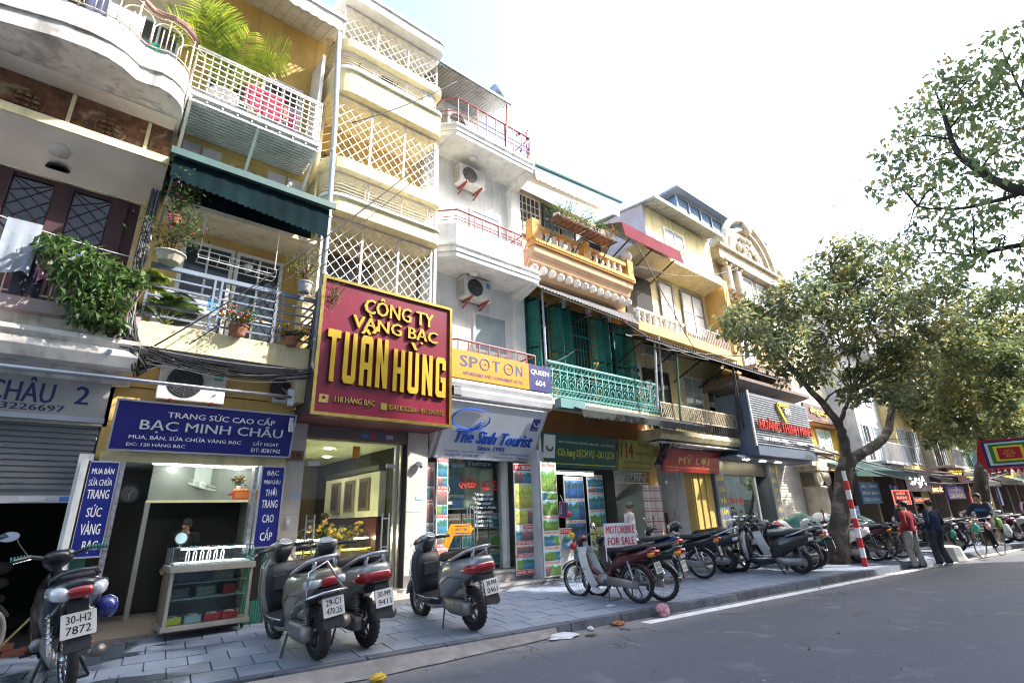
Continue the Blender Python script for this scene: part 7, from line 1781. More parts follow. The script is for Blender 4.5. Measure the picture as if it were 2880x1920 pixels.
def wheel(par,x,R_,r_,name,spoked=False,nsp=5):
 w=MB().torus((x,0,R_+r_),'y',R_,r_,36,10,sq=1.05).build(name,RUB,par,smooth=True)
 g=MB();z=R_+r_
 for s in (-1,1):g.torus((x,s*r_*.45,z),'y',R_-r_*.75,r_*.28,28,6)
 if spoked:
  g.tube([(x,-.06,z),(x,.06,z)],.035,10)
  for k in range(24):
   a=k*math.pi/12;g.bar((x,(-.03,.03)[k % 2],z),(x+(R_-r_*.8)*math.cos(a),0,z+(R_-r_*.8)*math.sin(a)),.004)
 else:
  g.tube([(x,-.07,z),(x,.07,z)],.05,12)
  for k in range(nsp):
   a=k*2*math.pi/nsp+.3;g.bar((x,0,z),(x+(R_-r_*.6)*math.cos(a),0,z+(R_-r_*.6)*math.sin(a)),.045,.03,(0,1,0))
 g.build('rim',CHROME if spoked else RIMG,w)
 tr=MB()
 for k in range(26):
  a=k*2*math.pi/26;c,s=math.cos(a),math.sin(a)
  for q in (-1,1):tr.bar((x+(R_+r_*.90)*c,0,z+(R_+r_*.90)*s),(x+(R_+r_*.72)*c-.02*s*q,q*r_*.8,z+(R_+r_*.72)*s+.02*c*q),.012,.012)
 tr.build('tread',RUB,w,kind='stuff')
 return w
def plate(par,x,z,l1,l2,tilt=.5,y=0.):
 nx=Vector((math.sin(tilt),0,math.cos(tilt)))
 fr=Frame((x,y,z),(0,-1,0),nx);p=panel('number_plate',fr,-.105,.105,-.085,.085,.006,PLATE,par,bev=.004)
 if l1:letters(l1,fr,0,.04,.15,.055,BLACK,p,lift=.002,bold=.01);letters(l2,fr,0,-.035,.15,.055,BLACK,p,lift=.002,bold=.01)
def mirrors(par,x,z,sides,ym=.30):
 for s in sides:
  m=MB().tube([(x,s*.2,z),(x-.01,s*(ym-.02),z+.14),(x,s*ym,z+.2)],.007,5).build('mirror',BLACK,par);MB().ball((x,s*(ym+.05),z+.22),.022,.075,.048,12,8).build('mirror_shell',PLB,m,smooth=True)
  q=MB().lathe([(.07,0),(.001,.002)],(0,0,0),16,Matrix.Rotation(rad(-90),3,'Y') @ Matrix.Diagonal((.6,1,1)));q.v=[(p[0]+x-.024,p[1]+s*(ym+.05),p[2]+z+.22) for p in q.v];q.build('mirror_glass',MIRR,m)
def put(t,x,y,z,deg,lean=4,sc=1.12):
 t.location=(x,y,z);t.rotation_euler=(rad(-lean),0,rad(deg));t.scale=(sc,)*3;t.rotation_mode='XYZ'
 t.rotation_euler=(Matrix.Rotation(rad(deg),3,'Z') @ Matrix.Rotation(rad(-lean),3,'X')).to_euler()
def scooter(label,body,shield=None,seat=None,l1='',l2='',mir=(),rails=True,turn=.35,crash=False,red='wide',cat='scooter',group='scooters parked on the pavement'):
 t=thing('scooter',label,cat,(0,0,0),group);shield=shield or body;seat=seat or SEAT
 wheel(t,0,.195,.055,'rear_wheel');fw=wheel(t,1.27,.20,.05,'front_wheel')
 MB().loft([ring(-.345,.80,.09,.045,p=3.5),ring(-.30,.77,.15,.085,p=3.5),ring(-.15,.725,.19,.125,p=3.2),ring(.05,.675,.205,.165,p=3),ring(.3,.59,.20,.235,p=3),ring(.48,.52,.175,.25,p=3),ring(.54,.45,.15,.17,p=3)]).build('rear_body',body,t,smooth=True)
 MB().loft([ring(-.2,.905,.10,.02,p=3),ring(-.1,.90,.15,.045,p=3),ring(.1,.87,.165,.06,p=3),ring(.28,.835,.15,.06,p=3),ring(.5,.82,.125,.06,p=3),ring(.6,.79,.07,.03,p=3)]).build('seat',seat,t,smooth=True)
 MB().loft([ring(.5,.31,.17,.05,p=4),ring(.8,.29,.19,.045,p=4),ring(1.0,.32,.19,.06,p=4)]).build('floorboard',PLB,t,smooth=True)
 MB().loft([ring(.3,.3,.13,.06),ring(.7,.24,.17,.05),ring(1.02,.28,.15,.05)]).build('belly_panel',body,t,smooth=True)
 def vr(z,x,w,d,n=12,p=2.6):
  return [(x+d*abs(math.sin(2*math.pi*i/n)) ** (2/p)*(1 if math.sin(2*math.pi*i/n)>0 else -1),w*abs(math.cos(2*math.pi*i/n)) ** (2/p)*(1 if math.cos(2*math.pi*i/n)>0 else -1),z) for i in range(n)]
 MB().loft([vr(.30,1.04,.17,.03),vr(.42,1.06,.20,.05),vr(.62,1.09,.215,.07),vr(.80,1.08,.20,.07),vr(.93,1.05,.13,.05)]).build('front_shield',shield,t,smooth=True)
 MB().loft([vr(.33,.985,.15,.03),vr(.55,.99,.185,.045),vr(.72,.98,.185,.055),vr(.86,.985,.15,.04)]).build('inner_shield',PLB,t,smooth=True)
 BX('glove_panel',PLB,t,.915,.935,-.12,.12,.58,.74,bev=.01)
 fd=MB();n=14
 fd.loft([[(1.27+(.275+(.012 if abs(y)<.05 else 0))*math.cos(rad(10+145*i/n)),y,.25+(.275+(.012 if abs(y)<.05 else -.0))*math.sin(rad(10+145*i/n))) for y in (-.075,-.06,0,.06,.075)]+[(1.27+.262*math.cos(rad(10+145*i/n)),y,.25+.262*math.sin(rad(10+145*i/n))) for y in (.07,0,-.07)] for i in range(n+1)]).build('front_fender',body,t,smooth=True)
 MB().tube([(1.27,.085,.25),(1.16,.08,.6)],.018,8).tube([(1.27,-.085,.25),(1.16,-.08,.6)],.018,8).build('fork',ENG,t)
 # handlebar, turned to the left
 Mt=Matrix.Translation((1.02,0,0)) @ Matrix.Rotation(turn,4,'Z') @ Matrix.Translation((-1.02,0,0))
 def tv(mb):mb.v=[tuple(Mt @ Vector(p)) for p in mb.v];return mb
 tv(MB().loft([vr(.80,1.10,.06,.05),vr(.88,1.09,.10,.075,p=3),vr(.97,1.07,.135,.10,p=3),vr(1.035,1.03,.15,.115,p=3.4),vr(1.075,.985,.12,.085,p=3.4),vr(1.095,.965,.09,.05,p=3)])).build('handlebar_cowl',body,t,smooth=True);tv(MB().loft([vr(.84,1.02,.05,.04),vr(.95,.985,.095,.05,p=3),vr(1.03,.945,.11,.05,p=3)])).build('rear_cowl',PLB,t,smooth=True)
 tv(MB().tube([(.93+.045*math.sin(a),.085*math.cos(a),1.085+.028*math.sin(a)) for a in [2*math.pi*k/20 for k in range(20)]],.009,5,True)).build('dial_trim',CHROME,t,smooth=True)
 tv(MB().loft([[(.93+.045*math.sin(a)-.004,.083*math.cos(a),1.083+.028*math.sin(a)) for a in [2*math.pi*k/20 for k in range(20)]],[(.93+.044*math.sin(a)-.010,.081*math.cos(a),1.091+.026*math.sin(a)) for a in [2*math.pi*k/20 for k in range(20)]]])).build('dashboard',mat('dial_pale',(.30,.33,.36),.1,coat=1,bump=0),t)
 for s in (-1,1):
  tv(MB().tube([(.97,s*.13,1.03),(.93,s*.24,1.03),(.90,s*.36,1.02)],.022,8)).build('grip',PLB,t,smooth=True);tv(MB().tube([(1.0,s*.16,1.04),(1.0,s*.3,1.01),(.97,s*.36,.99)],.007,5)).build('brake_lever',CHROME,t)
 tv(MB().ball((1.155,0,.97),.03,.085,.055,12,7)).build('headlight',CLEAR,t,smooth=True)
 MB().tube([(1.0,.1,1.0),(1.1,.16,.9),(1.16,.1,.7)],.006,5).tube([(1.0,-.08,1.0),(1.12,-.15,.88),(1.17,-.1,.66)],.006,5).build('brake_cable',BLACK,t,smooth=True)
 MB().tube([(.5,.158,.35),(.42,.196,.52),(.2,.21,.62),(-.1,.2,.62)],.004,4).tube([(.5,-.158,.35),(.42,-.196,.52),(.2,-.21,.62),(-.1,-.2,.62)],.004,4).tube([(1.12,.2,.42),(1.16,.21,.62),(1.13,.19,.8)],.004,4).build('panel_seam',BLACK,t)
 MB().tube([(.5,.185,.345),(.8,.2,.34),(1.02,.195,.36)],.009,6).tube([(.5,-.185,.345),(.8,-.2,.34),(1.02,-.195,.36)],.009,6).tube([(1.05,.19,.34),(1.10,.222,.62),(1.07,.20,.84),(1.05,.12,.94)],.009,6).tube([(1.05,-.19,.34),(1.10,-.222,.62),(1.07,-.20,.84),(1.05,-.12,.94)],.009,6).build('chrome_trim',mat('trim_silver',(.5,.5,.52),.25,.8,bump=0),t,smooth=True)
 MB().ball((.72,.19,.33),.05,.02,.02).ball((.72,-.19,.33),.05,.02,.02).build('footrest',RIMG,t)
 if mir:mirrors(t,1.0,1.05,mir)
 if red=='wide':
  MB().loft([ring(-.352,.735,.125,.045,p=5),ring(-.31,.73,.165,.06,p=5),ring(-.2,.715,.20,.06,p=5),ring(-.08,.70,.206,.02,p=5)]).build('tail_light',REDL,t,smooth=True)
 else:
  MB().loft([ring(-.36,.74,.07,.04,p=5),ring(-.30,.735,.10,.055,p=5)]).build('tail_light',REDL,t,smooth=True)
  for s in (-1,1):MB().loft([ring(-.345,.74,.045,.035,p=4,y=s*.115),ring(-.24,.73,.05,.04,p=4,y=s*.165)]).build('turn_signal',CLEAR if s else AMB,t,smooth=True)
 if rails:MB().tube([(.2,.175,.80),(0,.19,.86),(-.2,.16,.93),(-.32,.1,.96),(-.35,0,.965),(-.32,-.1,.96),(-.2,-.16,.93),(0,-.19,.86),(.2,-.175,.80)],.02,8).bar((-.22,.12,.8),(-.25,.1,.93),.03).bar((-.22,-.12,.8),(-.25,-.1,.93),.03).build('grab_rail',mat('rail_silver',(.45,.46,.48),.3,.6),t,smooth=True)
 if crash:MB().tube([(.2,.24,.35),(-.1,.25,.55),(-.3,.22,.62),(-.44,.1,.66),(-.44,-.1,.66),(-.3,-.22,.62),(-.1,-.25,.55)],.013,7).tube([(-.3,.22,.62),(-.36,.2,.86),(-.42,.05,.93),(-.44,-.1,.66)],.013,7).build('crash_bar',CHROME,t,smooth=True)
 MB().hexa([(-.24,-.10,.62),(-.18,-.10,.56),(-.18,.10,.56),(-.24,.10,.62),(-.40,-.09,.68),(-.2,-.12,.70),(-.2,.12,.70),(-.40,.09,.68)]).hexa([(-.43,-.10,.34),(-.41,-.10,.33),(-.41,.10,.33),(-.43,.10,.34),(-.37,-.08,.66),(-.35,-.08,.66),(-.35,.08,.66),(-.37,.08,.66)]).build('rear_fender',PLB,t)
 plate(t,-.425,.52,l1,l2,.16)
 MB().loft([ring(-.12,.27,.05,.06,y=.13),ring(0,.27,.06,.09,y=.13),ring(.3,.27,.07,.09,y=.11),ring(.5,.32,.08,.08,y=.06)]).loft([ring(.1,.42,.10,.08),ring(.45,.4,.12,.08)]).build('engine',ENG,t,smooth=True)
 MB().tube([(.35,-.14,.26),(.1,-.16,.27)],.025,8).tube([(.12,-.165,.28),(-.02,-.17,.3),(-.26,-.18,.33)],[.045,.06,.058],12).build('exhaust',mat('exhaust_steel',(.22,.2,.18),.4,.7,dirt=.4),t,smooth=True)
 for s in (-1,1):
  sk=MB().tube([(-.06,s*.12,.28),(-.02,s*.13,.6)],.014,6)
  for k in range(8):sk.torus((-.05+k*.004,s*.123,.36+k*.026),'z',.028,.006,10,4)
  sk.build('shock_absorber',ENG,t)
 MB().bar((.45,.12,.24),(.32,.26,.01),.018).bar((.32,.22,.008),(.28,.32,.008),.03,.008).build('side_stand',BLACK,t)
 return t
def cub(label,body,shield,l1='',l2='',mir=(),basket=False,cat='motorbike',group='motorbikes parked on the pavement',turn=.3,side=None,wings=False):
 t=thing('motorbike',label,cat,(0,0,0),group);side=side or body
 wheel(t,0,.262,.036,'rear_wheel',True);wheel(t,1.22,.265,.032,'front_wheel',True)
 for (x,a0,a1,nm) in ((0,20,165,'rear_fender'),(1.22,30,175,'front_fender')):
  n=14;MB().loft([[(x+(.325+(.01 if abs(y)<.04 else 0))*math.cos(rad(a0+(a1-a0)*i/n)),y,.298+(.325+(.01 if abs(y)<.04 else 0))*math.sin(rad(a0+(a1-a0)*i/n))) for y in (-.055,0,.055)]+[(x+.315*math.cos(rad(a0+(a1-a0)*i/n)),y,.298+.315*math.sin(rad(a0+(a1-a0)*i/n))) for y in (.05,0,-.05)] for i in range(n+1)]).build(nm,side,t,smooth=True)
 MB().tube([(1.22,.065,.3),(1.08,.06,.78)],.017,8).tube([(1.22,-.065,.3),(1.08,-.06,.78)],.017,8).build('fork',ENG,t)
 MB().tube([(1.06,0,.86),(1.0,0,.72),(.88,0,.5),(.7,0,.38),(.5,0,.42),(.38,0,.6),(.1,0,.66),(-.25,0,.7)],.05,10).build('frame',side,t,smooth=True)
 sh=MB()
 for s in (-1,1):
  prof=[(1.06,.86,.06),(1.04,.74,.13),(.99,.58,.165),(.92,.42,.17),(.86,.28,.15),(.84,.2,.12)]
  o_=[(x,s*w,z) for x,z,w in prof];i_=[(x+.03,s*.03,z) for x,z,w in prof]
  sh.loft([[o_[k],(o_[k][0]-.17,o_[k][1],o_[k][2]+.01),(o_[k][0]-.15,o_[k][1]*.93,o_[k][2]),i_[k]] for k in range(6)])
 sh.build('leg_shield',shield,t)
 MB().loft([ring(-.42,.84,.04,.03),ring(-.3,.80,.10,.07),ring(-.05,.72,.12,.09),ring(.25,.64,.12,.11),ring(.38,.58,.07,.08)]).build('tail_body',side,t,smooth=True)
 MB().loft([ring(-.28,.88,.09,.02,p=3),ring(-.2,.875,.12,.04,p=3),ring(.1,.83,.13,.05,p=3),ring(.4,.82,.11,.05,p=3),ring(.52,.80,.06,.03,p=3)]).build('seat',SEAT,t,smooth=True)
 MB().tube([(.1,.13,.83),(-.15,.15,.88),(-.36,.1,.93),(-.4,0,.94),(-.36,-.1,.93),(-.15,-.15,.88),(.1,-.13,.83)],.014,7).build('grab_rail',mat('rail_dark',(.06,.06,.065),.4),t,smooth=True)
 MB().loft([ring(-.47,.79,.07,.035,p=4),ring(-.36,.78,.10,.05,p=4)]).build('tail_light',REDL,t,smooth=True)
 for s in (-1,1):(MB().loft([ring(-.455,.78,.035,.04,y=s*.10),ring(-.40,.79,.05,.05,y=s*.12),ring(-.28,.80,.035,.045,y=s*.16)]) if wings else MB().loft([ring(-.44,.765,.03,.03,y=s*.1),ring(-.34,.76,.035,.035,y=s*.12)])).build('turn_signal',CLEAR if wings else AMB,t,smooth=True)
 if wings:MB().loft([ring(-.44,.84,.06,.03),ring(-.36,.82,.15,.06),ring(-.1,.74,.19,.12),ring(.3,.62,.18,.16),ring(.5,.5,.14,.15)]).build('side_cowl',side,t,smooth=True)
 MB().ball((.62,.02,.33),.16,.10,.11,12,8).tube([(.55,.14,.33),(.62,.14,.33)],.05,8).tube([(.75,0,.36),(.92,0,.38)],.06,10).build('engine',ENG,t,smooth=True)
 MB().loft([ring(-.07,.29,.02,.06,y=.1),ring(.2,.31,.025,.07,y=.1),ring(.5,.33,.03,.08,y=.1)]).build('chain_case',ENG,t,smooth=True)
 MB().tube([(.75,-.1,.24),(.3,-.13,.24),(0,-.14,.27),(-.3,-.15,.32)],[.02,.025,.042,.045],10).build('exhaust',EXH,t,smooth=True)
 for s in (-1,1):
  sk=MB().tube([(-.02,s*.12,.32),(.06,s*.12,.66)],.02,8)
  for k in range(6):sk.torus((.0+k*.008,s*.12,.42+k*.035),'z',.028,.007,10,4)
  sk.build('shock_absorber',CHROME,t)
 Mt=Matrix.Translation((1.04,0,0)) @ Matrix.Rotation(turn,4,'Z') @ Matrix.Translation((-1.04,0,0))
 def tv(mb):mb.v=[tuple(Mt @ Vector(p)) for p in mb.v];return mb
 tv(MB().loft([ring(.93,1.0,.05,.03),ring(.98,1.0,.12,.06),ring(1.06,.97,.11,.075),ring(1.12,.93,.07,.06)])).build('handlebar_cowl',side,t,smooth=True);tv(MB().ball((1.11,0,.93),.04,.07,.06)).build('headlight',CLEAR,t,smooth=True)
 MB().tube([(1.1,0,.7),(1.04,0,.95)],.04,8).build('neck',PLB,t)
 for s in (-1,1):tv(MB().tube([(1.0,s*.1,1.0),(.93,s*.22,1.04),(.88,s*.34,1.03)],.018,8)).build('grip',PLB,t);tv(MB().tube([(1.0,s*.14,1.02),(.97,s*.32,1.0)],.006,5)).build('brake_lever',CHROME,t)
 if mir:mirrors(t,1.0,1.02,mir)
 MB().hexa([(-.44,-.08,.38),(-.42,-.08,.37),(-.42,.08,.37),(-.44,.08,.38),(-.36,-.06,.72),(-.34,-.06,.72),(-.34,.06,.72),(-.36,.06,.72)]).build('mud_flap',PLB,t)
 plate(t,-.43,.56,l1,l2,.2)
 MB().bar((.5,.1,.25),(.46,.2,.01),.02).bar((.5,-.1,.25),(.46,-.2,.01),.02).bar((.46,-.2,.01),(.46,.2,.01),.02).build('stand',BLACK,t)
 MB().bar((.66,-.24,.26),(.66,.24,.26),.02).build('footrest',BLACK,t)
 if basket:
  b_=MB()
  for k in range(8):b_.bar((1.18+.3*(k % 2),-.15+.04*k,.62),(1.16+.34*(k % 2),-.17+.045*k,.84),.006)
  for z,g in ((.62,0),(.73,.01),(.84,.02)):b_.tube([(1.16-g,-.15-g,z),(1.46+g,-.15-g,z),(1.46+g,.15+g,z),(1.16-g,.15+g,z)],.005,4,True)
  b_.build('basket',CHROME,t)
 return t
def paint(n,c,metal=.3):return mat(n,c,.3,metal,var=.06,bump=0,coat=.5,dirt=.12,dcol=(.2,.19,.17),dscale=6)
CHAMP=paint('paint_champagne',(.30,.26,.19));SILV=paint('paint_silver',(.42,.44,.42));GREYP=paint('paint_grey',(.27,.29,.31));BLKP=paint('paint_black',(.015,.017,.02),.1);WHP=paint('paint_white',(.66,.66,.64),0);MARP=paint('paint_maroon',(.09,.012,.02),.2);DGP=paint('paint_dark_green',(.012,.03,.028),.2)
BSEAT=mat('brown_seat',(.05,.032,.03),.5);NVS=mat('dark_shield',(.05,.055,.065),.45)
NV='motorbike'
a=cub('black step-through motorbike with plate 30-H2 7872 and green grips at the far left',BLKP,BLKP,'30-H2','7872',(1,),turn=.1,wings=True);put(a,.30,6.98,.15,96,8,1.2)
GRN=mat('grip_green',(.03,.30,.26),.5)
for s in (-1,1):
 g_=MB()
 for k in range(6):g_.torus((.93-k*.009,s*(.22+k*.022),1.04),'y',.019,.005,8,4)
 g_.build('grip_coil',GRN,a)
t=thing('helmet','blue open-face helmet hanging on the right side of the far left motorbike','helmet',(.62,7.4,.8));MB().ball((.49,7.2,.86),.10,.11,.115,16,10).build('shell',mat('helmet_blue',(.02,.035,.22),.25,coat=1,bump=0),t,smooth=True);MB().ball((.52,7.10,.86),.012).build('button',BLACK,t);MB().box(.43,.55,7.10,7.12,.755,.77).build('strap',BLACK,t)
s=scooter('champagne scooter with brown seat, crash bar and plate 29-C1 470.25',CHAMP,CHAMP,BSEAT,'29-C1','470.25',crash=True,red='small',turn=.3);put(s,2.52,6.62,.13,92,7,1.16)
s=scooter('pale silver scooter with plate 30-M9 9411 behind the champagne scooter',SILV,NVS,None,'30-M9','9411',turn=-.35);put(s,3.18,6.78,.13,93,5,1.15)
s=scooter('grey scooter with plate 30-M4 0461 parked alone in front of the gold shop',GREYP,NVS,None,'30-M4','0461',turn=.3);put(s,4.68,6.55,.13,90,6,1.15)
s=cub('white and maroon step-through motorbike carrying the MOTORBIKE FOR SALE sign',MARP,WHP,'29-L1','6810',turn=.3,side=MARP);letters('HONDA',Frame((.93,.178,.52),(-1,0,0),(0,0,1)),0,0,.14,.025,BLACK,s,lift=.002);put(s,7.90,6.16,.13,98,5,1.05)
s=cub('dark motorbike half hidden behind the white for-sale motorbike',DGP,BLKP,'30-F5','5142',(1,),turn=.1);put(s,8.30,5.95,.13,104,4,1.05)
t=thing('helmet','silver-black helmet resting on the motorbike behind the for-sale sign','helmet',(8.5,6.6,1.0));MB().ball((8.55,6.7,1.05),.13,.15,.14,14,9).build('shell',mat('helmet_silver',(.3,.32,.34),.25,coat=1,bump=0),t,smooth=True);MB().box(8.46,8.64,6.54,6.57,1.0,1.1).build('visor',BLACK,t)
# for-sale banner
t=thing('sale_sign','white cloth sign MOTORBIKE FOR SALE on two sticks over the motorbike seat','sign',(7.9,6.5,.95));fr=Frame((7.72,6.3,1.24),(1,-.22,0),(0,0,1));panel('cloth',fr,-.36,.36,-.2,.2,.008,mat('banner_white',(.62,.63,.66),.8),t);letters('MOTORBIKE',fr,0,.09,.64,.13,RL,t,bold=.04);letters('FOR SALE',fr,0,-.1,.6,.13,RL,t,bold=.04)
for a_ in (-.34,.34):MB().tube([tuple(fr.p(a_,.2,-.01)),tuple(fr.p(a_,-.42,-.01))],.01,6).build('stick',WHITE,t)
BIKES=[
 ('black scooter with white inner shield and long dark seat nearest to the plaid curtain','s',BLKP,WHP,12.50,7.05,112),('silver scooter hidden behind the long dark seated scooter','s',SILV,None,13.1,7.5,110),
 ('black scooter with white leg shield nearest the kerb before the tree','s',BLKP,WHP,13.45,5.72,112),('black motorbike with spoked wheels behind the kerbside scooter','c',BLKP,WHP,14.2,5.85,112),
 ('dark grey scooter just left of the forked tree trunk','s',GREYP,BLKP,15.0,5.95,110),('white scooter standing behind the forked tree trunk','s',WHP,WHP,15.6,7.2,108),
 ('white tailed scooter right behind the striped pole','s',WHP,BLKP,16.7,5.55,112),('red tailed motorbike beside the striped pole','c',MARP,BLKP,17.4,5.35,112),('black motorbike under the green tarpaulin edge','c',BLKP,BLKP,18.1,5.3,114),('old black motorbike left of the man in the red sweater','c',BLKP,DGP,18.7,5.1,116),
 ('blue-black motorbike near the paved strip in front of shop 114','c',mat('paint_blue',(.01,.02,.09),.3),BLKP,10.2,7.2,100),('dark motorbike with chrome basket near shop 112','cb',BLKP,WHP,11.2,6.9,108),
 ('black scooter beyond the man in the navy jacket','s',BLKP,BLKP,20.9,4.5,122),('second black scooter beyond the navy jacket','s',BLKP,SILV,21.8,4.4,122),('dark green motorbike under the second tree','c',DGP,BLKP,23.0,4.6,120),('white motorbike close to the second tree trunk','c',WHP,WHP,24.2,4.6,120),
 ('maroon scooter past the second tree','s',MARP,MARP,26.6,3.9,125),('grey scooter far beyond the second tree','s',GREYP,GREYP,27.8,3.7,125),('black scooter at the far end of the parked line','s',BLKP,BLKP,29.0,3.6,125),('silver motorbike at the far end of the parked line','c',SILV,BLKP,30.3,3.5,125)]
protos={}
for i,(lb,k,b,sh,x,y,dg) in enumerate(BIKES):
 key=(k,b.name,(sh or b).name)
 if key in protos:s=copy_tree(protos[key]);s['label']=lb
 else:
  s=scooter(lb,b,sh,None,'29','%d%d' % (31+i,47+i),(-1,) if i % 2 else (),rails=i % 2==0,red='small',turn=.25) if k=='s' else cub(lb,b,sh,'30','%d%d' % (51+i,17+i),(1,-1) if i % 2 else (),basket='b' in k)
  protos[key]=s
 put(s,x,y,pz(x,y)+.005,dg,5,1.06)
# tarpaulins over parked bikes
def tarp(label,cx,cy,deg,L_,W_,h,m,seed):
 r_=random.Random(seed);mb=MB();nx,ny=16,12;g=[]
 d=Vector((math.cos(rad(deg)),math.sin(rad(deg)),0));s_=Vector((-d.y,d.x,0));z0=pz(cx,cy)
 for i in range(nx+1):
  row=[]
  for j in range(ny+1):
   u=i/nx-.5;v=j/ny-.5
   top=h*(1-.25*abs(u*2) ** 2+.08*math.sin(u*9+seed)) ;drop=max(0,abs(v)*2-.28) ** 1.1*h*.75
   q=Vector((cx,cy,0))+d*u*L_+s_*v*W_*(1-.25*max(0,abs(v)*2-.4));row.append((q.x,q.y,z0+max(.25,top-drop+.04*math.sin(u*23+v*17)+r_.uniform(-.015,.015))))
  g.append(row)
 mb.loft([row+[(p[0],p[1],p[2]-.008) for p in reversed(row)] for row in g],caps=False)
 return mb.build('tarpaulin',m,None,smooth=True,label=label,cat='tarpaulin',group='tarpaulins over parked bikes')
TG=mat('tarp_green',(.03,.16,.13),.55,var=.3,scale=5);
ts=bpy.data.materials.new('striped_tarp');ts.use_nodes=True;N=ts.node_tree.nodes;L=ts.node_tree.links;g0=N.new('ShaderNodeNewGeometry');sp=N.new('ShaderNodeSeparateXYZ');L.new(g0.outputs['Position'],sp.inputs[0])
w_=N.new('ShaderNodeMath');w_.operation='MULTIPLY';L.new(sp.outputs[0],w_.inputs[0]);w_.inputs[1].default_value=2.6;w2=N.new('ShaderNodeMath');w2.operation='FRACT';L.new(w_.outputs[0],w2.inputs[0]);cr=N.new('ShaderNodeValToRGB');cr.color_ramp.interpolation='CONSTANT';L.new(w2.outputs[0],cr.inputs[0])
for i,(p,c_) in enumerate([(0,(.6,.6,.6)),(.3,(.08,.16,.38)),(.48,(.6,.6,.6)),(.66,(.45,.08,.07)),(.84,(.6,.6,.6))]):
 e=cr.color_ramp.elements[i] if i<2 else cr.color_ramp.elements.new(p);e.position=p;e.color=(*c_,1)
L.new(cr.outputs[0],N['Principled BSDF'].inputs['Base Color'])
tarp('green tarpaulin draped over bikes right of the tree',17.2,7.0,112,1.9,1.4,1.15,TG,1);tarp('second green tarpaulin nearer to the red sweater',18.6,6.2,114,2.0,1.3,1.1,TG,2);tarp('striped red, white and blue tarpaulin behind the tree',16.2,7.4,112,1.2,1.0,1.0,ts,3);tarp('striped tarpaulin hanging beside the bicycle wheel',18.9,5.3,114,.9,.8,.9,ts,4);tarp('pale striped tarpaulin on top of the far bikes',19.6,7.0,112,1.6,1.2,1.2,ts,5)
def bicycle(label,x,y,z,deg,sc=1.0,basket=True,group='bicycles'):
 t=thing('bicycle',label,'bicycle',(0,0,0),group);FR=mat('bike_frame',(.08,.05,.04),.5,dirt=.4);R_=.31
 for xx,nm in ((0,'rear_wheel'),(1.06,'front_wheel')):
  w=MB().torus((xx,0,R_+.018),'y',R_,.018,36,8).build(nm,mat('tan_tyre',(.16,.13,.10),.8),t,smooth=True);sp_=MB()
  for k in range(24):a=k*math.pi/12;sp_.bar((xx,(-.02,.02)[k % 2],R_+.018),(xx+R_*math.cos(a),0,R_+.018+R_*math.sin(a)),.003)
  sp_.tube([(xx,-.05,R_+.018),(xx,.05,R_+.018)],.02,8).build('spokes',CHROME,w)
 MB().tube([(.38,0,.30),(.30,0,.78)],.016,7).tube([(.38,0,.30),(.6,0,.42),(.85,0,.72)],.016,7).tube([(.34,0,.55),(.85,0,.78)],.014,7).tube([(0,.05,.33),(.38,.04,.30)],.01,6).tube([(0,.05,.33),(.33,.02,.66)],.009,6).tube([(0,-.05,.33),(.33,-.02,.66)],.009,6).tube([(1.06,.05,.33),(.92,.03,.62),(.85,0,.82)],.013,7).tube([(1.06,-.05,.33),(.92,-.03,.62)],.013,7).build('frame',FR,t,smooth=True)
 MB().tube([(.85,0,.8),(.83,0,.98)],.012,7).tube([(.62,.28,1.0),(.8,.22,1.03),(.88,.08,1.0),(.88,-.08,1.0),(.8,-.22,1.03),(.62,-.28,1.0)],.012,7).build('handlebar',CHROME,t,smooth=True)
 MB().ball((.27,0,.84),.13,.09,.04).build('saddle',SEAT,t,smooth=True);MB().tube([(.38,-.1,.30),(.38,.1,.30)],.012,6).torus((.38,.03,.30),'y',.08,.006,16,4).bar((.38,.1,.30),(.5,.1,.2),.02).bar((.5,.07,.2),(.5,.18,.2),.05,.02).bar((.38,-.1,.30),(.26,-.1,.4),.02).bar((.26,-.18,.4),(.26,-.07,.4),.05,.02).build('crank',ENG,t)
 for xx,nm in ((0,'rear_fender'),(1.06,'front_fender')):MB().torus((xx,0,R_+.018),'y',R_+.04,.012,18,5,.3,2.7,2.2).build(nm,FR,t)
 MB().box(-.22,.2,-.07,.07,.70,.715).bar((-.1,.06,.7),(0,.05,.34),.01).bar((-.1,-.06,.7),(0,-.05,.34),.01).build('rack',FR,t)
 if basket:
  b_=MB()
  for zz,g in ((.68,0),(.76,.01),(.84,.02),(.9,.03)):b_.tube([(.95-g,-.13-g,zz),(1.2+g,-.13-g,zz),(1.2+g,.13+g,zz),(.95-g,.13+g,zz)],.005,4,True)
  for k in range(9):b_.bar((.95+.031*k,-.13,.68),(.94+.033*k,-.16,.9),.004).bar((.95+.031*k,.13,.68),(.94+.033*k,.16,.9),.004).bar((1.2,-.13+.032*k,.68),(1.23,-.16+.04*k,.9),.004)
  b_.build('basket',mat('basket_grey',(.2,.2,.2),.6),t)
 put(t,x,y,z,deg,2 if group else 0,sc);return t
bicycle('old bicycle with a bent front wheel standing between the tarpaulins and the red sweater',17.6,4.75,.1,125,1.1,False)
cyc=bicycle('old brown bicycle ridden by the woman, with a front basket and hanging bags',22.45,3.5,.0,167,1.12,True)
t=thing('bicycle','bicycle of which only the spoked front wheel and fender show at the left edge','bicycle',(-.35,8.9,.15));MB().torus((-.45,8.75,.47),'x',.30,.035,40,9).build('front_wheel',mat('dusty_tyre',(.20,.19,.18),.85),t,smooth=True);MB().torus((-.45,8.75,.47),'x',.26,.012,40,6).build('rim',CHROME,t);sp_=MB()
for k in range(20):a=k*math.pi/10;sp_.bar((-.45,8.75,.47),(-.45,8.75+.26*math.cos(a),.47+.26*math.sin(a)),.004)
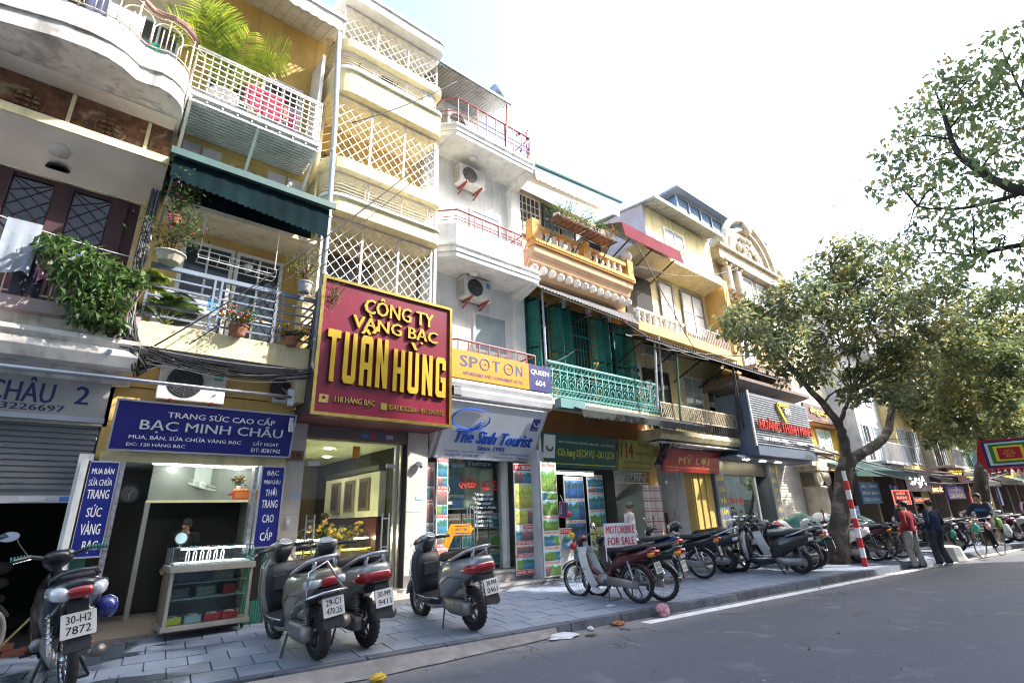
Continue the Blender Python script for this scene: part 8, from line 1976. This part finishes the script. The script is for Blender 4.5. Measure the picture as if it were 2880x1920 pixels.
sp_.build('spokes',CHROME,t);MB().torus((-.45,8.75,.47),'x',.36,.03,16,6,.6,2.2).build('fender',BLKP,t);t.rotation_euler=(0,0,rad(-38))
# ------------------------------------------------------------------ people
SKIN=mat('skin',(.42,.24,.16),.55,var=.05,bump=0);HAIR=mat('black_hair',(.012,.010,.010),.55,bump=.6,bscale=200)
def skinmesh(name,chains,m,parent,sub=2,root=0):
 """chains: list of [(point, radius), ...]; shared points join; one continuous grown surface"""
 vs=[];es=[];rs=[];idx={}
 def vid(p,r_):
  k=tuple(round(c,4) for c in p)
  if k not in idx:idx[k]=len(vs);vs.append(Vector(p));rs.append(r_ if isinstance(r_,tuple) else (r_,r_))
  return idx[k]
 for ch in chains:
  ids=[vid(p,r_) for p,r_ in ch]
  for a,b in zip(ids,ids[1:]):
   if (a,b) not in es and a != b:es.append((a,b))
 me=bpy.data.meshes.new(name);me.from_pydata([tuple(v) for v in vs],es,[]);me.materials.append(m)
 o=bpy.data.objects.new(name,me);COL.objects.link(o);o.parent=parent
 o.modifiers.new('skin','SKIN').use_smooth_shade=True
 sl=me.skin_vertices[0].data
 for i,r_ in enumerate(rs):sl[i].radius=r_;sl[i].use_root=(i==root)
 s=o.modifiers.new('sub','SUBSURF');s.levels=sub;s.render_levels=sub
 ORG[o.name]=Vector((0,0,0));return o
STAND=dict(pel=(0,0,.95),sp=(0,0,1.12),ch=(0,0,1.30),nk=(0,0,1.46),hd=(.01,0,1.60),
   sh=(0,.17,1.40),el=(-.02,.24,1.12),wr=(.08,.24,.88),hp=(0,.095,.92),kn=(.02,.11,.50),an=(-.02,.12,.09),to=(.13,.13,.05))
def person(label,pose,top,bottom,shoes,loc,deg,sc=1.,hair=HAIR,long_hair=False,hunch=0.,extra=None,tr=1.0,belly=1.0,glasses=False):
 t=thing('person',label,'person',(0,0,0),'people on the street')
 p=dict(STAND);p.update(pose)
 def S(k,s):
  kk=k+('R' if s<0 else 'L')
  if kk in p:return p[kk]
  q=p[k];return (q[0],q[1]*s,q[2])
 hd=Vector(p['hd']);nk=Vector(p['nk']);ch=Vector(p['ch']);top_=hd+(hd-nk).normalized()*.07
 chains=[[(p['pel'],.11),(p['sp'],.10),(p['ch'],.11),(p['nk'],.052),(tuple(hd-(hd-nk)*.35),.058),(tuple(hd),.088),(tuple(top_),.075)]]
 for s in (-1,1):
  wr=Vector(S('wr',s));el=Vector(S('el',s));d=(wr-el).normalized();pm=wr+d*.07
  chains.append([(p['ch'],.11),(S('sh',s),.055),(tuple(el),.038),(tuple(wr),.026),(tuple(pm),(.034,.018))])
  chains.append([(p['pel'],.11),(S('hp',s),.085),(S('kn',s),.055),(S('an',s),.035)])
 b=skinmesh('body',chains,SKIN,t)
 fg=MB()
 for s in (-1,1):
  wr=Vector(S('wr',s));el=Vector(S('el',s));d=(wr-el).normalized();pm=wr+d*.08;side=d.cross(Vector((0,0,1)));side=side.normalized() if side.length>.1 else Vector((1,0,0));dn=d.cross(side)
  for k,ln in enumerate((.065,.075,.07,.055)):
   o=pm+side*(.024-.016*k);c=(ch-o);c.z=0;c=c.normalized()*.012
   fg.tube([o,o+d*ln*.55,o+d*ln+c],[.0095,.009,.0075],6)
  o=wr+d*.03+side*.03;fg.tube([o,o+d*.035+side*.018,o+d*.065+side*.014],[.011,.010,.008],6)
 fg.build('fingers',SKIN,b,smooth=True)
 # face
 f=(hd-nk).normalized();fx=Vector((1,0,0));fx=(fx-f*fx.dot(f)).normalized();yv=f.cross(fx);h0=hd+f*.02
 fc=MB().ball(tuple(h0+fx*.092-f*.012),.016,.013,.02,8,6)
 for s in (-1,1):fc.ball(tuple(h0+yv*.084*s-f*.005),.018,.010,.028,8,6)
 fc.build('nose_and_ears',SKIN,b,smooth=True)
 ey=MB()
 for s in (-1,1):ey.ball(tuple(h0+fx*.078+yv*.032*s+f*.008),.012,.016,.007,8,5)
 ey.build('eyes',BLACK,b);MB().ball(tuple(h0+fx*.080-f*.050),.010,.024,.006,8,5).build('mouth',mat('lips',(.30,.10,.08),.6),b)
 hr=MB()
 for k in range(9):
  a=rnd.uniform(0,6.28);e=rnd.uniform(-.2,.2)
  hr.ball(tuple(h0-fx*(.018+.008*(k % 3))+f*(.018+.008*(k % 2))+yv*.010*math.cos(a)),.086,.090,.088,12,8)
 if long_hair:hr.tube([tuple(h0-fx*.06),tuple(h0-fx*.09-f*.12),tuple(h0-fx*.08-f*.25)],[.07,.06,.03],10)
 hr.build('hair',hair,t,smooth=True)
 if glasses:MB().box(hd.x+.085,hd.x+.10,hd.y-.06,hd.y+.06,hd.z+.015,hd.z+.05).bar((hd.x+.09,hd.y-.07,hd.z+.04),(hd.x,hd.y-.09,hd.z+.04),.008).build('sunglasses',BLACK,t)
 sp=Vector(p['sp']);pel=Vector(p['pel'])
 def er(c,wx,wy,n=16):return [(c[0]+wx*math.cos(2*math.pi*k/n)*(1+.03*math.sin(5*k)),c[1]+wy*math.sin(2*math.pi*k/n),c[2]+.008*math.sin(k*2.3)) for k in range(n)]
 shm=(Vector(S('sh',1))+Vector(S('sh',-1)))/2
 tp=MB().loft([er(pel-Vector((0,0,.07)),.13*belly,.175*belly),er(pel+Vector((0,0,.02)),.14*belly,.18*belly),er(pel.lerp(sp,.7),.125*belly,.165*belly),er(sp.lerp(ch,.5),.135*belly,.18),er(ch,.135,.20),er(shm+Vector((0,0,-.01)),.11,.20),er(shm+Vector((0,0,.035)),.085,.15),er(ch.lerp(nk,.9),.062,.066)])
 for s in (-1,1):
  a,b,c=Vector(S('sh',s)),Vector(S('el',s)),Vector(S('wr',s));tp.tube([shm.lerp(a,.55),a+Vector((0,0,-.005)),a.lerp(b,.35),a.lerp(b,.7)+Vector((0,.008*s,0)),b,b.lerp(c,.5),b.lerp(c,.93)],[.075,.082,.070,.062,.060,.052,.040],12)
 tp.build('top',top,t,smooth=True)
 tb=MB().loft([er(pel-Vector((0,0,.13)),.12*belly,.165*belly),er(pel-Vector((0,0,.05)),.125*belly,.168*belly),er(pel+Vector((0,0,.03)),.12*belly,.155*belly)])
 for s in (-1,1):
  a,b,c=Vector(S('hp',s)),Vector(S('kn',s)),Vector(S('an',s));tb.tube([a+Vector((0,0,.03)),a.lerp(b,.3),a.lerp(b,.7),b,b.lerp(c,.35),b.lerp(c,.8),c-Vector((0,0,.02))],[.105*tr,.098*tr,.082*tr,.075*tr,.072*tr,.068*tr,.070*tr],12)
 tb.build('trousers',bottom,t,smooth=True)
 so=MB()
 for s in (-1,1):
  a=Vector(S('an',s));q=Vector(S('to',s));so.tube([tuple(a+(a-q).normalized()*.05-Vector((0,0,.035))),tuple(a-Vector((0,0,.03))),tuple(a.lerp(q,.6)),tuple(q+(q-a).normalized()*.04)],[.04,.05,.045,.03],10)
 so.build('shoes',shoes,t,smooth=True)
 t.location=loc;t.rotation_euler=(0,0,rad(deg));t.scale=(sc,)*3
 return t
def cloth(n,c):return mat(n,c,.92,var=.25,scale=9,bump=.8,bscale=14)
walk=dict(elL=(-.06,.26,1.12),wrL=(.10,.30,.90),elR=(-.04,-.26,1.12),wrR=(.16,-.24,.95),knL=(.06,.10,.50),anL=(.02,.12,.09),toL=(.16,.13,.04),knR=(0,-.10,.50),anR=(-.08,-.11,.10),toR=(.06,-.12,.04))
person('black haired man in a red sweater and grey trousers at the kerb line',walk,cloth('red_knit',(.22,.012,.02)),cloth('grey_trousers',(.22,.21,.19)),mat('navy_shoe',(.03,.04,.07),.6),(17.35,4.42,0),78,.98,tr=1.12)
person('man in a navy jacket and dark trousers walking beside the red sweater, seen from behind',dict(walk,wrL=(.14,.32,.92),knR=(.08,-.11,.5)),cloth('navy_jacket',(.014,.024,.055)),cloth('dark_trousers',(.035,.035,.045)),mat('white_shoe',(.6,.6,.6),.6),(18.3,4.08,0),62,.98,tr=1.2,belly=1.15)
person('man in a dark top facing the street between the red sweater and the navy jacket',{},cloth('dark_top',(.03,.035,.05)),cloth('dark_trousers',(.035,.035,.045)),BLACK,(19.4,5.0,.1),-120,.95)
person('grey haired man in a pale jacket and sunglasses standing behind the for-sale sign',dict(hd=(.03,-.02,1.59)),cloth('pale_jacket',(.46,.42,.38)),cloth('dark_trousers',(.035,.035,.045)),BLACK,(10.75,8.45,.2),-35,.97,hair=mat('grey_hair',(.10,.10,.10),.6),glasses=True)
person('woman in black looking out from behind the silver shop counter',dict(hd=(.04,.0,1.58)),cloth('black_coat',(.012,.012,.014)),BLACK,BLACK,(1.66,11.0,.18),-120,.92,long_hair=True)
person('man in dark clothes looking down behind the gold shop counter',dict(hd=(.09,0,1.56),wrL=(.3,.15,1.05),elL=(.1,.25,1.12),wrR=(.3,-.15,1.05),elR=(.1,-.25,1.12)),cloth('black_coat',(.012,.012,.014)),BLACK,BLACK,(4.2,11.3,.25),-115,.92)
person('second person bending over the gold shop counter',dict(sp=(.06,0,1.1),ch=(.16,0,1.24),nk=(.26,0,1.34),hd=(.36,0,1.38),sh=(.18,.17,1.30),wr=(.42,.1,1.05),el=(.24,.24,1.1)),cloth('black_coat',(.012,.012,.014)),BLACK,BLACK,(3.75,11.2,.25),-90,.92)
ride=dict(pel=(.28,0,.92),sp=(.30,0,1.10),ch=(.36,0,1.27),nk=(.40,0,1.42),hd=(.44,0,1.56),sh=(.37,.17,1.37),el=(.52,.27,1.16),wr=(.68,.27,1.08),hp=(.3,.09,.90),knL=(.62,.11,.70),anL=(.48,.12,.32),toL=(.62,.13,.27),knR=(.58,-.11,.58),anR=(.34,-.12,.44),toR=(.44,-.13,.38))
person('woman in a dark jacket with a blue chest band riding the old brown bicycle',ride,cloth('cyclist_jacket',(.02,.03,.055)),cloth('black_trousers',(.012,.012,.014)),BLACK,(22.45,3.5,0),167,1.1,long_hair=True)
o_=[c for c in bpy.data.objects if c.name.startswith('person') and 'bicycle' in c['label']][0]
MB().loft([[(.36+.139*math.cos(a),.200*math.sin(a),z) for a in [2*math.pi*k/16 for k in range(16)]] for z in (1.19,1.27)]).build('chest_band',mat('band_blue',(.03,.14,.26),.8),o_,smooth=True)
def rider(lb,x,y,deg,top,sm,bm):
 s=scooter(lb+', the scooter',bm,None,None,'','',(1,-1),rails=False,group='scooters ridden on the road');put(s,x,y,.0,deg,0,1.06);s['label']='scooter under the ' +' '.join(lb.split()[:9])
 person(lb,dict(pel=(.2,0,.95),sp=(.2,0,1.12),ch=(.24,0,1.30),nk=(.27,0,1.44),hd=(.29,0,1.58),sh=(.25,.18,1.40),el=(.45,.28,1.18),wr=(.74,.30,1.08),hp=(.25,.1,.93),kn=(.66,.16,.80),an=(.72,.14,.42),to=(.84,.14,.38)),top,cloth('dark_trousers',(.035,.035,.045)),BLACK,(x,y,0),deg,1.04)
rider('man in a black jacket riding in the road at the right edge',27.0,3.0,200,cloth('black_coat',(.012,.012,.014)),None,GREYP)
rider('rider in a pale lilac top behind the cyclist',29.5,3.4,205,cloth('lilac_top',(.4,.3,.42)),None,BLKP)
# shoppers' bags on the bicycle and small road things
GB=glass_mat('thin_plastic',(.75,.85,.8),.12,.2)
for lb,x,y,z,r_,m in [('teal plastic bag hanging on the bicycle handlebar',21.0,3.68,.86,.15,mat('bag_teal',(.03,.3,.22),.4)),('white plastic bag with vegetables hanging under the cyclist hand',21.45,3.05,.78,.17,mat('bag_white',(.5,.52,.5),.35)),('pink bag lying in the bicycle basket',21.05,3.4,.92,.12,mat('bag_pink',(.55,.35,.35),.6)),('green vegetables tied on the bicycle rack',22.4,3.35,.95,.17,mat('veg_green',(.12,.25,.05),.8,bump=1,bscale=30)),('teal bag held by the man in the navy jacket',18.75,3.8,.78,.12,mat('bag_teal',(.03,.3,.22),.4))]:
 bg_=MB().ball((x,y,z),r_*.8,r_*.55,r_,9,7);bg_.v=[(a+rnd.uniform(-.1,.1)*r_,b+rnd.uniform(-.1,.1)*r_,c+rnd.uniform(-.1,.1)*r_) for a,b,c in bg_.v];bg_.tube([(x,y,z+r_*.8),(x,y,z+r_*1.6)],.015,5).build('carrier_bag',m,None,label=lb,cat='bag')
MB().lathe([(.42,0),(.36,.12),(.3,.36),(.2,.4),(.001,.4)],(20.0,4.28,.02),10).build('concrete_block',mat('block_grey',(.4,.4,.39),.9,dirt=.3),None,label='pale concrete block at the kerb behind the navy jacket',cat='block')
# jewellery showcase on wheels
t=thing('showcase','aluminium and glass jewellery showcase on wheels at the silver shop entrance','showcase',(1.8,9.1,.22))
SB=mat('showcase_alloy',(.42,.39,.34),.4,.5);x0,x1,y0,y1=1.24,2.28,8.84,9.55;z0=.30
fm=MB()
for x in (x0,x1-.04):
 for y in (y0,y1-.04):fm.box(x,x+.04,y,y+.04,z0+.06,1.02)
for (a,b) in ((z0,z0+.059),(1.021,1.10)):fm.box(x0-.02,x1+.02,y0-.03,y1,a,b)
fm.build('frame',SB,t)
BX('side_panel',mat('showcase_side',(.20,.15,.11),.6),t,x0+.002,x0+.012,y0+.05,y1-.05,z0+.06,1.02);BX('back_panel',mat('showcase_back',(.35,.4,.42),.5),t,x0,x1,y1-.015,y1,z0+.06,1.02)
BX('front_glass',GLASS,t,x0+.042,x1-.042,y0+.015,y0+.021,z0+.06,1.02)
for z in (.66,.86):BX('glass_shelf',mat('shelf_glass',(.3,.42,.42),.2,bump=0),t,x0+.05,x1-.05,y0+.08,y1-.03,z,z+.012)
gc=MB();gx0,gx1=x0-.0,x1+.0;gc.hexa([(gx0,y0+.0,1.101),(gx1,y0+.0,1.101),(gx1,y1,1.101),(gx0,y1,1.101),(gx0,y0+.12,1.33),(gx1,y0+.12,1.33),(gx1,y1,1.33),(gx0,y1,1.33)]);gc.build('glass_case',GLASS,t)
ed=MB()
for x in (gx0,gx1):ed.bar((x,y0,1.10),(x,y0+.12,1.33),.008).bar((x,y0+.12,1.33),(x,y1,1.33),.008)
ed.bar((gx0,y0+.12,1.333),(gx1,y0+.12,1.333),.014).build('case_edge',mat('glass_edge',(.05,.16,.14),.2),t);MB().tube([(gx0+.1,y0+.18,1.31),(gx1-.1,y0+.18,1.31)],.010,7).build('light_strip',LIT,t)
BX('tray',mat('white_tray',(.6,.6,.6),.5,var=.4,scale=60),t,gx0+.05,gx1-.05,y0+.05,y1-.1,1.105,1.125)
jw=MB()
for k in range(160):jw.torus((rnd.uniform(gx0+.1,gx1-.1),rnd.uniform(y0+.06,y0+.3),1.14),'z',.014,.004,7,4)
jw.build('jewellery',mat('silver_jewel',(.75,.75,.72),.2,1),t,kind='stuff')
for k in range(6):
 xx=gx0+.2+k*.09;MB().tube([(xx,y0+.35,1.14),(xx,y0+.33,1.25),(xx+.018,y0+.33,1.29),(xx+.036,y0+.33,1.25),(xx+.036,y0+.35,1.14)],.009,6).build('necklace',mat('pearl',(.7,.67,.6),.3),t)
for k,(xx,c_,z,w) in enumerate([(1.36,(.45,.55,.05),.37,.2),(1.60,(.35,.55,.65),.37,.2),(1.84,(.55,.05,.06),.37,.2),(2.06,(.55,.04,.05),.37,.2)]):
 b_=thing('basket',['lime green basket low in the showcase','pale blue basket low in the showcase','left red basket low in the showcase','right red basket low in the showcase'][k],'basket',(xx,9.0,.37));m=mat('basket_%d' % min(k,2),c_,.5);MB().box(xx-.09,xx+.09,8.93,9.12,.365,.375).build('bottom',m,b_)
 for (a,b,c,d) in ((-.1,.1,8.92,8.93),(-.1,.1,9.12,9.13),(-.1,-.09,8.931,9.119),(.09,.1,8.931,9.119)):BX('wall',m,b_,xx+a,xx+b,c,d,.366,.45)
 MB().ball((xx,9.02,.44),.075,.08,.03).build('contents',mat('packets',(.4,.4,.42),.4,var=.8,scale=40),b_)
for k,(xx,z,w,c_) in enumerate([(1.42,.675,.22,(.2,.22,.25)),(1.75,.675,.24,(.3,.38,.3)),(2.05,.675,.15,(.4,.03,.05)),(1.5,.875,.3,(.15,.17,.18)),(1.95,.875,.26,(.35,.35,.35))]):BX('tray',mat('tray_%d' % k,c_,.6,var=.7,scale=50),t,xx-w/2,xx+w/2,9.1,9.2,z,z+.12)
for x in (x0+.05,x1-.05):
 for y in (y0+.05,y1-.08):MB().torus((x,y,.245),'x',.022,.014,12,6).build('caster',BLACK,t)
t=thing('table_mirror','round pale mirror standing on the showcase','mirror',(1.5,9.3,1.33));MB().torus((1.36,9.3,1.46),'y',.085,.01,20,6).build('rim',BLACK,t);MB().lathe([(.08,0),(.001,.004)],(1.36,9.3,1.46),20,Matrix.Rotation(rad(90),3,'X')).build('mirror_glass',mat('mirror_pale',(.45,.62,.62),.3),t);MB().bar((1.36,9.3,1.34),(1.36,9.3,1.38),.03).build('stand',BLACK,t)
MB().box(2.3,2.42,8.95,9.0,.55,1.25).build('hanging_coat',mat('coat_black',(.015,.013,.012),.9),None,label='black cloth hanging on the right corner of the showcase',cat='cloth')
for k,z in enumerate((.16,.235)):
 MB().box(2.60,2.76,8.78,8.9,z,z+.07).build('brick',mat('brick_orange',(.42,.17,.10),.85),None,label=['lower hollow orange brick by the green gate post','upper hollow orange brick by the green gate post'][k],cat='brick')
# yellow arrow sign by the hotel pillar
t=thing('arrow_sign','amber arrow sign reading SPOT ON beside the hotel glass','sign',(5.65,8.75,1.1));fr=Frame((5.62,8.6,1.25));m=_m['sign_amber']
def fpoly(pts,m,nm,lift=0.,th=.02):
 mb=MB();mb.prism(pts,lambda a,b:tuple(fr.p(a,b,lift)),lambda a,b:tuple(fr.p(a,b,lift-th)));return mb.build(nm,m,t)
fpoly([(-.16,-.13),(-.06,-.16),(.06,.06),(.42,.06),(.52,.16),(.42,.26),(-.02,.26),(-.13,.04)],m,'board')
letters('SPOT ON',fr,.22,.16,.26,.05,DN,t);panel('stripe',fr,.08,.42,.22,.23,.003,DN,t,.006);panel('stripe',fr,.08,.42,.09,.1,.003,DN,t,.006)
dots=MB()
for k in range(7):
 for j in range(2):dots.lathe([(.008,0),(.001,.003)],tuple(fr.p(-.11+k*.022+j*.03,-.11+k*.045-j*.01,.002)),8,Matrix.Rotation(rad(90),3,'X'))
dots.build('dots',DN,t)
# festival banner hanging over the road
t=thing('festival_banner','square festival banner with red, yellow, green and white borders and a toothed red fringe','banner',(20,2.2,2.3))
fr=Frame((20.0,2.28,2.86),(.12,-1,0),(0,0,1))
cols=[(.6,'banner_red',(.38,.01,.02)),(.54,'banner_navy',(.02,.03,.10)),(.47,'banner_pale',(.55,.55,.58)),(.40,'banner_green',(.02,.16,.03)),(.31,'banner_yellow',(.65,.5,.03)),(.24,'banner_red',(.38,.01,.02))]
for k,(w,nm,c_) in enumerate(cols):panel('cloth',fr,-w,w,-w*.66,w*.66,.004,mat(nm,c_,.85),t,.006*k)
letters('ĐỀN\nHÀNG\nBẠC',fr,0,0,.26,.24,mat('letter_old_gold',(.55,.3,.03),.6),t,lift=.034)
for k in range(9):
 a_=-.6+k*.133;mb=MB();mb.prism([(a_,-.40),(a_+.133,-.40),(a_+.066,-.56)],lambda a,b:tuple(fr.p(a,b,0)),lambda a,b:tuple(fr.p(a,b,-.005)));mb.build('fringe_tooth',_m['banner_red'],t)
for s in (-1,1):mb=MB();mb.prism([(s*.6,.40),(s*.6,-.40),(s*.72,-.1)],lambda a,b:tuple(fr.p(a,b,0)),lambda a,b:tuple(fr.p(a,b,-.005)));mb.build('side_fringe',_m['banner_red'],t)
MB().tube([tuple(fr.p(-3,.75,0)),tuple(fr.p(0,.42,0)),tuple(fr.p(3.5,.9,0))],.008,5).build('rope',BLACK,t)
# litter
def scrap(lb,cat,x,y,z,r_,m,flat=.25,n=9):
 q=random.Random(int(x*100));mb=MB().ball((x,y,z),r_,r_*.8,r_*flat,n,6);mb.v=[(a+q.uniform(-.2,.2)*r_,b+q.uniform(-.2,.2)*r_,c+q.uniform(-.1,.1)*r_*flat) for a,b,c in mb.v];return mb.build('litter',m,None,label=lb,cat=cat)
scrap('pink tied rubbish bag in the gutter by the start of the white line','rubbish bag',7.72,5.58,.10,.13,mat('bag_rose',(.45,.22,.25),.35,var=.4,scale=15),.75,12)
scrap('white torn plastic strip lying in the gutter','litter',5.65,5.78,.02,.22,mat('plastic_scrap',(.62,.63,.66),.4),.12);scrap('small white paper scrap beside the torn plastic','litter',5.42,5.74,.02,.08,_m['plastic_scrap'],.15)
scrap('crushed yellow packet at the lower edge of the road','litter',2.85,5.75,.04,.09,mat('packet_yellow',(.6,.4,.03),.4),.5);scrap('green leaf scrap on the asphalt','litter',5.95,5.55,.01,.09,LEAF,.1);scrap('brown and green leaf pile against the kerb','litter',6.75,5.72,.03,.12,mat('leaf_litter',(.28,.12,.05),.9,var=.7,scale=20),.25);scrap('small white crumpled paper near the kerb','litter',6.2,5.78,.03,.05,_m['plastic_scrap'],.6)
scrap('white rag lying under the for-sale motorbike','litter',7.35,6.35,.14,.10,_m['plastic_scrap'],.12)
rng=np.random.default_rng(77);pts=[]
for k in range(260):
 s=rng.uniform(0,26);tt=-abs(rng.normal(0,.25))-.02 if rng.random()<.6 else rng.uniform(-4,3);q=kp(s,tt);pts.append((q[0],q[1],.012 if tt<0 else pz(q[0],q[1])+.01))
lt=leaf_cloud('fallen_leaves',pts,.055,leaf_mat('leaf_fallen',(.16,.09,.03),(.30,.24,.06),.1),None,droop=0,rng=rng);lt['kind']='stuff';lt['label']='small dry leaves scattered along the gutter and road'
# cables
b=thing('cable_bundle','thick tangled cable bundle in the corner between the shuttered shop and the yellow slab','cables',(.2,8.7,3.6))
for k in range(16):
 x=.12+rnd.uniform(-.06,.08);MB().tube([(x,8.68+rnd.uniform(-.06,.06),6.6),(x+rnd.uniform(-.04,.04),8.65,5.4),(x+rnd.uniform(-.08,.08),8.66,4.6),(.25+rnd.uniform(-.12,.12),8.62,4.1),(.42+rnd.uniform(-.1,.1),8.62+rnd.uniform(-.05,.05),3.72+rnd.uniform(-.1,.1)),(.5+rnd.uniform(-.2,.3),8.7,3.95)],rnd.uniform(.008,.017),5).build('cable',[CABLE,mat('cable_grey',(.25,.24,.22),.6,bump=0)][k % 4==0],b,smooth=True)
for k in range(3):MB().torus((-.02+.1*k,8.6,4.3-.1*k),'y',.14-.02*k,.014,20,5).build('cable_coil',CABLE,b)
for i in range(4):BX('junction_box',BLACK,b,.0+i*.09,.07+i*.09,8.56,8.6,4.2-i*.06,4.27-i*.06)
b=thing('cable_bundle','sagging cable bundle across the front of the silver shop balcony','cables',(1.6,8.6,3.9))
for k in range(15):MB().tube(sagging((.45+rnd.uniform(-.05,.05),8.62,3.95+rnd.uniform(-.15,.15)),(2.85,8.6,4.05+rnd.uniform(-.1,.1)),rnd.uniform(.05,.26)),rnd.uniform(.006,.013),5).build('cable',[CABLE,_m['cable_grey']][k % 3==0],b,smooth=True)
b=thing('cable_bundle','tangled cables running down the yellow pilaster by shop 112','cables',(13.2,8.8,3.0))
for k in range(10):MB().tube([(13.0+rnd.uniform(-.2,.2),8.9,4.1),(13.1+rnd.uniform(-.2,.3),8.8,3.4),(13.0+rnd.uniform(-.3,.2),8.9,2.9),(13.6+rnd.uniform(-.4,.6),8.7,3.7)],.016,5).build('cable',CABLE,b,smooth=True)
W=[('thin black wire from the lattice bays down to the white balcony',(5.5,8.3,11.9),(3.0,8.4,9.3),.1,.012),('long wire crossing in front of the red signboard and bays',(5.45,8.2,10.3),(.5,8.3,4.0),.3,.012),('second long wire crossing the planted balcony',(4.9,8.2,9.2),(.9,8.3,4.1),.2,.009),('pale cable from the teal house to the forked tree',(12.4,8.3,6.2),(24,6,8.2),.5,.02),('high wire over the street at the upper right',(16,7.8,8.2),(13.0,1.2,9.6),.15,.006),('second high wire over the street at the upper right',(18,7.8,8.6),(14,1.0,11.0),.15,.006),
 ('low cable under the tree crowns toward the banner',(21,8,3.9),(40,5.5,3.4),.6,.03),('second low cable under the crowns',(22,8,3.6),(42,5,3.2),.9,.03),('third low cable drooping before the far awnings',(24,7.6,3.5),(44,4.6,3.6),.7,.035),('red wire slung from the hotel rail to the teal shutters',(8.1,8.8,5.0),(10.3,9.2,6.1),.1,.012),('dark cable draped on the tin canopy of the orange house',(11.0,8.2,6.7),(15.4,8.2,6.3),.2,.02),('thin wire over the yellow house roof',(13.5,8.4,9.0),(18.6,8.2,10.6),.2,.014),
 ('cable looped across the yellow house windows',(13.4,8.6,6.4),(19.3,8.4,7.6),.5,.018),('black cable from the red corrugated screen to the canopy',(12.6,8.5,9.8),(14.8,8.3,6.6),.1,.016),('pale pipe-like cable curving down beside the grey sign box',(17.0,8.2,6.4),(17.2,8.3,4.2),-.3,.025)]
for lb,p,q,sg,r_ in W:wire(lb,sagging(p,q,sg),r_)
